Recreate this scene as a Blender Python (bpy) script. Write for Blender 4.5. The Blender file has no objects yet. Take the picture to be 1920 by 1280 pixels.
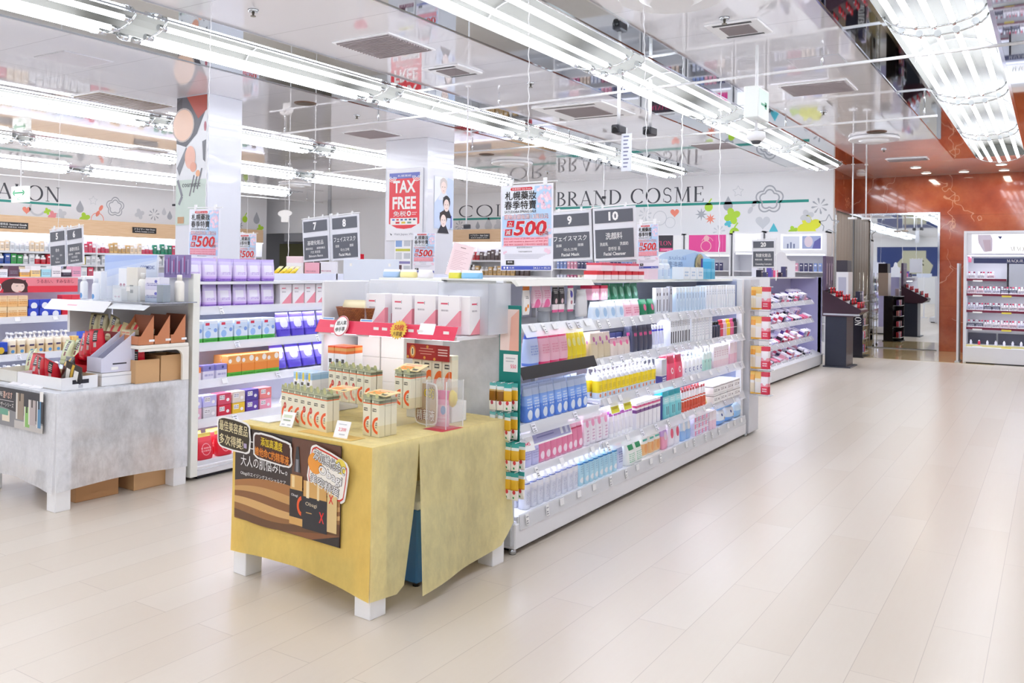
import bpy, math, random
from mathutils import Matrix, Vector
R = math.radians
rnd = random.Random(7)
SC = bpy.context.scene
COL = SC.collection

# ------------------------------------------------------------------ camera, world, light, exposure
CAM_H = 1.56
def make_camera():
    f, yaw, roll, pitch, cy = 1615.5, 0.563030, 0.0133324, 0.00713655, 493.8   # pixels of the 1920 x 1280 frame
    c, s = math.cos(yaw), math.sin(yaw)
    fwd, right, up = Vector((-s, c, 0)), Vector((c, s, 0)), Vector((0, 0, 1))
    fwd, up = math.cos(pitch)*fwd + math.sin(pitch)*up, math.cos(pitch)*up - math.sin(pitch)*fwd
    right, up = math.cos(roll)*right + math.sin(roll)*up, math.cos(roll)*up - math.sin(roll)*right
    cam = bpy.data.objects.new('camera', bpy.data.cameras.new('camera'))
    COL.objects.link(cam)
    m = Matrix((right, up, -fwd)).transposed().to_4x4()
    m.translation = (0, 0, CAM_H)
    cam.matrix_world = m
    cam.data.sensor_width = 36
    cam.data.lens = 36*f/1920
    cam.data.shift_y = (cy - 640)/1920
    cam.data.clip_start, cam.data.clip_end = .05, 100
    SC.camera = cam
make_camera()

W = bpy.data.worlds.new('world'); SC.world = W
W.use_nodes = True
W.node_tree.nodes['Background'].inputs[0].default_value = (.92, .92, 1, 1)
W.node_tree.nodes['Background'].inputs[1].default_value = .25
SC.view_settings.view_transform = 'Standard'
SC.view_settings.look = 'None'
SC.view_settings.exposure = EXPOSURE = -0.3
SC.view_settings.gamma = 1
SC.view_settings.use_curve_mapping = False
SC.cycles.use_denoising = True
SC.cycles.max_bounces = 8
SC.cycles.diffuse_bounces = 4
SC.cycles.glossy_bounces = 4
SC.cycles.transparent_max_bounces = 16
SC.cycles.caustics_reflective = False
SC.cycles.caustics_refractive = False

CEIL = 3.62
SEG = [(-11.6, -8.7), (-8.35, -5.45), (-5.1, -2.15), (-1.9, 1.05), (1.3, 4.3), (4.55, 7.45), (7.68, 10.55), (10.95, 13.55), (14.0, 16.8)]     # the tube segments along each row
ROWS = [(-.82, 5), (-3.72, 4), (-6.72, 4), (-10.8, 4), (-14.35, 4), (-18.0, 4)]
def area(name, loc, sx, sy, power, col=(1, 1, 1), rot=(0, 0, 0)):
    l = bpy.data.lights.new(name, 'AREA'); l.shape = 'RECTANGLE'; l.size, l.size_y = sx, sy
    l.energy = power; l.color = col
    o = bpy.data.objects.new(name, l); o.location = loc; o.rotation_euler = rot; COL.objects.link(o)
    return o
TUBE_POWER = 17.0                                                   # the ceiling tubes themselves light the shop

# ------------------------------------------------------------------ materials
def lin(c):
    if isinstance(c, str):
        c = c.lstrip('#'); c = [int(c[i:i+2], 16)/255 for i in (0, 2, 4)]
    return tuple(x/12.92 if x <= .04045 else ((x+.055)/1.055)**2.4 for x in c[:3]) + (1,)
MATS = {}
def mat(col, rough=.45, metal=0, emit=0, alpha=1, trans=0, spec=.5, coat=0):
    k = (col, rough, metal, emit, alpha, trans, spec, coat)
    if k in MATS: return MATS[k]
    m = bpy.data.materials.new('mat_' + str(len(MATS))); m.use_nodes = True
    b = m.node_tree.nodes['Principled BSDF']
    b.inputs['Base Color'].default_value = lin(col)
    b.inputs['Roughness'].default_value = rough
    b.inputs['Metallic'].default_value = metal
    b.inputs['Specular IOR Level'].default_value = spec
    b.inputs['Coat Weight'].default_value = coat
    b.inputs['Coat Roughness'].default_value = .03
    b.inputs['Transmission Weight'].default_value = trans
    b.inputs['Alpha'].default_value = alpha
    if emit:
        b.inputs['Emission Color'].default_value = lin(col); b.inputs['Emission Strength'].default_value = emit
        m.cycles.emission_sampling = 'AUTO' if emit > 9 else 'NONE'
    MATS[k] = m
    return m
class N:
    """a small helper that grows a node tree"""
    def __init__(s, m): s.m = m; s.t = m.node_tree; s.b = s.t.nodes['Principled BSDF']
    def new(s, t, **kw):
        n = s.t.nodes.new('ShaderNode' + t)
        for k, v in kw.items(): setattr(n, k, v)
        return n
    def put(s, sock, v):
        if isinstance(v, (int, float)): sock.default_value = v
        elif isinstance(v, tuple): sock.default_value = v
        else: s.t.links.new(v, sock)
    def math(s, op, a, b=0.0, c=0.0):
        n = s.new('Math', operation=op); s.put(n.inputs[0], a); s.put(n.inputs[1], b); s.put(n.inputs[2], c); return n.outputs[0]
    def mix(s, f, a, b):
        n = s.new('Mix', data_type='RGBA'); s.put(n.inputs[0], f); s.put(n.inputs[6], a); s.put(n.inputs[7], b); return n.outputs[2]
    def noise(s, vec, scale, detail=2, rough=.5):
        n = s.new('TexNoise'); s.put(n.inputs['Vector'], vec); n.inputs['Scale'].default_value = scale
        n.inputs['Detail'].default_value = detail; n.inputs['Roughness'].default_value = rough; return n.outputs[0]
    def coord(s, k): return s.new('TexCoord').outputs[k]
    def mapping(s, vec, scale=(1, 1, 1), loc=(0, 0, 0), rot=(0, 0, 0)):
        n = s.new('Mapping'); s.put(n.inputs[0], vec); n.inputs['Scale'].default_value = scale
        n.inputs['Location'].default_value = loc; n.inputs['Rotation'].default_value = rot; return n.outputs[0]
    def ramp(s, f, stops, mode='LINEAR'):
        n = s.new('ValToRGB'); n.color_ramp.interpolation = mode; e = n.color_ramp.elements
        while len(e) < len(stops): e.new(.5)
        for i, (p, c) in enumerate(stops): e[i].position = p; e[i].color = lin(c)
        s.put(n.inputs[0], f); return n.outputs[0]
    def col(s, v): s.put(s.b.inputs['Base Color'], v)
def newmat(name, rough=.5, **kw):
    m = bpy.data.materials.new(name); m.use_nodes = True; n = N(m); n.b.inputs['Roughness'].default_value = rough
    for k, v in kw.items(): n.b.inputs[k.replace('_', ' ')].default_value = v
    return m, n
PK = {}
def pack(bands, shapes=(), rough=.35, metal=0, alpha=1):
    """printed packaging: colour bands up the height, then printed rectangles, discs, rings, wedges and runs of fine print on the front"""
    k = repr((bands, shapes, rough, metal, alpha))
    if k in PK: return PK[k]
    m, n = newmat('print_%d' % len(PK), rough, Metallic=metal, Alpha=alpha)
    sep = n.new('SeparateXYZ'); n.put(sep.inputs[0], n.coord('Generated'))
    u, d, v = sep.outputs
    if isinstance(bands, str): bands = [(0, bands)]
    c = n.ramp(v, bands, 'CONSTANT') if len(bands) > 1 else lin(bands[0][1])
    front = n.math('LESS_THAN', d, .5) if shapes else None
    for s in shapes:
        t, col = s[0], lin(s[1])
        if t in 'rt':
            u0, u1, v0, v1 = s[2:6]
            f = n.math('MULTIPLY', n.math('COMPARE', u, (u0+u1)/2, (u1-u0)/2), n.math('COMPARE', v, (v0+v1)/2, (v1-v0)/2))
            if t == 't':
                rows = s[6]
                fr = n.math('FRACT', n.math('MULTIPLY', n.math('SUBTRACT', v, v0), rows/(v1-v0)))
                f = n.math('MULTIPLY', f, n.math('COMPARE', fr, .5, .28))
                cmb = n.new('CombineXYZ'); n.put(cmb.inputs[0], n.math('MULTIPLY', u, 26.0)); n.put(cmb.inputs[1], n.math('FLOOR', n.math('MULTIPLY', v, rows/(v1-v0))))
                f = n.math('MULTIPLY', f, n.math('GREATER_THAN', n.noise(cmb.outputs[0], 1.7, 1), .47))
        elif t in 'co':
            cu, cv, r, asp = s[2:6]
            du = n.math('SUBTRACT', u, cu); dv = n.math('MULTIPLY', n.math('SUBTRACT', v, cv), asp)
            q = n.math('SQRT', n.math('ADD', n.math('MULTIPLY', du, du), n.math('MULTIPLY', dv, dv)))
            if t == 'c': f = n.math('LESS_THAN', q, r)
            else:
                f = n.math('COMPARE', q, r, s[6])
                if len(s) > 7: f = n.math('MULTIPLY', f, n.math('LESS_THAN', u, s[7]))
        elif t == 'w':                                             # wedge: a*u + b*v > c
            f = n.math('GREATER_THAN', n.math('ADD', n.math('MULTIPLY', u, s[2]), n.math('MULTIPLY', v, s[3])), s[4])
        c = n.mix(n.math('MULTIPLY', f, front), c, col)
    n.col(c)
    PK[k] = m
    return m

# ------------------------------------------------------------------ mesh building
FONTC = {}
def text_geo(s, bold):
    k = (s, bold)
    if k not in FONTC:
        cu = bpy.data.curves.new('t', 'FONT'); cu.body = s; cu.size = 1; cu.resolution_u = 2; cu.offset = bold
        o = bpy.data.objects.new('t', cu); me = bpy.data.meshes.new_from_object(o)
        vs = [(v.co.x, v.co.y) for v in me.vertices]; fs = [tuple(p.vertices) for p in me.polygons]
        bpy.data.objects.remove(o); bpy.data.curves.remove(cu); bpy.data.meshes.remove(me)
        FONTC[k] = (vs, fs)
    return FONTC[k]
class B:
    def __init__(s): s.v, s.f, s.m, s.sm, s.mats = [], [], [], [], []
    def mi(s, m):
        if m not in s.mats: s.mats.append(m)
        return s.mats.index(m)
    def face(s, idx, m, sm=False): s.f.append(tuple(idx)); s.m.append(s.mi(m)); s.sm.append(sm)
    def pts(s, ps): i = len(s.v); s.v += [tuple(p) for p in ps]; return list(range(i, i+len(ps)))
    def poly(s, ps, m): s.face(s.pts(ps), m); return s
    def convex(s, ps, faces, m):
        """faces of a convex solid, each turned outward"""
        i0 = len(s.v); s.pts(ps); c = sum((Vector(p) for p in ps), Vector())/len(ps)
        for f in faces:
            q = [Vector(ps[i]) for i in f]; nn = Vector()
            for i in range(len(q)): nn += q[i].cross(q[(i+1) % len(q)])
            if nn.dot(sum(q, Vector())/len(q) - c) < 0: f = f[::-1]
            s.face([i0+i for i in f], m)
        return s
    def box(s, x0, x1, y0, y1, z0, z1, m, bv=0.0, mtop=None):
        lo, hi = (x0, y0, z0), (x1, y1, z1)
        if not bv:
            ps = [(hi[0] if i & 1 else lo[0], hi[1] if i & 2 else lo[1], hi[2] if i & 4 else lo[2]) for i in range(8)]
            return s.convex(ps, [(0, 1, 3, 2), (4, 5, 7, 6), (0, 1, 5, 4), (2, 3, 7, 6), (0, 2, 6, 4), (1, 3, 7, 5)], m)
        ps, ix = [], {}
        for i in range(8):
            for a in range(3):
                p = []
                for k in range(3):
                    e = hi[k] if i >> k & 1 else lo[k]
                    p.append(e if k == a else e + (-bv if i >> k & 1 else bv))
                ix[i, a] = len(ps); ps.append(tuple(p))
        fs = []
        for a in range(3):
            b, c = [k for k in range(3) if k != a]
            for sd in (0, 1):
                o = sd << a
                fs.append([ix[o, a], ix[o | 1 << b, a], ix[o | 1 << b | 1 << c, a], ix[o | 1 << c, a]])
            for sb in (0, 1):
                for sc in (0, 1):
                    o = sb << b | sc << c; p = o | 1 << a
                    fs.append([ix[o, b], ix[o, c], ix[p, c], ix[p, b]])
        for i in range(8): fs.append([ix[i, 0], ix[i, 1], ix[i, 2]])
        return s.convex(ps, fs, m)
    def prism(s, prof, y0, y1, m, axis='y'):
        """extrude an (a, z) outline along y (or along x when axis is 'x', the outline then being (y, z)); any simple outline"""
        ar = sum(prof[i][0]*prof[(i+1) % len(prof)][1] - prof[(i+1) % len(prof)][0]*prof[i][1] for i in range(len(prof)))
        if ar < 0: prof = prof[::-1]
        n = len(prof)
        if axis == 'y': a = s.pts([(p[0], y0, p[1]) for p in prof]); b = s.pts([(p[0], y1, p[1]) for p in prof])
        else: a = s.pts([(y1, p[0], p[1]) for p in prof]); b = s.pts([(y0, p[0], p[1]) for p in prof])
        s.face(a, m); s.face(b[::-1], m)
        for i in range(n):
            j = (i+1) % n; s.face((a[j], a[i], b[i], b[j]), m)
        return s
    def loft(s, rings, m, n=16, p=2.0, cap=(True, True), smooth=True, at=(0, 0, 0)):
        """rings of (z, half width, half depth[, x shift, y shift]) joined up; p rounds (2) or squares (4+) the section"""
        R_ = []
        for r in rings:
            z, a, b = r[:3]; dx, dy = (r[3], r[4]) if len(r) > 4 else (0, 0)
            ps = []
            for i in range(n):
                t = 2*math.pi*(i+.5)/n; c, q = math.cos(t), math.sin(t)
                ps.append((at[0]+dx+a*math.copysign(abs(c)**(2/p), c), at[1]+dy+b*math.copysign(abs(q)**(2/p), q), at[2]+z))
            R_.append(s.pts(ps))
        for q, r in zip(R_, R_[1:]):
            for i in range(n): s.face((q[i], q[(i+1) % n], r[(i+1) % n], r[i]), m, smooth)
        if cap[0]: s.face(R_[0][::-1], m)
        if cap[1]: s.face(R_[-1], m)
        return s
    def tube(s, path, r, m, n=8, caps=True):
        path = [Vector(p) for p in path]; R_ = []; ref = None
        for i, p in enumerate(path):
            d = (path[min(i+1, len(path)-1)] - path[max(i-1, 0)]).normalized()
            a = d.orthogonal().normalized() if ref is None else (ref - d*ref.dot(d)).normalized()
            ref = a; b = d.cross(a); rr = r[i] if isinstance(r, (list, tuple)) else r
            R_.append(s.pts([p + rr*(math.cos(2*math.pi*k/n)*a + math.sin(2*math.pi*k/n)*b) for k in range(n)]))
        for q, t in zip(R_, R_[1:]):
            for i in range(n): s.face((q[i], q[(i+1) % n], t[(i+1) % n], t[i]), m, True)
        if caps: s.face(R_[0][::-1], m); s.face(R_[-1], m)
        return s
    # ---- flat print on a panel that faces -y: u runs along x, v along z, lay lifts it off the board
    y0, LAY = 0.0, .0007
    def P(s, u, v, lay): return (u, s.y0 - s.LAY*lay, v)
    def rect(s, u0, u1, v0, v1, m, lay=1): return s.poly([s.P(u0, v0, lay), s.P(u1, v0, lay), s.P(u1, v1, lay), s.P(u0, v1, lay)], m)
    def shape(s, pts, m, lay=1):
        ar = sum(pts[i][0]*pts[(i+1) % len(pts)][1] - pts[(i+1) % len(pts)][0]*pts[i][1] for i in range(len(pts)))
        if ar < 0: pts = pts[::-1]
        return s.poly([s.P(u, v, lay) for u, v in pts], m)
    def disc(s, cu, cv, r, m, lay=1, ry=None, n=24):
        return s.shape([(cu+r*math.cos(2*math.pi*i/n), cv+(ry or r)*math.sin(2*math.pi*i/n)) for i in range(n)], m, lay)
    def ring(s, cu, cv, r0, r1, m, lay=1, a0=0, a1=360, ry=1.0, n=24):
        for i in range(n):
            a, b = R(a0+(a1-a0)*i/n), R(a0+(a1-a0)*(i+1)/n)
            s.shape([(cu+q*math.cos(t), cv+q*math.sin(t)*ry) for q, t in ((r0, a), (r1, a), (r1, b), (r0, b))], m, lay)
        return s
    def stroke(s, pts, w, m, lay=1):
        for (a, b), (c, d) in zip(pts, pts[1:]):
            l = math.hypot(c-a, d-b) or 1; nx, ny = -(d-b)/l*w/2, (c-a)/l*w/2
            s.shape([(a+nx, b+ny), (c+nx, d+ny), (c-nx, d-ny), (a-nx, b-ny)], m, lay)
        return s
    def text(s, t, u0, u1, v0, v1, m, lay=2, bold=0.0, shear=0.0, rot=0.0):
        """lettering fitted into a box"""
        cjk = any(ord(ch) > 0x2e80 for ch in t)
        vs, fs = text_geo(t, 0.0 if cjk else bold)
        if not fs: return s
        if cjk and bold > 0:                                        # heavier strokes: the same characters set a hair apart
            d = (v1-v0)*min(bold, .05)*.55
            for a, b_ in ((d, d), (-d, d), (d, -d)): s.text(t, u0+a, u1+a, v0+b_, v1+b_, m, lay-.01, 0, shear, rot)
            u0 -= d; u1 -= d; v0 -= d; v1 -= d
        xs = [p[0] for p in vs]; ys = [p[1] for p in vs]
        x0, x1, ya, yb = min(xs), max(xs), min(ys), max(ys)
        cu, cv, cr, sr = (u0+u1)/2, (v0+v1)/2, math.cos(R(rot)), math.sin(R(rot)); ps = []
        for x, y in vs:
            fy = (y-ya)/max(yb-ya, 1e-6); u = (x-x0)/max(x1-x0, 1e-6)*(u1-u0)+u0 + shear*(fy-.5)*(v1-v0); v = fy*(v1-v0)+v0
            du, dv = u-cu, v-cv; ps.append(s.P(cu+du*cr-dv*sr, cv+du*sr+dv*cr, lay))
        i0 = len(s.v); s.pts(ps)
        for f in fs:
            a, b, c = (Vector(ps[i]) for i in f[:3])
            s.face([i0+i for i in (f if (b-a).cross(c-a).y <= 0 else f[::-1])], m)
        return s
    def xf(s, loc=(0, 0, 0), rz=0.0, rx=0.0, ry=0.0):
        """move everything built so far"""
        M = Matrix.Translation(loc) @ Matrix.Rotation(rz, 4, 'Z') @ Matrix.Rotation(ry, 4, 'Y') @ Matrix.Rotation(rx, 4, 'X')
        s.v = [tuple(M @ Vector(p)) for p in s.v]; return s
    def mesh(s, name):
        me = bpy.data.meshes.new(name); me.from_pydata(s.v, [], s.f)
        for m in s.mats: me.materials.append(m)
        me.polygons.foreach_set('material_index', s.m); me.polygons.foreach_set('use_smooth', s.sm); me.update()
        return me

# serif capitals drawn with a broad pen: upright strokes thick, level strokes thin
def serif_glyphs():
    T, t = .15, .045
    def arc(cx, cy, rx, ry, a0, a1, n=20): return [(cx+rx*math.cos(R(a0+(a1-a0)*i/n)), cy+ry*math.sin(R(a0+(a1-a0)*i/n))) for i in range(n+1)]
    def feet(*xs): return [([(x-.11, y), (x+.11, y)], .04) for x, y in xs]
    G = {}
    G['I'] = (.3, [([(.15, 0), (.15, 1)], T)] + feet((.15, .02), (.15, .98)))
    G['L'] = (.62, [([(.15, 0), (.15, 1)], T), ([(.1, .02), (.58, .02)], .04), ([(.57, .02), (.59, .22)], .05)] + feet((.15, .98)))
    G['E'] = (.66, [([(.15, 0), (.15, 1)], T), ([(.05, .02), (.6, .02)], .04), ([(.05, .98), (.58, .98)], .04), ([(.15, .52), (.45, .52)], .04), ([(.59, .02), (.61, .2)], .05), ([(.56, .98), (.57, .8)], .05), ([(.45, .62), (.45, .42)], .05)])
    G['B'] = (.68, [([(.15, 0), (.15, 1)], T), (arc(.2, .76, .3, .22, 90, -90), 0), (arc(.22, .28, .38, .26, 90, -90), 0), ([(.05, .02), (.22, .02)], .04), ([(.05, .98), (.22, .98)], .04)])
    G['D'] = (.86, [([(.15, 0), (.15, 1)], T), (arc(.25, .5, .52, .48, 90, -90), 0), ([(.05, .02), (.27, .02)], .04), ([(.05, .98), (.27, .98)], .04)])
    G['R'] = (.78, [([(.15, 0), (.15, 1)], T), (arc(.22, .74, .34, .24, 90, -90), 0), ([(.3, .5), (.72, 0)], .13), ([(.05, .98), (.22, .98)], .04)] + feet((.15, .02), (.74, .02)))
    G['A'] = (.86, [([(.1, 0), (.42, 1)], .05), ([(.41, 1), (.76, 0)], .14), ([(.2, .33), (.62, .33)], .04)] + feet((.1, .02), (.77, .02)))
    G['V'] = (.84, [([(.08, 1), (.42, 0)], .14), ([(.42, 0), (.76, 1)], .05)] + feet((.08, .98), (.76, .98)))
    G['N'] = (.92, [([(.15, 0), (.15, 1)], .05), ([(.15, .98), (.76, .02)], .14), ([(.77, 0), (.77, 1)], .05)] + feet((.15, .02), (.1, .98), (.77, .98)))
    G['M'] = (1.08, [([(.16, 0), (.2, 1)], .05), ([(.2, 1), (.52, .05)], .13), ([(.52, .05), (.86, 1)], .05), ([(.86, 1), (.9, 0)], T)] + feet((.16, .02), (.9, .02), (.14, .98), (.92, .98)))
    G['H'] = (.9, [([(.15, 0), (.15, 1)], T), ([(.75, 0), (.75, 1)], T), ([(.15, .5), (.75, .5)], .04)] + feet((.15, .02), (.15, .98), (.75, .02), (.75, .98)))
    G['O'] = (.96, [(arc(.48, .5, .4, .49, 0, 360, 32), 0)])
    G['Q'] = (.96, [(arc(.48, .5, .4, .49, 0, 360, 32), 0), ([(.5, .15), (.9, -.15)], .09)])
    G['C'] = (.86, [(arc(.48, .5, .41, .49, 45, 315, 28), 0), ([(.77, .84), (.79, .66)], .05)])
    G['G'] = (.9, [(arc(.48, .5, .41, .49, 45, 320, 28), 0), ([(.78, .1), (.78, .44)], .13), ([(.77, .84), (.79, .66)], .05)])
    G['S'] = (.62, [([(.5, .84)] + arc(.3, .74, .2, .235, 45, 250, 14) + arc(.32, .27, .22, .245, 75, -140, 16), .075), ([(.51, .92), (.53, .72)], .04), ([(.08, .28), (.1, .06)], .04)])
    G['U'] = (.86, [([(.16, 1), (.16, .3)], .13), (arc(.43, .32, .27, .3, 180, 360, 14), 0), ([(.7, .3), (.7, 1)], .05)])
    G['T'] = (.7, [([(.35, 0), (.35, 1)], T), ([(.04, .98), (.66, .98)], .04)] + feet((.35, .02)))
    G['X'] = (.8, [([(.1, 1), (.7, 0)], .14), ([(.12, 0), (.68, 1)], .05)])
    G[' '] = (.4, [])
    return G
GLY = serif_glyphs()
def serif(b, t, u0, u1, v0, v1, m, lay=1, gap=.1):
    """serif capitals fitted into a box"""
    tot = sum(GLY[c][0]+gap for c in t)-gap; sx, sy, x = (u1-u0)/tot, v1-v0, 0
    for c in t:
        w, st = GLY[c]
        for k, (pts, wd) in enumerate(st):
            for (a, p), (e, q) in zip(pts, pts[1:]):
                ww = wd or .04+.11*(abs(q-p)/(math.hypot(e-a, q-p) or 1))**1.6
                A, Bq = Vector(((a+x)*sx+u0, p*sy+v0)), Vector(((e+x)*sx+u0, q*sy+v0)); d = Bq-A; l = d.length or 1
                ext = d/l*(.006*sy if not wd else 0); nn = Vector((-d.y, d.x))/l*ww*sy/2
                b.shape([tuple(A-ext+nn), tuple(Bq+ext+nn), tuple(Bq+ext-nn), tuple(A-ext-nn)], m, lay + .02*k)
        x += w+gap

# ------------------------------------------------------------------ objects
LABELS = {}
def link(name, data, parent=None, loc=(0, 0, 0), rot=(0, 0, 0)):
    o = bpy.data.objects.new(name, data); COL.objects.link(o); o.location = loc; o.rotation_euler = rot
    if parent: o.parent = parent
    return o
def part(name, b, parent, loc=(0, 0, 0), rot=(0, 0, 0), label=None):
    o = link(name, b.mesh(name) if isinstance(b, B) else b, parent, loc, rot)
    if label: o['label'] = label
    return o
def tag(o, label, cat, group=None):
    o['label'] = label; o['category'] = cat
    if group: o['group'] = group
    k = LABELS.setdefault(label, [0, group]); k[0] += 1
    n = len(label.split())
    if n > 16 or n < 4: print('LABEL LENGTH', n, label)
    return o
def thing(name, label, cat, loc=(0, 0, 0), rz=0.0, group=None, b=None, rx=0.0, ry=0.0):
    o = link(name, None if b is None else (b.mesh(name) if isinstance(b, B) else b), None, loc, (rx, ry, rz))
    if b is None: o.empty_display_size = .1
    return tag(o, label, cat, group)
def struct(name, b, parent=None, loc=(0, 0, 0)):
    o = part(name, b, parent, loc)
    if not parent: o['kind'] = 'structure'
    return o
ORD = ['first', 'second', 'third', 'fourth', 'fifth', 'sixth', 'seventh', 'eighth', 'ninth', 'tenth', 'eleventh', 'twelfth', 'thirteenth', 'fourteenth', 'fifteenth', 'sixteenth',
       'seventeenth', 'eighteenth', 'nineteenth', 'twentieth'] + ['twenty-' + q for q in ('first', 'second', 'third', 'fourth', 'fifth', 'sixth', 'seventh', 'eighth', 'ninth')] + ['thirtieth'] + ['thirty-' + q for q in ('first', 'second', 'third', 'fourth', 'fifth', 'sixth', 'seventh', 'eighth', 'ninth')] + ['fortieth']
class Proto:
    def __init__(s, name, cat, b, *kids): s.name, s.cat = name, cat; s.me = b.mesh(name); s.kids = [(n, k.mesh(n)) for n, k in kids]
    def put(s, label, loc, rz=0.0, group=None, tilt=0.0, roll=0.0):
        o = thing(s.name, label, s.cat, loc, rz, group, s.me, tilt, roll)
        for n, me in s.kids: link(n, me, o)
        return o
def row(P, desc, where, n, a, b, dep, z, rz=0.0, rows=1, dd=.06, tilt=0.0, jit=.003, tiers=1, dz=0.0, words=None):
    """n copies along a shelf front from a to b. rz=0: the shelf faces -y, a..b run along x and dep is the front y; rz=90: it faces +x, a..b run along y"""
    face = abs(rz) > .1
    for t in range(tiers):
        for r in range(rows):
            for i in range(n):
                q = a + (b-a)*(i+.5)/n + rnd.uniform(-jit, jit); e = r*dd + rnd.uniform(-jit, jit)
                loc = (dep-e, q, z+t*dz) if face else (q, dep+e, z+t*dz)
                bits = [desc]
                if n > 1: bits.append(ORD[i] + ' from the left')
                if tiers > 1: bits.append(['lower', 'upper', 'top'][t] + ' tier')
                if rows > 1: bits.append(['front row', 'second row', 'third row', 'fourth row'][r])
                lb = ', '.join(bits) + ', ' + where
                if len(lb.split()) > 16: lb = lb.replace(' from the left', '')
                P.put(lb, loc, rz + rnd.uniform(-.03, .03), desc + 's' if n*rows*tiers > 1 else None, tilt)
# product shapes: base centre at the origin, front toward -y
def carton(name, w, d, h, m, bv=.0015, cat='box'): return Proto(name, cat, B().box(-w/2, w/2, -d/2, d/2, 0, h, m, bv))
def pouch_b(w, h, d, m, lean=0.0):
    pr = [(0, .86, .8), (.02, .93, .95), (.12, .97, 1), (.35, 1, .95), (.6, 1, .75), (.8, 1, .45), (.9, 1, .14), (.92, 1, .07), (1, 1, .06)]
    return B().loft([(z*h, a*w/2, q*d/2, 0, lean*z*z) for z, a, q in pr], m, 18, 3.2)
def pouch(name, w, h, d, m, cat='pouch', lean=0.0): return Proto(name, cat, pouch_b(w, h, d, m, lean))
def bottle(name, w, d, h, m, capm, kind='pump', cat='bottle', p=3.0):
    hb = h*(.7 if kind == 'pump' else .8)
    b = B().loft([(0, w*.46, d*.46), (.006, w/2, d/2), (hb*.85, w/2, d/2), (hb*.95, w*.42, d*.42), (hb, w*.2, d*.24)], m, 14, p)
    c = B(); r = min(w, d)*.24
    if kind == 'pump':
        c.loft([(hb-.004, r, r), (hb+.012, r, r), (hb+.014, r*.45, r*.45), (h*.9, r*.4, r*.4), (h*.9+.001, r*.8, r*.8), (h, r*.75, r*.75)], capm, 10)
        c.box(-r*.4, r*.4, -d*.62, 0, h*.915, h*.97, capm)
        return Proto(name, cat, b, ('pump', c))
    r = min(w, d)*(.3 if kind == 'cap' else .42)
    c.loft([(hb-.003, r, r), (h-.004, r, r), (h, r*.85, r*.85)], capm, 12)
    return Proto(name, cat, b, ('cap', c))
def squeeze(name, w, h, m, capm, cat='tube'):
    r = w*.36; hc = h*.16
    b = B().loft([(hc, r*.9, r*.9), (hc+.006, r, r), (h*.5, w*.42, r*.8), (h*.9, w*.49, .004), (h, w/2, .002)], m, 14)
    c = B().loft([(0, r*.92, r*.92), (.003, r*.96, r*.96), (hc+.001, r*.9, r*.9)], capm, 12)
    return Proto(name, cat, b, ('cap', c))
def jar(name, r, h, m, capm, cat='jar'):
    b = B().loft([(0, r*.94, r*.94), (.004, r, r), (h*.6, r, r), (h*.66, r*.9, r*.9)], m, 16)
    c = B().loft([(h*.66, r*1.02, r*1.02), (h*.97, r*1.02, r*1.02), (h, r*.96, r*.96)], capm, 16)
    return Proto(name, cat, b, ('lid', c))
def hangpack(name, w, h, d, m, cat='packet'):
    """a flat pack that hangs by its header: origin at the top centre"""
    pr = [(-1, .95, .1), (-.97, 1, .2), (-.85, 1, .8), (-.5, 1, 1), (-.26, 1, .7), (-.2, 1, .14), (0, 1, .1)]
    return Proto(name, cat, B().loft([(z*h, a*w/2, q*d/2) for z, a, q in pr], m, 16, 4))
def bag(name, w, h, d, m, cat='bag'):
    pr = [(0, .8, .35), (.04, .92, .75), (.2, 1, 1), (.5, 1, 1.05), (.8, .97, .85), (.95, .88, .4), (1, .8, .12)]
    return Proto(name, cat, B().loft([(z*h, a*w/2, q*d/2) for z, a, q in pr], m, 18, 3))
WHITE = mat('#f4f4f6', .35); WHITEM = mat('#ececf0', .3); GREY = mat('#c9cad0', .4); CHROME = mat('#dfe2e6', .08, 1); STEEL = mat('#c4c8cc', .25, 1)
BLACK = mat('#17171a', .4); DARK = mat('#2e2d33', .45); CLEAR = mat('#eef2f6', .05, 0, 0, .18); RAILM = mat('#fafbff', .2, 0, 0, .45)
TAGM = mat('#fafafa', .5); RED = mat('#d5122c', .4)
# ------------------------------------------------------------------ surfaces of the room
def m_floor():
    m, n = newmat('floor_planks', .22)
    v = n.mapping(n.coord('Object'), rot=(0, 0, R(90)))
    bk = n.new('TexBrick', offset=.37, offset_frequency=2); n.put(bk.inputs['Vector'], v)
    bk.inputs['Color1'].default_value = lin('#ddd3c6'); bk.inputs['Color2'].default_value = lin('#d7cbbc'); bk.inputs['Mortar'].default_value = lin('#bdb0a4')
    for k, x in (('Scale', 1), ('Mortar Size', .0016), ('Mortar Smooth', .3), ('Brick Width', 1.8), ('Row Height', .225), ('Bias', 0)): bk.inputs[k].default_value = x
    gr = n.noise(n.mapping(n.coord('Object'), (55, 3, 1)), 1, 3)
    c = n.mix(n.math('MULTIPLY', gr, .16), bk.outputs[0], lin('#cbb8a2'))
    n.col(c); n.b.inputs['Roughness'].default_value = .3
    n.b.inputs['Coat Weight'].default_value = .06; n.b.inputs['Coat Roughness'].default_value = .16; n.b.inputs['Specular IOR Level'].default_value = .38
    return m
def m_painted_glow():
    m, n = newmat('painted_floor_glow', .15); n.col(n.ramp(n.noise(n.coord('Object'), 3, 4), [(.3, '#ead7a4'), (.7, '#e4cd94')])); n.b.inputs['Coat Weight'].default_value = .4
    return m
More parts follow.
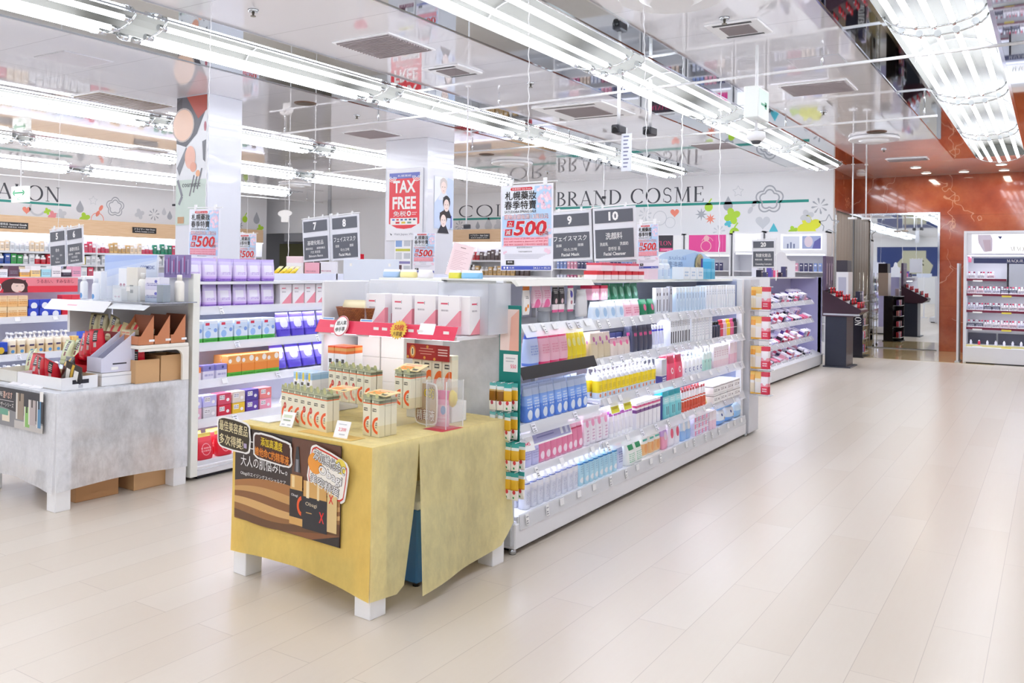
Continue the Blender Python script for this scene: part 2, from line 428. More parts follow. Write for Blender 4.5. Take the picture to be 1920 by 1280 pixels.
def m_ceiling():
    m, n = newmat('gloss_ceiling', .04)
    bk = n.new('TexBrick', offset=0); n.put(bk.inputs['Vector'], n.mapping(n.coord('Object'), loc=(.3, .2, 0)))
    for k, c in (('Color1', '#fbfaff'), ('Color2', '#f9f8fe'), ('Mortar', '#c6c4cc')): bk.inputs[k].default_value = lin(c)
    for k, x in (('Scale', 1), ('Mortar Size', .003), ('Brick Width', 2.95), ('Row Height', .92), ('Mortar Smooth', .1)): bk.inputs[k].default_value = x
    n.col(bk.outputs[0]); n.b.inputs['Coat Weight'].default_value = .6; n.b.inputs['Coat Roughness'].default_value = .02; n.b.inputs['Coat IOR'].default_value = 1.6
    return m
def m_marble():
    m, n = newmat('red_marble', .08)
    o = n.coord('Object'); w = n.noise(o, 1.6, 6, .6)
    c = n.ramp(w, [(.3, '#8a3a22'), (.48, '#a84e2e'), (.62, '#b8623c'), (.75, '#97432a')])
    vn = n.new('TexVoronoi', feature='DISTANCE_TO_EDGE'); d = n.new('VectorMath', operation='ADD'); n.put(d.inputs[0], o)
    nv = n.new('TexNoise'); n.put(nv.inputs['Vector'], o); nv.inputs['Scale'].default_value = 2.5; n.put(d.inputs[1], nv.outputs['Color']); n.put(vn.inputs['Vector'], d.outputs[0]); vn.inputs['Scale'].default_value = .8
    vein = n.math('MULTIPLY', n.math('LESS_THAN', vn.outputs['Distance'], .008), n.math('GREATER_THAN', n.noise(o, 1.1, 2), .52))
    c = n.mix(n.math('MULTIPLY', vein, .6), c, lin('#e0b090'))
    sep = n.new('SeparateXYZ'); n.put(sep.inputs[0], o)
    jx = n.math('LESS_THAN', n.math('FRACT', n.math('DIVIDE', sep.outputs[2], .93)), .006)
    n.col(n.mix(n.math('MULTIPLY', jx, .6), c, lin('#5a2012'))); n.b.inputs['Coat Weight'].default_value = .3
    return m
def m_wood(a='#eac9a4', b='#dfb98f'):
    m, n = newmat('pale_wood_' + a[1:], .4)
    n.col(n.ramp(n.noise(n.mapping(n.coord('Object'), (1.2, 1.2, 22)), 2, 3), [(.3, a), (.7, b)])); return m
FLOOR, CEILM, MARBLE, WOOD = m_floor(), m_ceiling(), m_marble(), m_wood()
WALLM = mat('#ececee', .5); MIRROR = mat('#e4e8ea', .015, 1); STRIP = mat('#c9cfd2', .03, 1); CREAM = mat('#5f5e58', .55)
TUBE = mat('#eff4fd', .3, 0, TUBE_POWER); TEAL = mat('#1f9488', .4); INK = mat('#3f4048', .4)
XL, XR, YB, YW, YM, YH = -20.8, 4.2, -12.5, 17.65, 19.7, 19.3

struct('floor', B().poly([(XL-4, YB, 0), (XR, YB, 0), (XR, 21.5, 0), (XL-4, 21.5, 0)], FLOOR))
struct('trim_1', B().box(-3.69, -.9, 17.25, YM, 0, .002, m_painted_glow()))  # pale yellow patch: warm downlight and marble reflection painted on the floor
# ceiling: slabs between the long light slots, an arched reflector over each slot
cb = B(); edges = []
for x, n in ROWS: edges.append((x-.37, x+.37) if x > -9 else (x-.25, x+.25))
edges.sort(); x = XL-4
for a, b in edges + [(XR, XR)]:
    cb.poly([(x, YB, CEIL), (x, 21.5, CEIL), (a, 21.5, CEIL), (a, YB, CEIL)], CEILM); x = b
for a, b in edges:
    if b > a: cb.poly([(a, 16.95, CEIL), (a, 21.5, CEIL), (b, 21.5, CEIL), (b, 16.95, CEIL)], CEILM)
struct('ceiling', cb)
cs = B().box(XL-4, XR, YB, 21.5, CEIL+.45, CEIL+.5, WALLM); struct('ceiling_upper', cs)
k = 2
for a, b in edges:
    if b <= a: continue
    t = B(); c, w = (a+b)/2, (b-a)/2
    arch = [(c-w*math.cos(math.pi*i/12), CEIL+.2*math.sin(math.pi*i/12)) for i in range(13)]
    for (p, z), (q, y) in zip(arch, arch[1:]): t.face(t.pts([(p, YB, z), (p, 16.95, z), (q, 16.95, y), (q, YB, y)]), CREAM, True)
    t.face(t.pts([(p, 16.95, z) for p, z in arch]), CREAM)
    struct('trim_%d' % k, t); k += 1
    s = B(); sw = .3 if c > -9 else .16                              # mirror strips beside each slot, with chrome edging
    for x0, x1 in ((a-.03-sw, a-.03), (b+.03, b+.03+sw)): s.box(x0, x1, YB, 16.95, CEIL-.006, CEIL, STRIP)
    for e in (a-.045-sw, a-.03, b, b+.03+sw): s.box(e, e+.03 if e in (a-.03, b) else e+.015, YB, 16.97, CEIL-.014, CEIL, CHROME)
    struct('trim_%d' % k, s); k += 1

# far wall with its printed pattern and lettering
def petals(b, u, v, r, n, m, lay=1, rr=.5, rot=0.0, asp=.55):
    for i in range(n):
        t = R(rot+360*i/n); cx, cy = u+r*(1-rr)*math.cos(t), v+r*(1-rr)*math.sin(t); q = []
        for j in range(14):
            p = 2*math.pi*j/14; x, y = r*rr*math.cos(p), r*rr*asp*math.sin(p); q.append((cx+x*math.cos(t)-y*math.sin(t), cy+x*math.sin(t)+y*math.cos(t)))
        b.shape(q, m, lay+.03*i)
def drop(b, u, v, r, m): b.shape([(u, v+2.1*r)] + [(u+r*math.cos(R(a)), v+r*math.sin(R(a))) for a in range(30, -220, -20)], m)
def heart(b, u, v, r, m):
    q = []
    for i in range(28):
        t = 2*math.pi*i/28; q.append((u+r*math.sin(t)**3, v+r*(13*math.cos(t)-5*math.cos(2*t)-2*math.cos(3*t)-math.cos(4*t))/16))
    b.shape(q, m)
def star(b, u, v, r, n, m, k=.38, line=False):
    q = [(u+(r if i % 2 == 0 else r*k)*math.cos(R(90+180*i/n)), v+(r if i % 2 == 0 else r*k)*math.sin(R(90+180*i/n))) for i in range(2*n)]
    b.stroke(q+[q[0]], r*.09, m) if line else b.shape(q, m)
def burst(b, u, v, r, n, m):
    for i in range(n):
        t = R(360*i/n+10); b.shape([(u+r*.2*math.cos(t), v+r*.2*math.sin(t)), (u+r*.85*math.cos(t-.14), v+r*.85*math.sin(t-.14)), (u+r*math.cos(t), v+r*math.sin(t)), (u+r*.85*math.cos(t+.14), v+r*.85*math.sin(t+.14))], m, 1+.02*i)
def flower_line(b, u, v, r, m, w):
    for rr in (r, r*.72):
        q = [(u+rr*(.78+.26*abs(math.cos(2.5*t)))*math.cos(t+.3), v+rr*(.78+.26*abs(math.cos(2.5*t)))*math.sin(t+.3)) for t in [2*math.pi*i/60 for i in range(61)]]; b.stroke(q, w, m, 1+(r-rr))
LGREY, MGREY, LIME, YEL, CORAL, PINK, SKY = [mat(c, .5) for c in ('#d2d4d8', '#aeb1b8', '#b4dc3c', '#e6e83c', '#f28e78', '#f29aa0', '#58c4d4')]
def pattern(b, items):
    for kind, u, v, r, m in items:
        if kind == 'f': flower_line(b, u, v, r, m, r*.11)
        elif kind == 'd': drop(b, u, v, r, m)
        elif kind == 'h': heart(b, u, v, r, m)
        elif kind == 'b': burst(b, u, v, r, 8, m)
        elif kind == 's': star(b, u, v, r, 8, m)
        elif kind == 'l': star(b, u, v, r, 5, m, .5, True)
        elif kind == 'c': petals(b, u, v, r, 4, m, rot=20, asp=.8)
        elif kind == 'o': b.ring(u, v, r*.9, r, m)
        elif kind == 'a': b.disc(u, v, r, m); b.stroke([(u, v+r), (u+r*.7, v+r*2)], r*.3, m, 1.1)
        elif kind == 'v': petals(b, u, v, r, 2, m, rot=60, rr=.5)
        elif kind == 'm': b.ring(u, v, r*.75, r, m, 1, 150, 330)
wf = struct('wall_far', B().box(-9.95, -3.7, YW, YW+.12, 0, CEIL, WALLM))
p = B(); p.y0 = YW
serif(p, 'BRAND COSME', -9.93, -6.33, 3.06, 3.39, INK)
p.rect(-9.95, -4.17, 2.985, 3.04, TEAL)
def bw(px, py):                                                    # where a print of the photograph lies on this wall
    return px, py
pattern(p, [('f', -4.95, 3.06, .27, MGREY), ('b', -3.96, 2.9, .17, MGREY), ('d', -5.81, 2.95, .1, MGREY), ('h', -6.99, 2.84, .1, CORAL), ('a', -6.23, 2.94, .09, LIME),
            ('s', -6.39, 2.79, .14, MGREY), ('s', -6.19, 2.69, .12, CORAL), ('c', -5.72, 2.74, .18, LIME), ('c', -5.8, 2.59, .09, SKY), ('h', -5.08, 2.6, .15, LGREY),
            ('d', -4.86, 2.39, .09, SKY), ('c', -4.16, 2.5, .24, YEL), ('c', -4.47, 2.42, .1, LIME), ('l', -3.78, 2.53, .2, MGREY), ('o', -7.33, 2.73, .16, LGREY), ('o', -7.09, 2.63, .12, LGREY),
            ('b', -7.68, 2.82, .16, LGREY), ('c', -4.2, 2.7, .14, LGREY), ('v', -5.3, 2.92, .16, LGREY), ('l', -5.6, 3.25, .12, LGREY), ('b', -6.0, 2.42, .14, LGREY), ('a', -5.67, 2.4, .1, LIME),
            ('c', -9.2, 2.75, .2, LGREY), ('d', -8.6, 2.7, .1, MGREY), ('h', -9.6, 2.6, .1, CORAL)])
part('wall_lettering', p, wf)
struct('wall_return', B().box(-9.95, -9.83, YW+.12, YH, 0, CEIL, WALLM))
wb = struct('wall_back', B().box(-18.8, -9.83, YH, YH+.12, 0, CEIL, WALLM).box(XL-4, -18.8, YH, YH+.12, 2.62, CEIL, WALLM))
p = B(); p.y0 = YH
serif(p, 'HAIR COLOR', -16.2, -11.2, 2.98, 3.3, INK); p.rect(-16.4, -10.6, 2.9, 2.955, TEAL)
pattern(p, [('b', -13.9, 2.74, .16, MGREY), ('d', -13.3, 2.72, .07, MGREY), ('c', -12.6, 2.74, .18, LGREY), ('d', -12.95, 2.72, .12, LGREY), ('c', -12.3, 2.68, .09, LIME), ('c', -12.1, 2.6, .14, CORAL), ('f', -15.2, 2.74, .16, LGREY), ('h', -11.3, 2.75, .1, CORAL)])
part('wall_lettering', p, wb)
wl = struct('wall_left', B().box(XL-.12, XL, 1.5, 18.6, 0, CEIL, WALLM))
p = B()
serif(p, 'SALON', 10.2, 12.02, 3.07, 3.43, INK); p.rect(7.5, 12.3, 2.985, 3.04, TEAL)
pattern(p, [('h', 11.2, 2.83, .1, CORAL), ('c', 11.7, 2.83, .09, LIME), ('c', 11.84, 2.73, .13, PINK), ('c', 12.05, 2.78, .14, LGREY), ('m', 11.46, 2.9, .2, LGREY), ('d', 12.53, 2.95, .1, MGREY),
            ('v', 13.05, 2.93, .17, CORAL), ('c', 12.66, 2.72, .15, LIME), ('f', 13.49, 3.06, .24, MGREY), ('b', 14.64, 2.93, .17, MGREY), ('l', 12.88, 3.18, .12, LGREY), ('d', 14.95, 3.0, .07, LGREY), ('d', 15.13, 2.9, .08, MGREY),
            ('c', 14.2, 2.92, .15, LGREY), ('o', 13.0, 2.7, .18, CORAL), ('o', 15.6, 2.95, .13, LGREY), ('c', 16.3, 3.05, .14, LGREY), ('o', 17.5, 2.9, .15, LGREY), ('c', 17.35, 3.1, .14, LGREY), ('a', 17.75, 2.98, .1, LIME), ('d', 18.2, 2.98, .12, MGREY), ('s', 17.55, 2.78, .15, MGREY), ('c', 18.35, 2.72, .14, LIME), ('c', 18.25, 2.5, .09, SKY), ('d', 10.2, 2.72, .08, LGREY), ('o', 9.4, 2.8, .15, LGREY)])
p.xf((XL, 0, 0), R(90)); part('wall_lettering', p, wl)
struct('wall_corridor', B().box(XL-3.9, -18.6, 21.2, 21.32, 0, CEIL, mat('#a9abb0', .4)))
struct('door_1', B().box(-22.9, -21.55, 21.08, 21.16, 0, 2.35, mat('#86865c', .5))); struct('door_2', B().box(-20.9, -19.9, 21.08, 21.16, 0, 2.35, mat('#7c7a58', .5)))
struct('trim_30', B().box(-20.75, -18.75, YH-.02, YH+.9, 2.35, 2.62, mat('#9a9ba0', .35)))
struct('trim_31', B().box(-18.86, -18.74, YH-.03, YH+.1, 2.6, CEIL, STEEL))
# marble corner with the mirror
struct('wall_marble_side', B().box(-3.82, -3.7, YW+.12, YM, 2.85, CEIL, MARBLE).box(-3.82, -3.72, YW+.12, YM, 0, 2.85, mat('#9b9188', .5)))
sh = B()
for i in range(6): sh.box(-3.722, -3.708, YW+.22+i*.29, YW+.22+i*.29+.275, .05, 2.78, mat('#a0968c', .45), .004)
struct('door_3', sh)
struct('wall_marble', B().box(-3.82, -2.03, YM, YM+.12, 2.85, CEIL, MARBLE).box(-2.03, XR, YM, YM+.12, 0, CEIL, MARBLE))
struct('window_1', B().box(-3.7, -2.06, YM, YM+.03, .02, 2.83, MIRROR))
fr = B().box(-3.7, -2.02, YM-.03, YM+.04, 2.82, 2.86, CHROME).box(-2.06, -2.02, YM-.03, YM+.04, 0, 2.82, CHROME).box(-3.71, -3.68, YW+.2, YM, 2.82, 2.86, CHROME).box(-3.72, -3.68, YW+.12, YW+.2, 0, 2.86, STEEL)
struct('trim_32', fr)
struct('wall_right', B().box(XR, XR+.12, YB, YM, 0, CEIL, WALLM))
struct('wall_behind', B().box(XL-4, XR, YB-.12, YB, 0, CEIL, WALLM)); struct('wall_left_near', B().box(XL-.12, XL, YB, 1.5, 0, CEIL, WALLM))
struct('baseboard_far', B().box(-9.9, -3.7, YW-.015, YW, 0, .08, GREY))

# columns
def column(i, x0, x1, y0, y1):
    return struct('column_%d' % i, B().box(x0, x1, y0, y1, 0, CEIL, mat('#dfe0e8', .25, coat=.4), .006))
c1 = column(1, -9.17, -8.57, 6.75, 7.25); c2 = column(2, -9.2, -8.34, 10.7, 11.4)

# ------------------------------------------------------------------ ceiling lights
LUM = {'s': B().tube([(0, -.037, 0), (0, .037, 0)], .028, CHROME, 8).mesh('tube_socket'), 'r': B().tube([(.35*math.cos(math.pi*i/12), 0, .185*math.sin(math.pi*i/12)) for i in range(13)], .006, GREY, 6).mesh('reflector_rib')}
for q_, w_ in (('w', .36), ('n', .24)): LUM[q_] = B().tube([(w_*math.cos(math.pi*i/12), 0, .01-.13*math.sin(math.pi*i/12)) for i in range(13)], .007, CHROME, 6).mesh('wire_hoop')
def light_unit(x, n, y0, y1, label):
    t = thing('ceiling_light', label, 'light', (x, (y0+y1)/2, CEIL), 0, 'tube lights sunk in the ceiling'); L = (y1-y0)/2
    wide = x > -9; hw = .27 if wide else .16
    for i in range(n):
        u = -hw + 2*hw*i/(n-1); z = -.01 - .1*(1-(u/(hw*1.25))**2)
        if (L, 't') not in LUM: LUM[L, 't'] = B().tube([(0, -L+.07, 0), (0, L-.07, 0)], .024, TUBE, 8).mesh('tube')
        link('tube', LUM[L, 't'], t, (u, 0, z))
        for s in (-1, 1): link('tube_socket', LUM['s'], t, (u, s*(L-.037), z))
    w = 'w' if wide else 'n'
    for s in (-1, 1): link('wire_hoop', LUM[w], t, (0, s*(L-.02), 0))
    if wide: link('reflector_rib', LUM['r'], t)
rown = ['over the open floor', 'over the lit gondola aisle', 'over the purple pouch gondola', 'beyond the columns', 'over the far aisle', 'by the salon wall']
for (x, n), w in zip(ROWS, rown):
    for i, (y0, y1) in enumerate(SEG):
        light_unit(x, n, y0, y1, 'tube light unit, %s from the front in the row %s' % (ORD[i], w))

# ------------------------------------------------------------------ ceiling fittings
GRILLE = mat('#8d8386', .6)
def vent(x, y, s, label, sy=None, col=GRILLE):
    sy = sy or s; t = thing('ceiling_vent', label, 'vent', (x, y, CEIL), 0, None)
    part('frame', B().box(-s/2-.03, s/2+.03, -sy/2-.03, sy/2+.03, -.012, 0, WHITE, .004), t)
    part('grille', B().box(-s/2, s/2, -sy/2, sy/2, -.018, -.012, col), t)
    b = B(); n = 16
    for i in range(n): b.box(-s/2, s/2, -sy/2+sy*(i+.2)/n, -sy/2+sy*(i+.6)/n, -.024, -.018, mat('#b3a9ac', .5))
    part('slat', b, t)
vent(-5.28, 6.1, .62, 'square slatted ceiling vent above the brown lotion table')
vent(-8.9, 10.03, .6, 'square slatted ceiling vent against the tax free column')
vent(-2.24, 9.85, .66, 'slatted ceiling vent beside the hanging exit sign', .56)
vent(-2.25, 16.7, .62, 'slatted ceiling vent over the marble entrance', .3)
vent(-9.95, 6.55, .55, 'brown ceiling vent beside the make-up picture column', 1.0, mat('#9a8a78', .6))
vent(-4.7, 13.6, .6, 'square ceiling vent near the upside down letters', .6)
vent(-14.0, 9.6, .6, 'square ceiling vent between far light rows', .6, mat('#a08e7c', .6))
vent(-16.2, 12.6, .6, 'square ceiling vent close to the salon wall', .6, mat('#a08e7c', .6)); vent(-12.2, 15.6, .6, 'square ceiling vent before the hair colour wall', .6, mat('#a08e7c', .6))
def ac(x, y, s, label):
    t = thing('air_conditioner', label, 'air conditioner', (x, y, CEIL), 0)
    part('panel', B().box(-s/2, s/2, -s/2, s/2, -.02, 0, WHITE, .006), t); part('intake', B().box(-s*.28, s*.28, -s*.28, s*.28, -.028, -.02, GRILLE, .003), t)
    b = B()
    for q in (-1, 1): b.box(-s*.36, s*.36, q*s*.42-.02, q*s*.42+.02, -.022, -.02, DARK)
    part('outlet', b, t)
ac(-5.15, 9.85, 1.0, 'white ceiling air conditioner with two dark outlets'); ac(-2.27, 7.12, .45, 'small square ceiling unit with beige grille beside a sprinkler'); ac(-5.3, 7.2, .45, 'small square ceiling unit left of the air conditioner')
def hatch(x, y, s, label):
    t = thing('access_panel', label, 'panel', (x, y, CEIL)); part('frame', B().box(-s/2-.015, s/2+.015, -s/2-.015, s/2+.015, -.004, 0, GREY), t); part('panel', B().box(-s/2, s/2, -s/2, s/2, -.007, -.004, mat('#e2e0e8', .15)), t)
hatch(-1.97, 8.65, .45, 'flush ceiling access panel between two light rows'); hatch(-8.37, 4.96, .5, 'flush ceiling access panel over the red banner gondola')
def diffuser(x, y, r, label):
    t = thing('air_diffuser', label, 'diffuser', (x, y, CEIL-.002))
    part('rim', B().loft([(-.05, r*.97, r*.97), (-.03, r, r), (0, r*.96, r*.96)], WHITE, 28), t); part('cone', B().loft([(-.09, r*.4, r*.4), (-.07, r*.5, r*.5), (-.05, r*.6, r*.6)], WHITE, 24), t)
diffuser(-2.32, 13.8, .36, 'round ceiling air diffuser nearer the marble entrance'); diffuser(-2.4, 5.95, .4, 'round ceiling air diffuser cut by the top of the photo'); diffuser(-8.8, 13.9, .4, 'round ceiling air diffuser near the hair colour wall'); diffuser(-16.1, 15.3, .4, 'round air diffuser near the corridor doorway')
def downlight(x, y, label, r=.1, on=True):
    t = thing('downlight', label, 'light', (x, y, CEIL)); part('trim_ring', B().loft([(-.012, r, r), (0, r*1.08, r*1.08)], WHITE if on else mat('#6b5040', .5), 20), t)
    part('lens', B().loft([(-.015, r*.85, r*.85), (-.012, r*.86, r*.86)], mat('#fffbee', .4, 0, 5.0) if on else mat('#4a3828', .5), 20), t)
for i, (x, y) in enumerate([(-2.28, 18.05), (-2.22, 19.1), (-.86, 18.2), (-.86, 19.2), (-1.55, 19.15)]): downlight(x, y, 'lit round downlight before the marble wall, %s of five' % ORD[i])
for x, y in ((-2.25, 18.6), (-.86, 18.7)): area('downlight_lamp', (x, y, CEIL-.03), .12, 1.1, 22, (1, .9, .74))
downlight(-2.2, 13.3, 'dark unlit downlight hole beside the round diffuser', .13, False); downlight(-8.0, 7.75, 'dark unlit round hole beside the make-up picture column', .13, False); downlight(-8.65, 12.8, 'dark unlit round hole near the hair colour letters', .13, False)
def sprinkler(x, y, label):
    t = thing('sprinkler', label, 'sprinkler', (x, y, CEIL)); part('escutcheon', B().loft([(-.02, .035, .035), (0, .045, .045)], STEEL, 14), t)
    part('head', B().loft([(-.055, .022, .022), (-.05, .022, .022), (-.045, .008, .008), (-.02, .012, .012)], mat('#8a8478', .3, .8), 12), t)
for x, y, w in ((-5.47, 4.72, 'above the brown serum table'), (-2.28, 6.78, 'beside the small square ceiling unit'), (-8.0, 8.7, 'near the dark hole by the column'), (-4.9, 8.1, 'near the air conditioner'), (-2.5, 11.3, 'before the round diffuser'), (-9.0, 15.6, 'near the upside down letters'), (-14.2, 10.9, 'between far light rows'), (-2.4, 15.2, 'beyond the round diffuser')):
    sprinkler(x, y, 'small brass sprinkler head in the ceiling ' + w)
tag(struct('smoke_detector', B().loft([(-.07, .05, .05), (-.06, .09, .09), (0, .1, .1)], WHITE, 6), None, (-3.36, 18.57, CEIL)), 'white smoke detector on the ceiling before the marble wall', 'detector'); bpy.data.objects['smoke_detector']['kind'] = 'thing'
# white pipes that carry the hanging signs
def rail(label, p0, p1, posts, z=3.45):
    t = thing('hanging_rail', label, 'rail', ((p0[0]+p1[0])/2, (p0[1]+p1[1])/2, z)); o = Vector(t.location)
    part('pipe', B().tube([Vector((*p0, z))-o, Vector((*p1, z))-o], .014, WHITE, 8), t)
    for k in posts:
        q = Vector((p0[0]+(p1[0]-p0[0])*k, p0[1]+(p1[1]-p0[1])*k, z))-o; part('drop_rod', B().tube([q, q+Vector((0, 0, CEIL-z))], .009, CHROME, 8), t)
rail('long white pipe under the ceiling crossing the light rows', (-9.6, 8.62), (1.2, 7.98), (.03, .2, .38, .53, .72, .9)); rail('white pipe under the ceiling before the far wall', (-8.3, 11.35), (-1.2, 11.3), (.05, .3, .55, .75, .98))
rail('white pipe along the salon wall nearest the lettering', (-19.2, 8.6), (-18.9, 13.9), (.1, .3, .55, .8)); rail('white pipe near the corridor doorway', (-18.7, 14.6), (-18.2, 18.4), (.1, .45, .85)); rail('white pipe between the two columns', (-12.6, 12.6), (-9.4, 12.4), (.1, .5, .9))
# ------------------------------------------------------------------ lit shelving
LED = mat('#eceeff', .4, 0, 2.5); SHELFM = mat('#f0f0f4', .3); BACKM = mat('#dfe0ee', .35)
def tag_b(m=TAGM, w=.034, h=.06, ink=True):
    b = B().box(-w/2, w/2, -.0012, .0008, -h, 0, m)
    if ink:
        b.y0 = -.0013; im = mat('#8a8a94', .5)
        for k, (a, c) in enumerate(((.78, .7), (.42, .5), (.2, .6))): b.rect(-w*.36, -w*.36+w*c, -h*(1-a)-.006, -h*(1-a), im)
    return b
TAGS = [tag_b().mesh('price_tag'), tag_b(mat('#f6f6ff', .5), .045, .05).mesh('price_tag'), tag_b(WHITE, .05, .04, False).mesh('price_tag')]
def shelf(t, x0, x1, y0, y1, z, ntag, ox, label=None, lip=.055, lean=.5, led=True, rail=RAILM, strip=WHITEM):
    """a shelf board that faces +x (x1 is its front), with a leaning clear price rail, tags clipped to it, and a light strip under the board"""
    s = part('shelf', B().box(x0, x1, y0, y1, z-.022, z, SHELFM, .003), t, label=label)
    part('front_edge', B().box(x1-.002, x1+.006, y0, y1, z-.036, z+.004, strip), s)
    r = B(); dx = lip*lean
    r.prism([(x1+.006, z+.012), (x1+.009, z+.012), (x1+.009+dx, z-lip), (x1+.006+dx, z-lip)], y0+.01, y1-.01, rail); part('price_rail', r, s)
    ang = math.atan2(dx, lip)
    for i in range(ntag):
        q = y0 + (y1-y0)*(i+.5+rnd.uniform(-.3, .3))/ntag
        link('price_tag', rnd.choice(TAGS), s, (x1+.0125+dx*.1, q, z+.004), (-ang, 0, R(90)))
    if led: part('light_strip', B().box(x1-.06, x1-.03, y0+.02, y1-.02, z-.028, z-.022, LED), s)
    return s
def shelf_light(x, y, z, L, power, name='shelf_light'):
    area(name, (x, y, z), .03, L, power, (.80, .84, 1), (0, R(-24), 0))

# the brightly lit gondola: right face at x = -2.48, from y = 4.0 to 8.15
GA = thing('gondola', 'long brightly lit white gondola stocked with cleansers behind the yellow table', 'shelving', (-3.0, 6.1, 0)); o = Vector((-3.0, 6.1, 0))
def rel(b): b.v = [tuple(Vector(p)-o) for p in b.v]; return b
class Sub:
    """parts given in world coordinates under an Empty"""
    pass
def wpart(name, b, t, label=None):
    loc = Vector(t.location); b.v = [tuple(Vector(p)-loc) for p in b.v]; return part(name, b, t, label=label)
def wshelf(t, *a, **k):
    loc = Vector(t.location); a = list(a); a[0] -= loc.x; a[1] -= loc.x; a[2] -= loc.y; a[3] -= loc.y; a[4] -= loc.z; return shelf(t, *a, 0, **k)
wpart('base', B().box(-3.5, -2.48, 4.0, 8.14, .03, .17, WHITEM, .006), GA); wpart('plinth', B().box(-3.46, -2.53, 4.06, 8.1, 0, .03, DARK), GA)
wpart('spine_panel', B().box(-3.02, -2.98, 4.02, 8.12, .17, 1.5, BACKM), GA)
wpart('end_panel', B().box(-3.54, -2.98, 3.985, 4.02, .05, 1.49, WHITEM, .004), GA)
def m_mottled(name, a, b_, sc=9):
    m, n = newmat(name, .45); n.col(n.ramp(n.noise(n.coord('Object'), sc, 5, .65), [(.32, a), (.68, b_)])); return m
wpart('end_panel', B().box(-2.98, -2.50, 3.985, 4.02, .05, 1.2, m_mottled('end_sheet', '#bcc0c4', '#d6d8dc', 6), .003), GA, 'mottled grey end panel')
wpart('end_panel', B().box(-3.02, -2.53, 8.12, 8.15, .17, 1.48, mat('#b9c3e6', .25), .003), GA, 'pale blue far end panel')
wpart('upright', B().box(-2.575, -2.52, 8.1, 8.16, .17, 1.5, WHITE, .004), GA); wpart('upright', B().box(-2.62, -2.57, 3.985, 4.02, 1.2, 1.5, WHITE, .003), GA)
for y in (5.0, 6.5): wpart('upright', B().box(-2.99, -2.95, y-.02, y+.02, .17, 1.5, WHITE), GA)
wpart('side_box', B().box(-3.3, -2.47, 8.2, 8.5, .02, 1.5, mat('#dadae0', .35), .006), GA, 'plain grey box unit closing the far end'); wpart('caster', B().loft([(0, .02, .02), (.03, .02, .02)], STEEL, 10, at=(-2.5, 8.17, 0)), GA)
wpart('caster', B().loft([(0, .02, .02), (.03, .02, .02)], STEEL, 10, at=(-2.51, 4.02, 0)), GA)
wshelf(GA, -2.98, -2.49, 4.03, 8.12, .2, 19, lip=.07, lean=.12)
wshelf(GA, -2.98, -2.51, 4.05, 5.06, .435, 3); wshelf(GA, -2.98, -2.505, 5.08, 8.1, .43, 12)
wshelf(GA, -2.98, -2.515, 4.05, 5.06, .685, 2); wshelf(GA, -2.98, -2.515, 5.08, 8.1, .715, 14)
wshelf(GA, -2.98, -2.515, 4.05, 4.98, 1.005, 0, rail=BLACK, label='black near shelf'); wshelf(GA, -2.98, -2.515, 5.0, 8.1, .98, 20)
wshelf(GA, -2.98, -2.51, 4.05, 4.93, 1.245, 6, lip=.06, lean=.7); wshelf(GA, -2.98, -2.525, 4.95, 8.1, 1.235, 18)
wpart('top_deck', B().box(-3.5, -2.62, 4.02, 8.12, 1.478, 1.5, mat('#f2f2e8', .3), .003), GA)
wpart('canopy', B().prism([(-3.0, 1.505), (-2.5, 1.505), (-2.47, 1.47), (-2.49, 1.468), (-2.52, 1.495), (-3.0, 1.495)], 3.99, 4.9, mat('#f4f2ea', .25)), GA)
for z, y0, y1, w in ((.41, 4.1, 8.0, 7.5), (.69, 4.1, 8.0, 7.5), (.955, 4.9, 8.0, 7), (1.21, 4.9, 8.0, 7), (1.46, 4.9, 8.0, 6)): shelf_light(-2.6, (y0+y1)/2, z-.03, y1-y0, w)
for z in (.67, .42, 1.23): shelf_light(-2.66, 4.45, z-.03, .75, 1.2)

WA = 'lit gondola'
def A(P, desc, where, n, a, b, dep, z, **k):
    if dep < -2.58: dep += .06
    k_ = dep/-2.48; a0 = 4.06*k_; a, b = [a0+(q-4.06)*(8.09-a0)/(8.0-4.06) for q in (a, b)]    # the front row keeps clear of the upright
    row(P, desc, where + ', ' + WA, n, a, b, dep, z, R(90), **k)
# bottom shelf
A(bottle('lotion_bottle', .066, .06, .235, pack([(0, '#e8eaf6'), (.68, '#f4f4fa'), (.86, '#6f7fc0'), (.9, '#eceef8')], [('t', '#a6acc8', .2, .8, .15, .62, 9)]), WHITE), 'white pump bottle with blue shoulder line', 'bottom shelf', 9, 4.06, 4.71, -2.55, .2, rows=3, dd=.072)
A(bottle('lotion_bottle', .064, .06, .225, pack([(0, '#bfe6f6'), (.84, '#2f7fb8'), (.9, '#bfe6f6')], [('c', '#f4f8fc', .5, .22, .34, 3), ('t', '#7ab8d8', .25, .75, .45, .8, 4)]), mat('#dfe8f4', .25)), 'light blue pump bottle with white dot', 'bottom shelf', 8, 4.72, 5.28, -2.55, .2, rows=3, dd=.072)
A(pouch('refill_pouch', .09, .2, .05, pack([(0, '#d8def6'), (.5, '#c0cdf2'), (.8, '#e86a6a'), (.88, '#e6e8f8')], [('t', '#6a78b8', .2, .8, .2, .6, 5)])), 'white and violet refill pouch with red top', 'bottom shelf', 1, 5.29, 5.4, -2.55, .2)
A(pouch('cotton_pack', .14, .17, .1, pack([(0, '#f6f8f2')], [('r', '#1f9a60', .2, .8, .62, .82), ('t', '#7ac0a0', .15, .85, .12, .5, 5)])), 'white cotton pack with green label', 'bottom shelf', 2, 5.41, 5.68, -2.55, .2, rows=2, dd=.11)
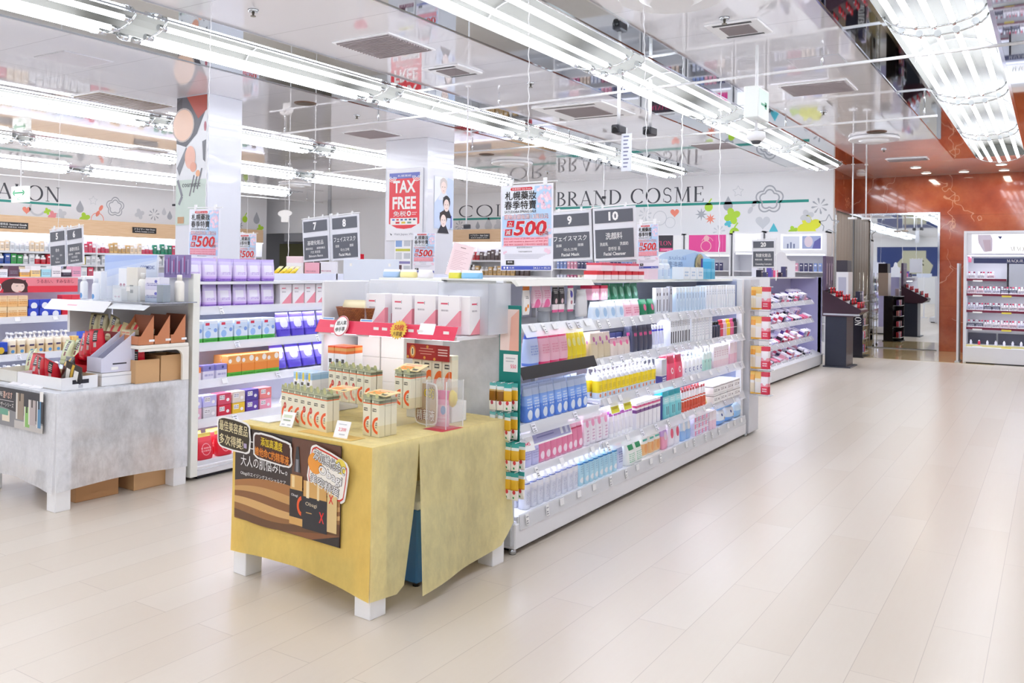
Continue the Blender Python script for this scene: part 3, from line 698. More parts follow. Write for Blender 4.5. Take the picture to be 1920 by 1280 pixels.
A(pouch('cotton_pack', .13, .24, .1, pack([(0, '#f8f4ea'), (.06, '#f6c488'), (.4, '#fbfaf4')], [('c', '#f2a860', .5, .25, .22, 1.6), ('r', '#58c0b0', .2, .8, .48, .54), ('t', '#e8c090', .15, .85, .6, .85, 4)])), 'white cotton pack with orange flowers', 'bottom shelf', 3, 5.7, 6.06, -2.58, .2, rows=2, dd=.11)
A(pouch('refill_pouch', .11, .2, .06, pack([(0, '#f6a8c4'), (.5, '#d8b0e8')], [('c', '#fbe6f2', .5, .5, .25, 1.6)])), 'pink shading to lilac refill pouch', 'bottom shelf', 1, 6.07, 6.2, -2.55, .2)
A(pouch('refill_pouch', .11, .235, .06, pack([(0, '#f6f2fa'), (.82, '#9a5ac0')], [('c', '#f0507a', .5, .42, .26, 1.6), ('t', '#b070c8', .2, .8, .66, .8, 3)])), 'white purple-topped pouch with red disc', 'bottom shelf', 2, 6.21, 6.46, -2.55, .2, rows=2, dd=.07)
A(pouch('refill_pouch', .11, .235, .06, pack([(0, '#9cc4f4'), (.35, '#d8e8fb'), (.82, '#7a6ac8')], [('c', '#fbfbff', .5, .48, .24, 1.6)])), 'blue refill pouch with violet top', 'bottom shelf', 2, 6.47, 6.71, -2.55, .2, rows=2, dd=.07)
A(carton('tissue_box', .085, .08, .055, pack([(0, '#f2e6f4')], [('r', '#ec8ab4', .08, .45, .15, .8), ('t', '#a8a0d0', .5, .92, .2, .8, 2)])), 'small pink and white carton', 'bottom shelf', 4, 6.73, 7.08, -2.55, .2, tiers=3, dz=.056)
A(bag('cotton_bag', .17, .14, .12, pack([(0, '#f8c25a'), (.4, '#fbe08a'), (.7, '#f8efc0')], [('c', '#f29a6a', .4, .45, .16, .9)])), 'orange and yellow puff bag', 'bottom shelf', 2, 6.75, 7.15, -2.66, .37, rows=1)
A(carton('soap_box', .08, .09, .16, pack([(0, '#f4d0e2'), (.5, '#f8eef6')])), 'upright pink and white soap box', 'bottom shelf', 2, 7.08, 7.26, -2.55, .2)
A(bag('tissue_bag', .2, .15, .16, pack([(0, '#7fb4f4'), (.3, '#eef4fd'), (.7, '#fbfcff')], [('c', '#4a5a9a', .4, .62, .08, 1), ('c', '#b08a60', .7, .4, .08, 1)])), 'plump white and blue tissue bag', 'bottom shelf', 2, 7.3, 7.8, -2.64, .2, tiers=2, dz=.13)
A(bag('tissue_bag', .18, .14, .14, pack([(0, '#9fcdf6'), (.5, '#d8ecfb')])), 'pale blue tissue bag', 'bottom shelf', 1, 7.8, 8.05, -2.58, .2)
# second shelf
A(pouch('refill_pouch', .09, .185, .05, pack([(0, '#c8c8ee'), (.6, '#e6e4f6'), (.9, '#b8b6dc')], [('t', '#9a98cc', .2, .8, .2, .5, 4)])), 'lilac refill pouch', 'second shelf up', 2, 4.06, 4.22, -2.62, .435, rows=2)
A(pouch('refill_pouch', .075, .185, .05, pack([(0, '#f0a2c0'), (.06, '#ec86ac'), (.72, '#c83a64'), (.77, '#f4bcd0'), (.9, '#e6e2ee')], [('c', '#fae6f0', .5, .22, .3, 2.4)])), 'pink refill pouch with pale dot', 'second shelf up', 8, 4.22, 4.78, -2.62, .435, rows=2, dd=.06)
A(pouch('refill_pouch', .085, .2, .045, pack([(0, '#f4eef6'), (.75, '#f2c8da'), (.88, '#f4eef6')], [('c', '#f0a0c4', .5, .68, .26, 2.2), ('t', '#c890b8', .3, .7, .1, .5, 4)])), 'white refill pouch with pink badge', 'second shelf up', 4, 4.8, 5.16, -2.62, .435, rows=2)
A(squeeze('cleanser_tube', .055, .19, pack([(0, '#f2f0f8'), (.5, '#fbf8fd'), (.72, '#b45ab0'), (.85, '#f6f0fa')]), WHITE), 'white squeeze tube with purple shoulder', 'second shelf up', 6, 5.18, 5.56, -2.6, .43, rows=3, dd=.05)
A(carton('cream_box', .06, .05, .19, pack([(0, '#f6f4fb'), (.62, '#7a4a8a'), (.74, '#fbf2f6'), (.82, '#d85a8a'), (.9, '#fbfbff')])), 'tall white box banded purple and pink', 'second shelf up', 6, 5.56, 6.02, -2.6, .43, rows=2, dd=.06)
A(carton('navy_box', .05, .06, .18, pack([(0, '#2a348c')])), 'narrow navy box', 'second shelf up', 1, 6.02, 6.1, -2.62, .43)
A(pouch('refill_pouch', .12, .21, .05, pack([(0, '#7fd2da'), (.55, '#aee6ea'), (.8, '#38b0bc')], [('r', '#3a6a80', .3, .42, .15, .45), ('r', '#3a6a80', .6, .72, .15, .45), ('t', '#f4fbfb', .15, .85, .6, .75, 2)])), 'turquoise refill pouch', 'second shelf up', 3, 6.1, 6.48, -2.6, .43, rows=2)
A(squeeze('cleanser_tube', .05, .18, pack([(0, '#d85a40'), (.35, '#f4f0f2'), (.42, '#d85a40'), (.5, '#f8f6fa'), (.85, '#c84a50')]), mat('#d8553c', .3)), 'white and red squeeze tube with red cap', 'second shelf up', 9, 6.5, 7.06, -2.6, .43, rows=2, dd=.055)
A(carton('mask_box', .17, .2, .075, pack([(0, '#f8f6f6'), (.8, '#2a2228'), (.86, '#fbfafb')], [('c', '#4a4048', .8, .4, .07, .6), ('t', '#8a8088', .1, .6, .25, .6, 2)])), 'flat white box with a black line', 'second shelf up', 4, 7.08, 7.85, -2.64, .43, tiers=2, dz=.077)
# third shelf
A(pouch('refill_pouch', .085, .21, .055, pack([(0, '#5f8ee6'), (.45, '#86aef2'), (.72, '#c8d8f6'), (.9, '#b0c0e0')], [('c', '#e6eefb', .5, .2, .3, 2.2), ('t', '#dce8fb', .2, .8, .36, .66, 4)])), 'blue refill pouch with white dot', 'third shelf up', 9, 4.06, 4.84, -2.63, .685, rows=2, dd=.065)
A(bottle('lotion_bottle', .066, .06, .21, pack([(0, '#dfe8f4'), (.28, '#f6da2a'), (.8, '#f2f4fa')], [('c', '#f08a5a', .4, .15, .16, 2), ('t', '#c8aa20', .2, .8, .4, .62, 3)]), WHITE), 'white bottle with broad yellow label', 'third shelf up', 14, 4.98, 5.95, -2.62, .715, rows=2, dd=.07)
A(carton('mask_box', .1, .06, .18, pack([(0, '#4a4a9a'), (.3, '#d8d6e0'), (.35, '#c8c8d2')], [('t', '#f4f4fa', .15, .85, .06, .25, 2)])), 'grey box with navy foot', 'third shelf up', 1, 5.98, 6.16, -2.6, .715)
A(pouch('refill_pouch', .13, .19, .06, pack([(0, '#ee5a7a'), (.7, '#d83a5a')], [('c', '#fbe0e8', .4, .4, .18, 1.4), ('c', '#e8405e', .42, .4, .09, 1.4)])), 'red refill pouch with pale swirl', 'third shelf up', 2, 6.17, 6.5, -2.6, .715, rows=2)
A(bottle('lotion_bottle', .07, .06, .19, pack([(0, '#f2f4fb'), (.5, '#fafbff')], [('o', '#3a4a9a', .5, .35, .2, 2, .06, .6)]), mat('#dfeaf6', .25)), 'white pump bottle with navy crescent', 'third shelf up', 5, 6.52, 6.98, -2.62, .715, rows=3, dd=.075)
A(bottle('lotion_bottle', .06, .055, .2, pack([(0, '#bfe6dc'), (.6, '#e6f4f0')], [('c', '#2f6a6a', .6, .5, .14, 2)]), WHITE, 'cap'), 'mint green capped bottle', 'third shelf up', 3, 7.0, 7.22, -2.62, .715, rows=2, dd=.065)
A(carton('lotion_box', .065, .06, .19, pack([(0, '#f6dce6'), (.35, '#f8eef4'), (.9, '#fbf6fa')], [('t', '#d8a8c0', .2, .8, .5, .8, 3)])), 'pale pink lotion box', 'third shelf up', 6, 7.24, 7.66, -2.62, .715, rows=2, dd=.065)
A(carton('lotion_box', .065, .06, .21, pack([(0, '#f4c8da'), (.45, '#f8e8f2')])), 'taller pink lotion box', 'third shelf up', 3, 7.68, 7.92, -2.62, .715, rows=2, dd=.065)
# fourth shelf: near bay bottles, then jars, boxes and sheets
A(pouch('refill_pouch', .13, .2, .075, pack([(0, '#6f8fe0'), (.08, '#c6d4f4'), (.78, '#3f5cc0')], [('t', '#8aa2e0', .2, .8, .3, .6, 4)])), 'pale blue refill pouch with dark blue gable', 'black near shelf', 1, 4.06, 4.21, -2.64, 1.005)
A(pouch('refill_pouch', .12, .2, .075, pack([(0, '#e83a72'), (.08, '#f6c0d0'), (.76, '#e84a7c')], [('t', '#e890ac', .2, .8, .3, .6, 4)])), 'pink refill pouch with hot pink gable', 'black near shelf', 3, 4.21, 4.56, -2.64, 1.005)
A(pouch('refill_pouch', .08, .21, .05, pack([(0, '#e6c818'), (.1, '#f2dc22'), (.8, '#d8ba10')], [('c', '#f4ee9a', .5, .5, .25, 2)]), lean=.03), 'yellow refill pouch', 'black near shelf', 4, 4.56, 4.83, -2.64, 1.005)
A(pouch('mask_pack', .1, .17, .04, pack([(0, '#d8c8a8'), (.6, '#e8d8c8')], [('c', '#c86aa0', .4, .75, .16, 1.6), ('c', '#a86ab0', .7, .6, .12, 1.6)])), 'beige floral mask pack', 'fourth shelf up', 3, 4.9, 5.2, -2.64, .98, rows=2, dd=.07)
A(pouch('mask_pack', .1, .12, .04, pack([(0, '#e4d6cc'), (.7, '#d8a8b4')], [('c', '#e86a9a', .5, .7, .2, 1.4)])), 'small cream mask pack with pink flower', 'fourth shelf up', 3, 5.2, 5.5, -2.62, .98)
A(carton('soap_box', .1, .07, .07, pack([(0, '#22264a'), (.5, '#3a3f6a')], [('r', '#d8d8e0', .15, .85, .4, .55)])), 'low navy soap box', 'fourth shelf up', 3, 5.22, 5.55, -2.74, .98, tiers=2, dz=.072)
A(pouch('mask_pack', .085, .2, .04, pack([(0, '#44465c'), (.75, '#34364a')], [('c', '#ec5a9a', .35, .62, .14, 2), ('c', '#ec5a9a', .65, .62, .14, 2)])), 'charcoal pack with two pink dots', 'fourth shelf up', 4, 5.56, 5.92, -2.63, .98, rows=2)
A(squeeze('cleanser_tube', .045, .17, pack([(0, '#e4e6fa'), (.7, '#4a50d0'), (.8, '#f0f0fc')]), WHITE), 'white tube with violet band', 'fourth shelf up', 4, 5.94, 6.16, -2.63, .98, rows=2)
A(carton('blade_box', .035, .12, .225, pack([(0, '#f2f4fa')], [('r', '#2a2c3a', .2, .8, .1, .5), ('t', '#2a2c3a', .15, .85, .66, .95, 5)])), 'slim white box with dark graphic', 'fourth shelf up', 9, 6.18, 6.62, -2.64, .98)
A(carton('sheet_box', .05, .12, .22, pack([(0, '#f4f6fb')], [('t', '#c8ccdc', .2, .8, .2, .8, 6)])), 'slim plain white sheet box', 'fourth shelf up', 8, 6.64, 7.16, -2.64, .98)
A(bottle('lotion_bottle', .07, .06, .14, pack([(0, '#2a2c40'), (.6, '#33364c')]), BLACK, 'cap'), 'black capped bottle', 'fourth shelf up', 4, 7.2, 7.5, -2.64, .98)
for i, (c, w) in enumerate((('#d83a50', 'red'), ('#e8c0d0', 'pale pink'), ('#f2c820', 'yellow'), ('#e86a9a', 'rose'), ('#3a3540', 'dark'))):
    A(bottle('nail_polish', .045, .04, .15, pack([(0, c), (.55, '#f6e6ec'), (.6, c)]), mat(c, .3), 'cap'), w + ' slim capped bottle', 'fourth shelf up', 2, 7.5+i*.1, 7.6+i*.1, -2.64, .98)
# top shelf
A(jar('clear_jar', .04, .1, mat('#d4dade', .1, 0, 0, .55), mat('#e2e6ea', .2)), 'frosted clear jar', 'near top shelf', 5, 4.25, 4.8, -2.68, 1.245)
hp = hangpack('nail_pack', .075, .165, .02, pack([(0, '#f6f2f0'), (.84, '#f08a3a')], [('c', '#f2943c', .35, .2, .16, 2), ('c', '#f2943c', .65, .3, .14, 2), ('t', '#4a4a4a', .25, .75, .55, .66, 2)]))
A(hp, 'white hanging packet with orange slices', 'under the canopy', 1, 4.03, 4.13, -2.53, 1.47)
A(hangpack('mask_pack', .1, .13, .03, pack([(0, '#f6b8d4'), (.2, '#f8d6e6')], [('c', '#f06aa8', .5, .15, .3, 1.2), ('t', '#e88ab8', .2, .8, .4, .8, 4)])), 'pink hanging mask packet', 'under the canopy', 2, 4.14, 4.36, -2.55, 1.47)
A(hangpack('foot_pack', .07, .165, .02, pack([(0, '#ec5a9a'), (.1, '#f8f0f4'), (.3, '#33343a'), (.92, '#f4eaf0')], [('c', '#e8c8d0', .5, .42, .2, 2), ('t', '#f4f4f4', .15, .85, .68, .86, 3)])), 'black and white hanging foot mask packet', 'under the canopy', 2, 4.38, 4.54, -2.55, 1.47)
A(hangpack('foot_pack', .075, .165, .02, pack([(0, '#ec5a9a'), (.08, '#fbf8fb'), (.88, '#ec5a9a')], [('c', '#4a4ac0', .5, .66, .22, 1.6), ('c', '#b87a88', .5, .35, .18, 2.4)])), 'white hanging packet with purple badge', 'under the canopy', 1, 4.56, 4.66, -2.55, 1.47)
A(pouch('plain_pack', .12, .17, .05, pack([(0, '#dcdce0')])), 'plain grey pack', 'near top shelf', 1, 4.68, 4.82, -2.6, 1.27)
A(carton('puff_carton', .11, .09, .1, pack([(0, '#f2b8c8'), (.78, '#c8254a')], [('c', '#fbe6ec', .3, .4, .16, .9), ('c', '#fbe6ec', .68, .42, .16, .9)])), 'pink carton with crimson lid', 'top shelf', 2, 4.9, 5.2, -2.75, 1.36)
A(pouch('mask_pack', .12, .12, .06, pack([(0, '#dde8f4'), (.7, '#f2f4fa')], [('c', '#a8c8e6', .5, .4, .25, 1)])), 'pale blue mask pack', 'top shelf', 4, 4.9, 5.4, -2.64, 1.235)
A(pouch('mask_pack', .13, .12, .06, pack([(0, '#f4c2d0'), (.7, '#f8dce6')], [('t', '#d86a8a', .15, .85, .2, .6, 3)])), 'pale pink mask pack', 'top shelf', 2, 5.4, 5.68, -2.64, 1.235)
A(pouch('mask_pack', .11, .12, .06, pack([(0, '#1f7a54'), (.7, '#2f9a6c')], [('c', '#e86a9a', .5, .5, .2, 1)])), 'small green mask pack', 'top shelf', 2, 5.7, 5.96, -2.64, 1.235)
A(pouch('mask_pack', .12, .2, .06, pack([(0, '#1d7450'), (.3, '#2a9468'), (.36, '#e6f0ea'), (.42, '#1d7450')], [('c', '#7ac0a0', .5, .7, .26, 1.4)])), 'green mask pouch', 'top shelf', 5, 5.2, 5.85, -2.78, 1.27)
A(carton('blade_box', .055, .03, .2, pack([(0, '#e4e6ee')], [('c', '#5a5c68', .5, .75, .2, 3), ('r', '#5a5c68', .35, .65, .1, .55)])), 'white card with grey comb print', 'top shelf', 4, 5.98, 6.25, -2.64, 1.235)
A(carton('blade_box', .06, .03, .21, pack([(0, '#b8bac4')], [('o', '#6a6c78', .5, .8, .25, 3, .08)])), 'silver card with ring print', 'top shelf', 1, 6.25, 6.34, -2.64, 1.235)
A(carton('serum_box', .05, .1, .2, pack([(0, '#d4e6f8'), (.8, '#eaf4fc')], [('r', '#6a8ab8', .4, .6, .55, .75), ('r', '#8ab4e0', .45, .55, .15, .45)])), 'pale blue slim serum box', 'top shelf', 10, 6.36, 7.06, -2.66, 1.235)
A(carton('serum_box', .05, .1, .21, pack([(0, '#eef2fa'), (.85, '#f8fafd')], [('t', '#b8c4d8', .2, .8, .6, .8, 2)])), 'white slim serum box', 'top shelf', 12, 7.08, 7.9, -2.66, 1.235)
# on the top deck
A(carton('mask_box', .1, .1, .06, pack([(0, '#f6eef0'), (.55, '#d8303c')], [('c', '#f6f2f2', .5, .3, .14, .6)])), 'white box with red band', 'on the top deck', 7, 4.95, 5.8, -2.72, 1.5)
A(carton('mask_box', .16, .12, .055, pack([(0, '#f6e2ea'), (.7, '#d84a60')])), 'open pink and red box', 'on the top deck', 3, 4.98, 5.7, -2.72, 1.56)
A(carton('tissue_box', .18, .12, .08, pack([(0, '#f2dce8')])), 'pale pink box', 'on the top deck', 1, 5.85, 6.1, -2.74, 1.5)
A(bottle('lotion_bottle', .08, .07, .16, pack([(0, '#d4e4f6'), (.6, '#e6eefa')], [('t', '#7a9ad0', .3, .7, .2, .7, 4)]), mat('#e4ecf6', .3), 'cap'), 'pale blue lotion bottle', 'on the top deck', 2, 6.15, 6.4, -2.72, 1.5)
A(carton('skin_box', .09, .08, .09, pack([(0, '#5ab8dc'), (.7, '#7cccec')])), 'sky blue box', 'on the top deck', 3, 7.0, 7.35, -2.66, 1.5)
A(carton('skin_box', .08, .08, .09, pack([(0, '#5ab8dc'), (.7, '#7cccec')])), 'sky blue box set on another', 'on the top deck', 1, 7.2, 7.35, -2.66, 1.59)
A(carton('skin_box', .13, .1, .1, pack([(0, '#eef4fa')], [('t', '#a8c4e0', .2, .8, .2, .7, 2)])), 'white box with blue print', 'on the top deck', 3, 6.5, 7.0, -2.66, 1.5)

# the teal hook strip at the near corner, its header and the gold serum packets on it
hs = thing('hook_strip', 'teal hanging strip with a skin picture header at the near corner of the lit gondola', 'display', (-2.5, 3.965, 0), R(2)); TEALB = mat('#17877f', .35)
part('back_card', B().box(-.075, .06, -.004, .004, .35, 1.365, TEALB, .002), hs)
p = B(); p.y0 = -.005; p.rect(-.068, .05, 1.12, 1.345, mat('#f8e2da', .4)); p.shape([(-.01, 1.12), (.05, 1.12), (.05, 1.345), (.0, 1.3), (-.005, 1.2)], mat('#f4bca8', .4), 2); p.rect(-.055, -.03, 1.305, 1.325, TEALB, 2); p.disc(-.045, 1.29, .01, mat('#f2d23c', .4), 2)
p.rect(-.045, .045, 1.005, 1.1, TAGM); p.text('550', .0, .035, 1.025, 1.045, mat('#e8306a', .4), 2, .01); p.rect(-.03, .03, 1.075, 1.082, GREY, 2); p.rect(-.03, .02, 1.06, 1.065, GREY, 2)
part('lettering', p, hs)
hk = B().tube([(0, 0, 0), (0, -.11, 0)], .002, CHROME, 5).mesh('hook')
for i in range(4):
    for x in (-.05, .0, .045): link('hook', hk, hs, (x+(.05 if i > 1 else 0), 0, .955-.155*i))
gold = hangpack('serum_packet', .043, .145, .018, pack([(0, '#f6f4f0'), (.36, '#c89018'), (.4, '#e6b42a'), (.74, '#e4ecea'), (.84, '#3aa49c')], [('c', '#d8404c', .5, .3, .2, 2.6), ('r', '#2f9a60', .3, .5, .06, .14)], .25))
amber = hangpack('serum_packet', .043, .145, .018, pack([(0, '#f4f2ee'), (.34, '#8a5a14'), (.7, '#c4a468'), (.76, '#dfe8e6'), (.88, '#58aca6')], [('c', '#b8405a', .5, .28, .2, 2.6)], .25))
for i in range(4):
    for j, x in enumerate((-.05, .0, .045)):
        for q in range(2):
            P = amber if (i < 2 and j < 2) else gold
            P.put('%s serum packet, %s hook of the %s row on the teal strip, %s on it' % ('amber' if P is amber else 'gold', ORD[j], ORD[i], ('front', 'behind')[q]), (-2.5+x+.012*q+(.05 if i > 1 else 0), 3.965-.1+.045*q, .953-.155*i), rnd.uniform(-.3, .3), 'serum packets on the teal strip')
# yellow price cards and the lavender shelf talker
def card(label, pts_w, h, loc, rz, build, rx=0.0, name='price_card', cat='card', th=.003, m=TAGM, group=None):
    c = thing(name, label, cat, loc, rz, group, B().box(-pts_w/2, pts_w/2, 0, th, 0, h, m), rx); p = B(); build(p); part('lettering', p, c); return c
def yc(p): p.rect(-.06, .06, .005, .095, mat('#f2ee4a', .45)); p.rect(-.045, .03, .06, .066, mat('#c8b820', .5), 2); p.rect(-.045, .04, .03, .045, mat('#d8c42a', .5), 2)
for i, y in enumerate((5.3, 5.5)): card('yellow price card hanging under the yellow-labelled bottles, %s of two' % ('nearer', 'farther')[i], .13, .1, (-2.5, y, .6), R(90), yc, R(-14))
def lav(p): p.rect(-.22, .22, .01, .115, mat('#a9a9d2', .4)); p.shape([(.1, .02), (.13, .02), (.13, .07), (.12, .1), (.11, .1), (.1, .07)], mat('#eef0fb', .4), 2); p.shape([(.16, .02), (.19, .02), (.19, .06), (.175, .09), (.16, .06)], mat('#dfe2f6', .4), 2); [p.rect(-.18, .02, .09-.018*i, .097-.018*i, mat('#7d7db4', .4), 2) for i in range(4)]
card('lavender shelf talker with bottle pictures under the blue pouches', .46, .125, (-2.5, 4.45, .56), R(90), lav, R(-20), 'shelf_talker', 'sign')
card('white price board leaning low by the teal strip', .16, .1, (-2.49, 4.12, .545), R(80), lambda p: (p.text('445', .0, .05, .03, .05, mat('#e8306a', .4), 2, .01), p.rect(-.06, .0, .07, .078, GREY)), R(-24), 'price_board', 'card')

# ------------------------------------------------------------------ the gondola of purple pouches: right face x = -5.24, from y = 4.06
GB = thing('gondola', 'white gondola stocked with purple pouches behind the white-cloth table', 'shelving', (-5.75, 6.0, 0))
wpart('base', B().box(-6.26, -5.26, 4.07, 8.14, .03, .1, WHITEM, .005), GB); wpart('plinth', B().box(-6.2, -5.3, 4.12, 8.1, 0, .03, DARK), GB)
wpart('spine_panel', B().box(-5.78, -5.74, 4.08, 8.12, .1, 1.5, BACKM), GB)
wpart('end_panel', B().box(-6.24, -5.26, 4.04, 4.07, .04, 1.47, WHITEM, .004), GB); wpart('upright', B().box(-5.31, -5.25, 4.025, 4.085, .03, 1.5, mat('#f2f2ea', .3), .003), GB)
wpart('top_deck', B().box(-6.26, -5.34, 4.07, 8.12, 1.42, 1.44, WHITEM), GB)
for z, nt, lab in ((.12, 2, None), (.41, 6, None), (.7, 6, None), (.975, 5, None), (1.245, 4, None)): wshelf(GB, -5.74, -5.36 if z > .2 else -5.29, 4.08, 8.1, z, nt, lip=.05, lean=.5)
for z in (.38, .67, .945, 1.215): shelf_light(-5.44, 5.0, z-.03, 1.8, 3.4)
WB = 'purple pouch gondola'
def Bq(P, desc, where, n, a, b, dep, z, **k): row(P, desc, where + ', ' + WB, n, a, b, dep, z, R(90), **k)
lul = pack([(0, '#8a6ac8'), (.03, '#b490e0'), (.14, '#d6b8f0'), (.22, '#e4d6f6'), (.7, '#d4c8f0'), (.86, '#c4b2ea')], [('r', '#f0ecfa', .1, .7, .4, .72), ('t', '#7a4ab8', .08, .92, .03, .13, 1), ('t', '#b49ad8', .2, .8, .3, .42, 2)], .25)
PP = pouch('mask_pouch', .128, .175, .06, lul)
Bq(PP, 'glossy lilac mask pouch', 'top shelf', 6, 4.08, 4.93, -5.42, 1.245); Bq(PP, 'glossy lilac mask pouch', 'on the top deck', 6, 4.08, 4.93, -5.42, 1.44, rows=2, dd=.09)
pinkm = pack([(0, '#f8f4f6')], [('w', '#f49aa8', 1, -1.5, .06), ('r', '#e0506a', .14, .46, .78, .82), ('r', '#9aa0a8', .47, .5, .76, .84), ('t', '#a8a0a8', .15, .5, .58, .66, 1)])
Bq(carton('mask_box', .125, .06, .17, pinkm), 'white mask box with pink corner', 'top shelf', 7, 4.97, 5.93, -5.42, 1.245, rows=2, dd=.08)
Bq(carton('mask_pouch', .128, .07, .165, pack([(0, '#4fb848'), (.2, '#dfeaf8'), (.55, '#d2e2f6'), (.85, '#e8f0fa')], [('c', '#7fa0e0', .82, .55, .12, 1.3), ('c', '#9cc0f2', .3, .38, .2, 1.2), ('r', '#e0405a', .12, .4, .78, .9), ('t', '#2f8a3a', .1, .9, .04, .16, 1), ('t', '#5a6a9a', .3, .5, .6, .68, 1)]), .004), 'white-blue mask carton with green foot', 'fourth shelf up', 6, 4.08, 4.93, -5.42, .98, rows=2, dd=.085)
vio = pack([(0, '#5a4ac0'), (.3, '#7e6ee0'), (.6, '#c6c2f4'), (.8, '#6a58d0')], [('c', '#e8e6fb', .5, .55, .3, 1.3), ('t', '#4a3ab0', .2, .8, .2, .4, 2)], .18)
Bq(pouch('mask_pouch', .14, .2, .05, vio), 'shiny violet mask pouch', 'fourth shelf up', 6, 4.97, 5.9, -5.42, .98, tilt=R(-10))
Bq(pouch('mask_pouch', .15, .22, .05, vio), 'large shiny violet mask pouch', 'third shelf up', 7, 4.95, 6.1, -5.44, .712, tilt=R(-17))
Bq(carton('skin_box', .1, .07, .1, pack([(0, '#f2e8ea'), (.6, '#f08a4a')], [('c', '#f8e6d8', .5, .8, .2, .8)])), 'white box with orange top', 'third shelf up', 1, 4.09, 4.22, -5.42, .7); Bq(carton('skin_box', .1, .07, .11, pack([(0, '#e4e0f2'), (.6, '#8a86c8')], [('c', '#4a4a8a', .6, .8, .1, 1), ('t', '#a8a4cc', .1, .9, .2, .45, 1)])), 'lavender and white box', 'third shelf up', 2, 4.22, 4.45, -5.42, .7)
Bq(carton('skin_box', .09, .06, .035, pack([(0, '#f0eaf2'), (.5, '#e8708a')])), 'thin pink-edged box', 'third shelf up', 1, 4.09, 4.2, -5.42, .812)
Bq(carton('mask_pouch', .13, .08, .165, pack([(0, '#58b83c'), (.22, '#f0903c'), (.6, '#f4a85c')], [('c', '#fbf4ea', .75, .82, .17, 1.2), ('c', '#fbf4ea', .15, .75, .12, 1.2), ('t', '#3a8a28', .1, .9, .05, .17, 1)]), .004), 'orange mask carton with green foot', 'third shelf up', 4, 4.45, 4.97, -5.42, .7, rows=2, dd=.09)
for t, rowc in enumerate(([('#e8b8cc', 'pale pink'), ('#dcd8de', 'grey'), ('#d8324a', 'red'), ('#f2c83a', 'yellow'), ('#6a4aa8', 'purple'), ('#f4a0b8', 'rose')], [('#c8c4ee', 'lilac'), ('#c8c4ee', 'lilac'), ('#d8506a', 'raspberry'), ('#e8dcd0', 'cream'), ('#5a48a0', 'violet'), ('#f08a8a', 'coral')])):
    for i, (c, w) in enumerate(rowc):
        P = carton('skin_box', .12, .09, .085, pack([(0, c)], [('r', '#f6f2f6', .1, .5, .45, .85), ('t', '#5a5060', .12, .48, .5, .8, 2), ('c', '#fbf6fa', .75, .4, .12, .8)]))
        P.put('%s cream box, %s from the left, %s tier, second shelf up, %s' % (w, ORD[i], ('lower', 'upper')[t], WB), (-5.42, 4.15+i*.135, .412+.087*t), R(90), 'cream boxes on the second shelf')
Bq(pouch('rice_pack', .14, .19, .08, pack([(0, '#e0283c'), (.7, '#e83a4c'), (.86, '#f2dc6a')], [('o', '#f6a0a8', .5, .4, .26, 1.2, .02), ('t', '#f6b0b4', .2, .8, .3, .5, 2)]), lean=.02), 'red bag', 'bottom shelf', 4, 4.13, 4.85, -5.36, .12, rows=2, dd=.1)
# ------------------------------------------------------------------ the two cloth-covered tables
def m_cloth(name, c, thru, lo, hi):
    """thin fabric: part scatters in its own colour, part lets a tinted view through, with uneven fibres"""
    m, n = newmat(name, .8); n.col(lin(c)); out = [x for x in n.t.nodes if x.type == 'OUTPUT_MATERIAL'][0]
    tr = n.new('BsdfTransparent'); tr.inputs[0].default_value = lin(thru); tl_ = n.new('BsdfTranslucent'); tl_.inputs[0].default_value = lin(c)
    f = n.noise(n.mapping(n.coord('Object'), (1, 1, .6)), 11, 6, .72)
    r = n.new('MapRange'); n.put(r.inputs[0], f); r.inputs[1].default_value, r.inputs[2].default_value, r.inputs[3].default_value, r.inputs[4].default_value = .35, .65, lo, hi
    m1 = n.new('MixShader'); m1.inputs[0].default_value = .3; n.put(m1.inputs[1], n.b.outputs[0]); n.put(m1.inputs[2], tl_.outputs[0])
    m2 = n.new('MixShader'); n.put(m2.inputs[0], r.outputs[0]); n.put(m2.inputs[1], m1.outputs[0]); n.put(m2.inputs[2], tr.outputs[0]); n.put(out.inputs[0], m2.outputs[0])
    return m
YCLOTH, WCLOTH = m_cloth('yellow_nonwoven', '#fff3ba', '#faeab0', .1, .27), m_cloth('white_nonwoven', '#f6f7fa', '#f8f8fa', .14, .42)
YFOLD = m_cloth('yellow_nonwoven_doubled', '#fde084', '#f6cc58', .1, .2)
def table(name, label, loc, rz, w, d, h, apron):
    t = thing(name, label, 'table', loc, rz)
    part('tabletop', B().box(-w/2, w/2, -d/2, d/2, h-.03, h, WHITE, .003), t)
    for sx in (-1, 1):
        for sy in (-1, 1): part('leg', B().box(min(sx*w/2, sx*(w/2-.1)), max(sx*w/2, sx*(w/2-.1)), min(sy*d/2, sy*(d/2-.1)), max(sy*d/2, sy*(d/2-.1)), 0, h-.03, WHITE, .003), t)
    if apron: part('front_panel', B().box(-w/2+.1, w/2-.1, -d/2+.01, -d/2+.03, .24, h-.03, WHITE), t)
    return t
def drop_side(b, m, p0, p1, top, bot, out, bulge=.012, nu=24, nv=14, ph=0.0):
    """one hanging side of a cloth from (x, y) p0 to p1, bottom edge height bot(u), pushed out along out"""
    idx = []
    for j in range(nv+1):
        r = []
        for i in range(nu+1):
            u, v = i/nu, j/nv; zb = bot(u); z = top + (zb-top)*v
            e = .004 + bulge*v*v*(1+.7*math.sin(u*9+ph)+.4*math.sin(u*21+2*ph)); r.append((p0[0]+(p1[0]-p0[0])*u+out[0]*e, p0[1]+(p1[1]-p0[1])*u+out[1]*e, z))
        idx.append(b.pts(r))
    for q, s in zip(idx, idx[1:]):
        for i in range(nu): b.face((q[i], q[i+1], s[i+1], s[i]), m, True)
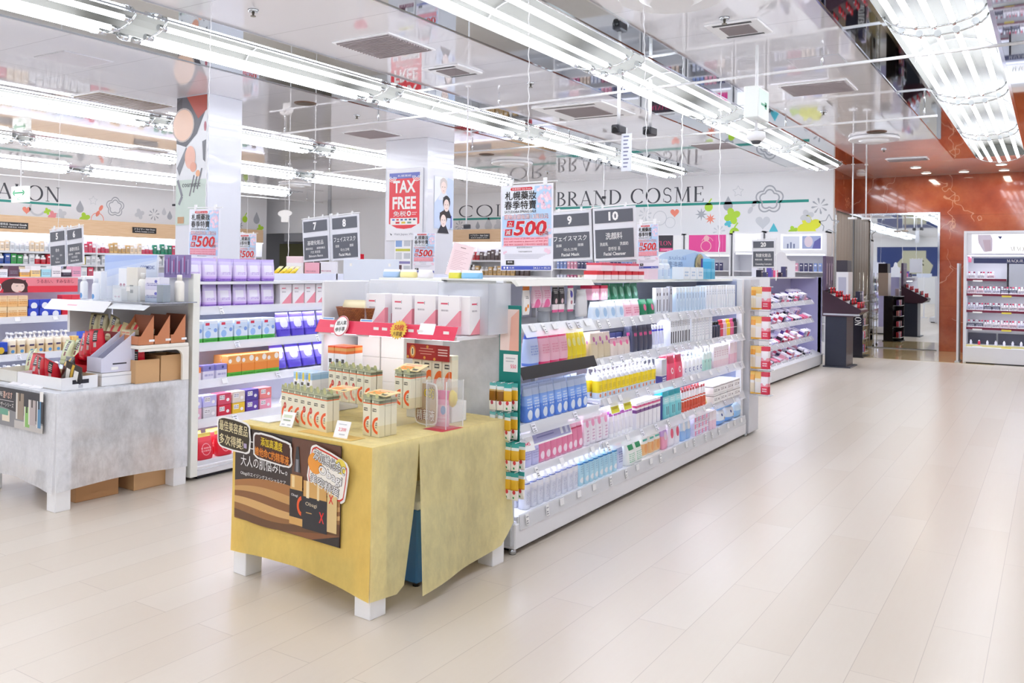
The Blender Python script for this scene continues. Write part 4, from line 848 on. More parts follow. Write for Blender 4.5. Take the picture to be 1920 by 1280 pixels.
TZ, TC, TR = .762, (-3.005, 3.43), R(-4.2)
table('display_table', 'low white table hidden under the yellow cloth', (TC[0], TC[1], 0), TR, .985, .985, TZ, True)
def tl(x, y, z=TZ+.004):                                            # a spot on the yellow table, given in the table's own axes
    return (TC[0]+x*math.cos(TR)-y*math.sin(TR), TC[1]+x*math.sin(TR)+y*math.cos(TR), z)
h = .4955
cl = B(); cl.box(-h, h, -h, h, TZ+.0005, TZ+.003, YCLOTH)
drop_side(cl, YFOLD, (-h-.004, -h), (h+.0045, -h), TZ+.002, lambda u: .115-.03*u+(.035*math.sin(u*math.pi)), (0, -1), .006)
drop_side(cl, YFOLD, (-h, h), (-h, -h), TZ+.002, lambda u: .12, (-1, 0), .006)
drop_side(cl, YCLOTH, (h, h), (-h, h), TZ+.002, lambda u: .3, (0, 1), .004)
q1 = cl.pts([(h+.004, -h-.005, TZ+.002), (h+.004, -h+.3, TZ-.05), (h+.006, -h+.285, TZ-.2), (h+.008, -h+.26, .4), (h+.01, -h+.205, .105), (h+.008, -h+.16, .075), (h+.006, -h-.008, .085), (h+.005, -h+.3, TZ+.002)])
cl.face((q1[0], q1[6], q1[5], q1[4], q1[3], q1[2], q1[1], q1[7]), YCLOTH)
ii = []
for j in range(13):
    r = []
    for i in range(17):
        u, v = i/16, j/12; y0, y1 = -h+.3-.05*v, h+.002+.025*v; zb = .055+.075*u**2+.012*math.sin(u*7)
        if u > .88: zb += (u-.88)*.6
        e = .004 + .07*v*(1-u)**2 + .02*v*math.sin(u*8) + .01*v; r.append((h+e, y0+(y1-y0)*u, TZ+.002+(zb-TZ)*v))
    ii.append(cl.pts(r))
for q, s_ in zip(ii, ii[1:]):
    for i in range(16): cl.face((q[i], q[i+1], s_[i+1], s_[i]), YCLOTH, True)
thing('tablecloth', 'yellow translucent fabric cloth slit down one side over the low table', 'tablecloth', (TC[0], TC[1], 0), TR, None, cl)
# what is kept under the yellow table
for i, (x, y, c, w) in enumerate(((.27, .04, '#3a76b4', 'blue'), (.0, .0, '#c8ccd2', 'grey'), (.22, .31, '#8a5a4a', 'brown'), (-.28, .05, '#b8a088', 'tan'))):
    P = tl(x, y, 0); k = thing('storage_crate', w + ' stock crate half hidden beneath the yellow cloth', 'crate', P, TR); part('body', B().box(-.12, .12, -.12, .12, .02, .38, mat(c, .4, 0, 0, 1), .008), k); part('lid', B().box(-.125, .125, -.125, .125, .38, .42, mat('#e4e8ee', .4), .006), k)
    cs_ = B(); [cs_.loft([(0, .018, .018), (.025, .018, .018)], BLACK, 8, at=(sx*.09, sy*.09, 0)) for sx in (-1, 1) for sy in (-1, 1)]; part('caster', cs_, k)

# the brown advert on the yellow front
BROWN, GOLD, AMB, NIGHT = mat('#7a4a2a', .35), mat('#d8a860', .3), mat('#a8703c', .3), mat('#2f2624', .4)
PW = mat('#f6f4f2', .4); ORANGE = mat('#f0602c', .4)
ad = thing('advert_poster', 'dark brown serum advert taped to the front of the yellow cloth', 'poster', tl(-.075, -h-.014, .29), TR, None, B().box(-.39, .39, -.0015, .0005, 0, .46, NIGHT), R(0))
p = B(); p.y0 = -.0015
p.rect(-.388, .388, .002, .458, mat('#3c302c', .4)); p.rect(.05, .388, .23, .458, mat('#6a4434', .4), 1.3)
def wave(v0, v1, a0, a1, m, lay, k=0.0):
    q = [(-.388+.776*i/24, v0+a0*math.sin(i/24*5+k)+.05*i/24) for i in range(25)] + [(-.388+.776*i/24, v1+a1*math.sin(i/24*5+k+.4)+.03*i/24) for i in range(24, -1, -1)]
    p.shape(q, m, lay)
p.rect(-.388, .388, .002, .17, mat('#8a5630', .35), 1.6)
for i, (c, a) in enumerate((('#a8713c', .19), ('#c99a5e', .15), ('#8a5a30', .12), ('#d8ac6c', .09), ('#9a6a3a', .06), ('#6a4424', .035))): wave(a, max(a-.04, .004), .022, .018, mat(c, .3), 2+.3*i, i*.5)
p.shape([(.2, .002), (.388, .05), (.388, .002)], NIGHT, 4)
p.text('気になる', -.34, -.14, .355, .41, PW, 5); p.text('大人の肌悩みに。', -.34, .02, .27, .325, PW, 5); p.text('Obagiのエイジングスペシャルケア', -.34, .01, .222, .245, PW, 5, -.005)
# dropper bottle, jar with a gold lid, and carton printed on the advert
p.shape([(.07, .3), (.085, .42), (.1, .42), (.115, .3)], mat('#3a3a3e', .3), 5.2); p.rect(.082, .1, .3, .36, mat('#8a8a90', .3), 5.4)
p.rect(.045, .13, .215, .285, GOLD, 5.5); p.rect(.055, .075, .225, .28, mat('#f2d8a0', .3), 5.7); p.rect(.04, .135, .08, .215, NIGHT, 5.6); p.rect(.04, .135, .05, .085, GOLD, 5.7); p.ring(.13, .145, .022, .036, ORANGE, 6, 100, 260, 1.3); p.text('Obagi', .052, .1, .18, .195, PW, 6)
p.rect(.14, .3, .19, .27, GOLD, 6.2); p.rect(.16, .18, .19, .27, mat('#f6e2b8', .3), 6.4); p.rect(.235, .25, .19, .27, mat('#f0d8a4', .3), 6.4); p.rect(.135, .305, .045, .195, mat('#26242a', .3), 6.3); p.text('Obagi', .155, .235, .15, .172, mat('#d8c8a8', .4), 6.6); p.text('X', .25, .285, .09, .14, mat('#e0302c', .3), 6.8, .03); p.rect(.16, .2, .12, .124, GOLD, 6.6)
p.rect(.305, .37, .06, .26, mat('#e0c48a', .35), 6.1); p.text('X', .315, .345, .19, .23, mat('#e0302c', .3), 6.4, .03)
part('lettering', p, ad)

def cutout(label, outline, layers, loc, rz, rx=0.0, ry=0.0):
    """a die-cut paper sign with a white edge: outline in (u, v), then printed layers"""
    b = B(); b.prism(outline, -.001, .001, mat('#f6f4f0', .45)); c = thing('pop_sign', label, 'sign', loc, rz, None, b, rx, ry)
    p = B(); p.y0 = -.0012; layers(p); part('lettering', p, c); return c
def blob(w, h, k=.02, n=28, seed=1):
    r = random.Random(seed); q = []
    for i in range(n):
        t = 2*math.pi*i/n; c, s = math.cos(t), math.sin(t); q.append((w/2*math.copysign(abs(c)**.35, c)*(1+r.uniform(-k, k)), h/2*math.copysign(abs(s)**.35, s)*(1+r.uniform(-k, k)*1.6)))
    return q
INK2, CREAMT, YELT, ORT = mat('#3a2f1c', .45), mat('#e9dcae', .45), mat('#f8d832', .45), mat('#f29a3a', .45)
def outl(p, t, u0, u1, v0, v1, dark, light, lay, rot=0.0, b=.045):
    d = (v1-v0)*.055
    for k in range(8): p.text(t, u0+d*math.cos(k*math.pi/4), u1+d*math.cos(k*math.pi/4), v0+d*math.sin(k*math.pi/4), v1+d*math.sin(k*math.pi/4), dark, lay+.01*k, 0, 0, rot)
    p.text(t, u0, u1, v0, v1, light, lay+1, .02, 0, rot)
def l1(p):
    p.shape(blob(.255, .148, .02, 28, 2), INK2, 1); outl(p, '最佳美容產品', -.115, .118, .008, .062, INK2, CREAMT, 2); outl(p, '多次得獎!', -.115, .082, -.062, -.008, INK2, CREAMT, 2); p.rect(.088, .112, -.05, -.026, mat('#b8a8c8', .45), 4)
cutout('black cut-out sign with cream lettering at the corner of the yellow table', blob(.275, .165, .02, 28, 2), l1, tl(-.475, -h-.02, .705), TR, R(3), R(3))
def l2(p):
    p.shape(blob(.275, .118, .03, 28, 4), mat('#4a2618', .45), 1); outl(p, '添加高濃度', -.085, .08, .006, .05, mat('#4a2618', .45), YELT, 2); outl(p, '維他命C的精華液', -.13, .128, -.05, -.006, mat('#7a1c10', .45), ORT, 2)
cutout('red and yellow cut-out sign on the brown advert', blob(.295, .135, .03, 28, 4), l2, tl(-.165, -h-.022, .67), TR, R(4), R(4))
def l3(p):
    p.shape(blob(.25, .2, .015, 28, 5), mat('#d83a2a', .45), .6); p.shape(blob(.24, .185, .02, 28, 5), mat('#fbf6ec', .45), 1); p.disc(-.09, .015, .05, mat('#f2a03c', .45), 1.4); p.disc(.08, .07, .035, mat('#f2dc5a', .45), 1.4)
    k = mat('#181416', .45); outl(p, '添加維他命C', -.105, .112, .034, .086, k, PW, 2); outl(p, 'Obagi', -.06, .1, -.03, .024, k, PW, 2); outl(p, '美容精華', -.11, .09, -.088, -.036, k, PW, 2)
cutout('tilted white cut-out sign with black outlined letters on the brown advert', blob(.27, .215, .015, 28, 5), l3, tl(.235, -h-.024, .615), TR, R(5), R(14))

# ---- goods on the yellow table
def m_serum(w=.05, hh=.17):
    m = pack([(0, '#e6dcb8'), (.3, '#eee9d4'), (.78, '#e9e8d2'), (.845, '#f0703c'), (.872, '#8f9478'), (.9, '#6c705a'), (.955, '#b9bd9c')],
             [('o', '#f0602c', .86, .3, .62, 3.3, .13, .82), ('r', '#4c4a40', .12, .62, .66, .74), ('t', '#e8e4cc', .16, .58, .67, .73, 1), ('t', '#5a584a', .5, .74, .22, .4, 3), ('t', '#dfe0c8', .3, .95, .885, .94, 2), ('r', '#e8ead4', .06, .26, .885, .945)], .3)
    return m
SER = m_serum()
SERSEAL = pack([(0, '#e6dcb8'), (.3, '#eee9d4'), (.78, '#e9e8d2'), (.845, '#f0703c'), (.872, '#8f9478'), (.9, '#6c705a'), (.955, '#b9bd9c')],
               [('o', '#f0602c', .86, .3, .62, 3.3, .13, .82), ('c', '#c23a34', .62, .5, .2, 2.2), ('t', '#f2b8a8', .5, .74, .46, .54, 2), ('r', '#4c4a40', .12, .62, .66, .74), ('t', '#e8e4cc', .16, .58, .67, .73, 1), ('t', '#dfe0c8', .3, .95, .885, .94, 2), ('r', '#e8ead4', .06, .26, .885, .945)], .3)
def serum(m):
    w, d, hh = .054, .036, .178
    b = B().box(-w/2, w/2, -d/2, d/2, 0, hh, m, .001)
    g = B().prism([(.011*math.cos(2*math.pi*i/14)+w*.18, hh+.014+.011*math.sin(2*math.pi*i/14)) for i in range(14)], -d/2-.001, -d/2+.001, mat('#c4c48e', .35))
    tx = B(); tx.y0 = -d/2-.0002; tx.text('Obagi', -w*.36, w*.1, hh*.672, hh*.728, mat('#efe9d2', .4), 1); tx.text('25', w*.04, w*.26, hh*.3, hh*.36, mat('#5a584a', .4), 1)
    f2 = B().box(-w*.42, w*.42, -d/2-.0005, -d/2+.001, hh-.002, hh+.014, mat('#a9ad8c', .4))
    return Proto('serum_box', 'box', b, ('header_flap', f2), ('round_tab', g), ('lettering', tx))
S1, S2 = serum(SER), serum(SERSEAL)
riser = thing('riser', 'clear low riser under the second row of serum boxes', 'riser', tl(-.08, -.02), TR); part('deck', B().box(-.28, .3, -.1, .12, .085, .089, CLEAR), riser); part('foot', B().box(-.28, -.276, -.1, .12, 0, .085, CLEAR), riser); part('foot', B().box(.296, .3, -.1, .12, 0, .085, CLEAR), riser)
for i in range(7):
    for r in range(2):
        P = S2 if (i in (0, 3, 4) and r == 0) else S1
        P.put('orange-C serum box, %s from the left, %s row, front cluster on the yellow table' % (ORD[i], ('front', 'back')[r]), tl(-.29+.0585*i, -.33-.008*i+.04*r, TZ+.004), TR+rnd.uniform(-.04, .04)-.05, 'serum boxes on the yellow table')
for i in range(6):
    for r in range(2):
        (S2 if i < 4 and r == 0 else S1).put('orange-C serum box, %s from the left, %s row, raised on the clear riser' % (ORD[i], ('front', 'back')[r]), tl(-.25+.06*i, -.05-.006*i+.045*r, TZ+.094), TR+rnd.uniform(-.04, .04)-.05, 'serum boxes on the yellow table')
for i in range(2):
    for r in range(3):
        S1.put('orange-C serum box, %s column, %s row, in the open bag by the acrylic case' % (('left', 'right')[i], ORD[r]), tl(.275+.058*i, -.3+.04*r, TZ+.004), TR-.06, 'serum boxes on the yellow table')
        S1.put('orange-C serum box, %s column, %s row, under the lifted carton lid' % (('left', 'right')[i], ORD[r]), tl(.2+.058*i, -.01+.04*r, TZ+.094), TR-.06, 'serum boxes on the yellow table')
BIGS = Proto('serum_box', 'box', B().box(-.034, .034, -.025, .025, 0, .235, pack([(0, '#e6d2a4'), (.3, '#ece4c8'), (.9, '#e2e2c8')], [('o', '#f0702c', .8, .3, .5, 1.8, .13, .97), ('r', '#4c4a40', .25, .75, .7, .8), ('t', '#e8e4cc', .3, .7, .715, .785, 1)], .3), .001))
for i in range(4): BIGS.put('large serum box, %s from the left, under the red banner behind the lifted lid' % ORD[i], tl(.1+.071*i, .24, TZ+.11), TR, 'large serum boxes')
BX = thing('riser', 'white block riser under the large serum boxes', 'riser', tl(.21, .25), TR); part('block', B().box(-.16, .16, -.06, .06, 0, .105, WHITE, .003), BX)
rb = thing('banner', 'narrow dark red banner above the large serum boxes', 'banner', tl(.19, .2, TZ+.315), TR, None, B().box(-.15, .15, -.002, .002, 0, .082, mat('#a81c18', .35)))
p = B(); p.y0 = -.002; p.rect(-.148, .06, .003, .079, mat('#b4231c', .4)); p.disc(-.105, .04, .022, mat('#e8842c', .4), 2, .034); p.disc(-.105, .04, .013, mat('#fbe8b0', .4), 2.4, .024); p.rect(-.108, -.102, .025, .055, NIGHT, 3)
for i, (a, c) in enumerate(((-.05, .04), (-.06, .05), (-.05, .03))): p.rect(a, c, .058-.014*i, .062-.014*i, mat('#e8a890', .4), 2)
for i in range(3): p.rect(.075, .14, .056-.014*i, .062-.014*i, mat('#f2d0c4', .4), 2)
for u, v in ((-.14, .01), (.0, .07), (.05, .008), (-.02, .012)): p.disc(u, v, .008, mat('#e8a43c', .4), 1.5)
part('lettering', p, rb); part('post', B().box(.145, .149, .002, .006, -.21, .08, CLEAR), rb)
FLAP = mat('#eedaa0', .4)
def lid(label, loc, rz, rx, w=.13, d=.1):
    t = thing('carton_lid', label, 'lid', loc, rz, None, B().box(-w/2, w/2, -d/2, d/2, 0, .003, FLAP, 0), rx); p = B(); p.box(-w*.4, w*.1, -d*.35, d*.1, .003, .0036, ORT); p.box(w*.2, w*.4, -d*.4, -d*.2, .003, .0036, mat('#4c4a40', .4)); p.box(-w*.35, w*.3, d*.2, d*.36, .003, .0036, mat('#f6b08a', .4)); part('printed_pattern', p, t)
    part('clear_wrap', B().prism([(-d*.5, 0), (d*.4, 0), (d*.2, -.05), (-d*.48, -.045)], -w*.46, w*.46, mat('#f4f2e6', .08, 0, 0, .16), 'x'), t)
lid('cream carton lid with orange print lifted over the back serum boxes', tl(.235, .03, TZ+.292), TR+.1, R(14), .15); lid('cream carton lid lying over the front cluster of serum boxes', tl(.06, -.27, TZ+.2), TR-.08, R(6), .14); lid('cream carton lid over the serum boxes by the acrylic case', tl(.31, -.25, TZ+.2), TR-.05, R(6), .16)
wcb = pack([(0, '#f2f2f4'), (.62, '#f6f6f8'), (.76, '#9cc4e4'), (.92, '#b4d4ee')], [('r', '#5a5654', .2, .6, .55, .66), ('o', '#f07a3c', .8, .26, .4, 1.8, .11, .95), ('c', '#f2d84a', .55, .85, .16, 1)])
wob = pack([(0, '#f2f2f4'), (.6, '#f6f4f4'), (.78, '#f07a3c'), (.86, '#e8a860'), (.95, '#f0602c')], [('r', '#4a4646', .2, .65, .5, .62), ('o', '#f07a3c', .8, .24, .4, 1.8, .11, .95)])
st1 = thing('riser', 'low grey block under the white serum boxes', 'riser', tl(-.42, -.02), TR); part('block', B().box(-.07, .07, -.13, .24, 0, .07, mat('#e4e4e8', .4), .003), st1); part('step', B().box(-.07, .09, .05, .24, .07, .17, mat('#e4e4e8', .4), .003), st1)
row(carton('serum_box', .05, .06, .155, wcb), 'white serum box with blue top', 'stepped block on the yellow table', 3, tl(-.48, -.1)[0], tl(-.345, -.1)[0], tl(-.42, -.1)[1], TZ+.075, TR, rows=2, dd=.065)
row(carton('serum_box', .05, .06, .185, wob), 'white serum box with orange top', 'stepped block on the yellow table', 3, tl(-.44, .1)[0], tl(-.3, .1)[0], tl(-.42, .1)[1], TZ+.175, TR, rows=2, dd=.065)
pr = lambda p: (p.rect(-.03, .026, .045, .06, mat('#d6dfc4', .4)), p.rect(-.026, .022, .03, .036, mat('#9aa88a', .4), 2), p.rect(-.03, -.01, .008, .014, GREY), p.rect(.008, .03, .008, .014, GREY))
prr = lambda p: (p.rect(-.026, .022, .062, .066, GREY), p.text('2,200', -.02, .026, .03, .048, mat('#e8405a', .4), 2), p.rect(-.01, .024, .014, .02, GREY))
for lab, x, y, z, f, hh in (('white price tag with green heading before the front serum boxes', -.19, -.42, TZ+.004, pr, .075), ('white price tag with red figures at the front table corner', .225, -.44, TZ+.004, prr, .08), ('white price tag leaning on the orange-topped serum boxes', -.34, -.0, TZ+.115, prr, .075), ('white price tag leaning on the blue-topped serum boxes', -.475, -.2, TZ+.06, pr, .07)):
    c = card(lab, .085, hh, tl(x, y, z), TR+R(6), f, R(-22), 'price_tag', 'price tag')
    part('stand_foot', B().box(-.03, .03, -.01, .04, -.003, .0, CLEAR), c)
thing('price_paper', 'flat white paper at the back left of the yellow table', 'paper', tl(-.41, -.32, TZ+.004), TR, None, B().box(-.08, .08, -.09, .1, 0, .004, mat('#f0eeea', .5))); thing('flyer', 'gold printed flyer under the front serum boxes', 'flyer', tl(.12, -.42, TZ+.004), TR, None, B().box(-.17, .2, -.04, .05, 0, .001, mat('#e2bc62', .4)))
ac_ = thing('acrylic_case', 'clear acrylic cube at the back of the yellow table', 'case', tl(.4, .1), TR); g = B(); s_, a_ = .13, .004
for bx in ((-s_/2, s_/2, -s_/2, s_/2, .23, .234), (-s_/2, -s_/2+a_, -s_/2, s_/2, 0, .23), (s_/2-a_, s_/2, -s_/2, s_/2, 0, .23), (-s_/2, s_/2, -s_/2, -s_/2+a_, 0, .23), (-s_/2, s_/2, s_/2-a_, s_/2, 0, .23)): g.box(*bx, mat('#f2f6fa', .04, 0, 0, .14))
part('panel', g, ac_); ed = B()
for x in (-1, 1):
    for y in (-1, 1): ed.box(x*s_/2-.002, x*s_/2+.002, y*s_/2-.002, y*s_/2+.002, 0, .235, mat('#fbfbff', .2, 0, 0, .6))
part('edge', ed, ac_)
Proto('tester_card', 'card', B().box(-.035, .035, -.008, .008, 0, .18, pack([(0, '#f6c4d8'), (.6, '#f29cc2'), (.75, '#e85a9a')], [('c', '#8ab0e0', .6, .45, .2, 1.6), ('t', '#fbe6f0', .2, .8, .1, .3, 2)]))).put('pink tester card inside the clear acrylic cube', tl(.385, .1, TZ+.004), TR+.3)
thing('lemon_charm', 'yellow lemon-shaped charm inside the clear acrylic cube', 'charm', tl(.425, .13, TZ+.1), TR, None, B().loft([(0, .004, .004), (.01, .018, .016), (.04, .028, .024), (.07, .022, .02), (.085, .006, .006)], mat('#e8d04a', .4), 14)); thing('leaflet', 'crimson leaflet under the clear acrylic cube', 'leaflet', tl(.42, .08, TZ+.0035), TR, None, B().box(-.06, .07, -.1, .06, 0, .0004, mat('#c8283c', .4)))
def l4(p): k = mat('#241a18', .45); p.shape(blob(.14, .2, .02, 28, 6), mat('#c8b094', .45), 1); outl(p, 'C的', -.01, .055, .03, .085, k, YELT, 2); outl(p, '精華液', -.06, .06, -.085, -.03, mat('#7a1c10', .45), PW, 2)
cutout('cut-out sign with white letters standing in front of the acrylic cube', blob(.155, .215, .02, 28, 6), l4, tl(.31, .06, TZ+.115), TR, R(0))

# ---- the end unit above the yellow table: shelf, strip, boxes
EU = thing('end_shelf', 'white end shelf with a red price strip above the yellow table', 'shelf', (-3.05, 3.8, 1.2)); 
wpart('board', B().box(-3.54, -2.58, 3.57, 3.985, 1.19, 1.212, SHELFM, .003), EU); wpart('side_panel', B().box(-3.56, -3.54, 3.6, 3.985, .05, 1.48, WHITEM, .003), EU)
wpart('light_strip', B().box(-3.5, -2.62, 3.62, 3.65, 1.183, 1.19, LED), EU); area('shelf_light', (-3.06, 3.64, 1.18), .85, .03, 1.5, (.97, .96, 1), (R(28), 0, 0))  # strip and area light are added, to brighten the panel and boxes below
wpart('bracket', B().prism([(3.6, 1.19), (3.985, 1.19), (3.985, 1.12)], -3.53, -3.515, WHITEM, 'x'), EU)
rs = B().prism([(3.565, 1.262), (3.568, 1.264), (3.532, 1.196), (3.529, 1.195)], -3.54, -2.57, mat('#e63a5a', .35), 'x'); wpart('price_strip', rs, EU)
WOV = B(); WOV.y0 = -.0012; WOV.disc(0, 0, .052, mat('#d84a5a', .4), 1, .058); WOV.disc(0, 0, .047, PW, 2, .053); WOV.text('超人氣', -.034, .036, .006, .03, NIGHT, 3, .02, 0, 6); WOV.text('伸手準', -.034, .034, -.032, -.006, NIGHT, 3, .02, 0, 6)
ov = thing('pop_sign', 'oval white sign with black characters clipped to the red strip', 'sign', (-3.34, 3.53, 1.235), 0, None, B().prism([(.053*math.cos(2*math.pi*i/24), .06*math.sin(2*math.pi*i/24)) for i in range(24)], -.001, .001, PW), R(-20)); part('lettering', WOV, ov)
gcard = lambda p: (p.rect(-.04, .04, .088, .096, mat('#6a9ad4', .4)), p.rect(-.035, .03, .055, .07, mat('#dfe6d0', .4)), p.rect(-.03, .025, .058, .062, mat('#8a9a7a', .4), 2), p.rect(-.036, .0, .02, .028, mat('#b8c0b0', .4)), p.rect(.01, .036, .015, .02, GREY))
card('green-headed price card at the left end of the red strip', .09, .1, (-3.475, 3.535, 1.185), 0, gcard, R(-22)); card('green-headed price card right of the oval sign', .09, .1, (-3.19, 3.535, 1.185), 0, gcard, R(-22)); card('blank white card on the red strip', .1, .09, (-2.76, 3.53, 1.19), 0, lambda p: None, R(-22))
gs = thing('pop_sign', 'spiky gold price burst on the red strip', 'sign', (-2.93, 3.53, 1.235), 0, None, B().prism([((.06 if i % 2 else .048)*math.cos(2*math.pi*i/40), (.06 if i % 2 else .048)*math.sin(2*math.pi*i/40)*.9) for i in range(40)], -.001, .001, mat('#e8c03c', .4)), R(-20)); p = B(); p.y0 = -.0012; p.text('50枚', -.03, .035, -.005, .03, mat('#d83a2a', .4), 2, .03); p.text('大容量', -.032, .032, -.035, -.01, mat('#7a4a10', .4), 2, .02); part('lettering', p, gs)
p = B()
for x in (-3.42, -3.1, -3.04, -2.86, -2.8, -2.63): p.box(x-.018, x+.018, 3.545, 3.5465, 1.225, 1.24, PW)
wpart('printed_pattern', p, EU)
BIGM = carton('mask_box', .14, .055, .2, pinkm)
for i in range(4):
    for r in range(2): BIGM.put('large white mask box with pink corner, %s from the left, %s row, clear tray' % (ORD[i], ('front', 'back')[r]), (-3.17+.158*i-(.03 if i == 0 else 0), 3.68+.1*r, 1.216), rnd.uniform(-.03, .03), 'large mask boxes in the clear tray')
BIGM.put('large mask box turned sideways at the end of the clear tray', (-2.6, 3.74, 1.216), R(90))
ACR = mat('#eef2f8', .05, 0, 0, .2)
tr = thing('acrylic_tray', 'clear acrylic tray holding four large mask boxes', 'tray', (-2.95, 3.72, 1.213)); part('panel', B().box(-.3, .36, -.1, -.097, 0, .05, ACR).box(-.3, -.297, -.1, .18, 0, .26, ACR), tr)
ab = thing('acrylic_bin', 'frosted clear bin of bagged goods beside the mask boxes', 'bin', (-2.72, 3.885, 1.213)); part('panel', B().box(-.13, .2, -.12, .1, .27, .274, ACR).box(-.13, .2, -.12, -.117, 0, .27, mat('#e6e9f0', .2, 0, 0, .5)).box(.197, .2, -.12, .1, 0, .27, mat('#e6e9f0', .2, 0, 0, .5)), ab)
for i in range(4): Proto('wrapped_bag', 'bag', B().loft([(z*.11, a*.045, q*.04) for z, a, q in ((0, .7, .5), (.1, .95, .9), (.5, 1, 1), (.85, .9, .7), (1, .7, .2))], mat('#e4e6ec', .25), 14, 3)).put('white wrapped bag, %s spot inside the frosted bin' % ORD[i], (-2.77+.1*(i % 2), 3.87, 1.216+.12*(i//2)), .2*i, 'wrapped bags in the frosted bin')
for t in range(3):
    for i in range(2): Proto('stock_box', 'box', B().box(-.085, .085, -.05, .05, 0, .137, mat('#f0eeec', .5), .002)).put('plain white stock box, %s column, %s tier, under the end shelf' % (('left', 'right')[i], ('lower', 'middle', 'upper')[t]), (-3.4+.18*i, 3.875, TZ+.004+.138*t), 0, 'plain stock boxes under the end shelf')
def basket_b(m):
    b = B(); b.loft([(0, .115, .06), (.006, .12, .065), (.115, .155, .085), (.122, .158, .088), (.116, .145, .078), (.02, .11, .058)], m, 20, 3); return b
def m_wick():
    m, n = newmat('wicker', .5); br = n.new('TexBrick'); n.put(br.inputs['Vector'], n.mapping(n.coord('Object'), (1, 1, 1), (0, 0, 0), (R(90), 0, 0))); br.inputs['Scale'].default_value = 30
    for k, c in (('Color1', '#a8602c'), ('Color2', '#8a4820'), ('Mortar', '#3c1e0e')): br.inputs[k].default_value = lin(c)
    n.col(br.outputs[0]); return m
bk_ = thing('wicker_basket', 'brown wicker basket lined with cream paper on the end shelf', 'basket', (-3.35, 3.7, 1.213)); part('woven_body', basket_b(m_wick()), bk_); part('paper_liner', B().loft([(.04, .1, .055), (.125, .13, .07), (.16, .1, .05, -.02, 0), (.11, .06, .03)], mat('#f2e4bc', .6), 9, 2), bk_)
row(carton('sample_packet', .05, .006, .08, mat('#dfe4ea', .3)), 'silver sample packet', 'in the wicker basket', 3, -3.3, -3.22, 3.7, 1.325, R(20), tilt=R(-25))
# on top of the lit gondola's near end
aw = thing('acrylic_stand', 'slanted clear stand with a pink printed notice above the end shelf', 'stand', (-3.27, 4.5, 1.503), R(4)); part('holder', B().box(-.085, .085, -.003, .003, 0, .225, ACR), aw); aw.rotation_euler = (R(-8), R(13), R(4))
p = B().box(-.08, .08, -.0045, -.0035, .005, .22, mat('#f2d8dc', .4)); p.y0 = -.0046; p.rect(-.02, .02, .195, .2, mat('#8a6a6a', .4))
for i in range(12): p.rect(-.06, .05-.02*(i % 3), .17-.011*i, .172-.011*i, mat('#c8a0a8', .4))
p.rect(-.02, .02, .02, .026, mat('#e87a7a', .4)); part('lettering', p, aw)
pb = thing('sign_back', 'blank pale blue back of a display board behind the mask boxes', 'board', (-4.08, 4.6, 1.47), 0, None, B().box(-.255, .255, -.006, .006, 0, .15, mat('#dfe6f4', .35), .002)); part('rivet', B().box(-.19, -.17, -.009, -.006, .1, .12, PW).box(.17, .19, -.009, -.006, .1, .12, PW), pb)
pl = thing('display_post', 'slim white post carrying the blank pale blue board', 'post', (-4.08, 4.62, 0)); part('post', B().box(-.02, .02, -.01, .01, .02, 1.5, WHITE), pl); part('foot', B().box(-.12, .12, -.1, .1, 0, .02, WHITE), pl)
for i, (x, c, w, l) in enumerate(((-3.46, '#a8c4e8', 'blue', .13), (-3.33, '#f2e6a0', 'cream yellow', .12), (-3.2, '#f0ecf0', 'white', .1), (-2.98, '#e8e050', 'lemon', .08), (-2.86, '#8ac4ec', 'sky blue', .14))): Proto('mask_pack', 'pack', pouch_b(l, .05, .06, pack([(0, c), (.7, '#f4f2f0')]))).put(w + ' low pack on the lit gondola deck above the end shelf', (x, 4.1, 1.503), 0)
for i, (x, c, w) in enumerate(((-6.3, '#f6dde2', 'pale pink'), (-6.05, '#f2b0c0', 'rose'), (-5.85, '#e8e4e8', 'grey'))): Proto('display_board', 'board', B().box(-.11, .11, -.01, .01, 0, (.22, .16, .17)[i], pack([(0, '#f6f2f4'), (.7, c)] if i == 0 else c, [('t', '#c88a9a', .1, .7, .4, .55, 1)]), .002)).put(w + ' display board on the purple pouch gondola', (x, 6.0, 1.443), 0)
row(squeeze('lip_tube', .06, .16, pack([(0, '#e8c420'), (.4, '#f6e04a'), (.7, '#f2ecc0')]), mat('#8a5a3a', .4)), 'yellow tube lying at a slant', 'purple pouch gondola deck', 4, -6.38, -6.08, 5.75, 1.46, 0, tilt=R(-50))
# ------------------------------------------------------------------ the white-cloth table and its stepped display of pouches
GT, GR = (-5.755, 3.535), R(-2.1); GZ = .742
table('display_table', 'low white table under the white translucent cloth', (GT[0], GT[1], 0), GR, .985, .935, GZ, True)
def gt(x, y, z=GZ+.004): return (GT[0]+x*math.cos(GR)-y*math.sin(GR), GT[1]+x*math.sin(GR)+y*math.cos(GR), z)
hx, hy = .4955, .4705
cl = B(); cl.box(-hx, hx, -hy, hy, GZ+.0005, GZ+.003, WCLOTH)
drop_side(cl, WCLOTH, (-hx, -hy), (hx, -hy), GZ+.002, lambda u: .14-.02*u+.03*math.sin(u*math.pi), (0, -1), .01)
drop_side(cl, WCLOTH, (hx, -hy), (hx, hy), GZ+.002, lambda u: .125+.02*math.sin(u*math.pi), (1, 0), .006, ph=1)
drop_side(cl, WCLOTH, (-hx, hy), (-hx, -hy), GZ+.002, lambda u: .14, (-1, 0), .006); drop_side(cl, WCLOTH, (hx, hy), (-hx, hy), GZ+.002, lambda u: .2, (0, 1), .004)
thing('tablecloth', 'white translucent fabric cloth over the low table of red pouches', 'tablecloth', (GT[0], GT[1], 0), GR, None, cl)
KRAFT, KRAFT2 = mat('#d3a878', .6), mat('#b98a5c', .6)
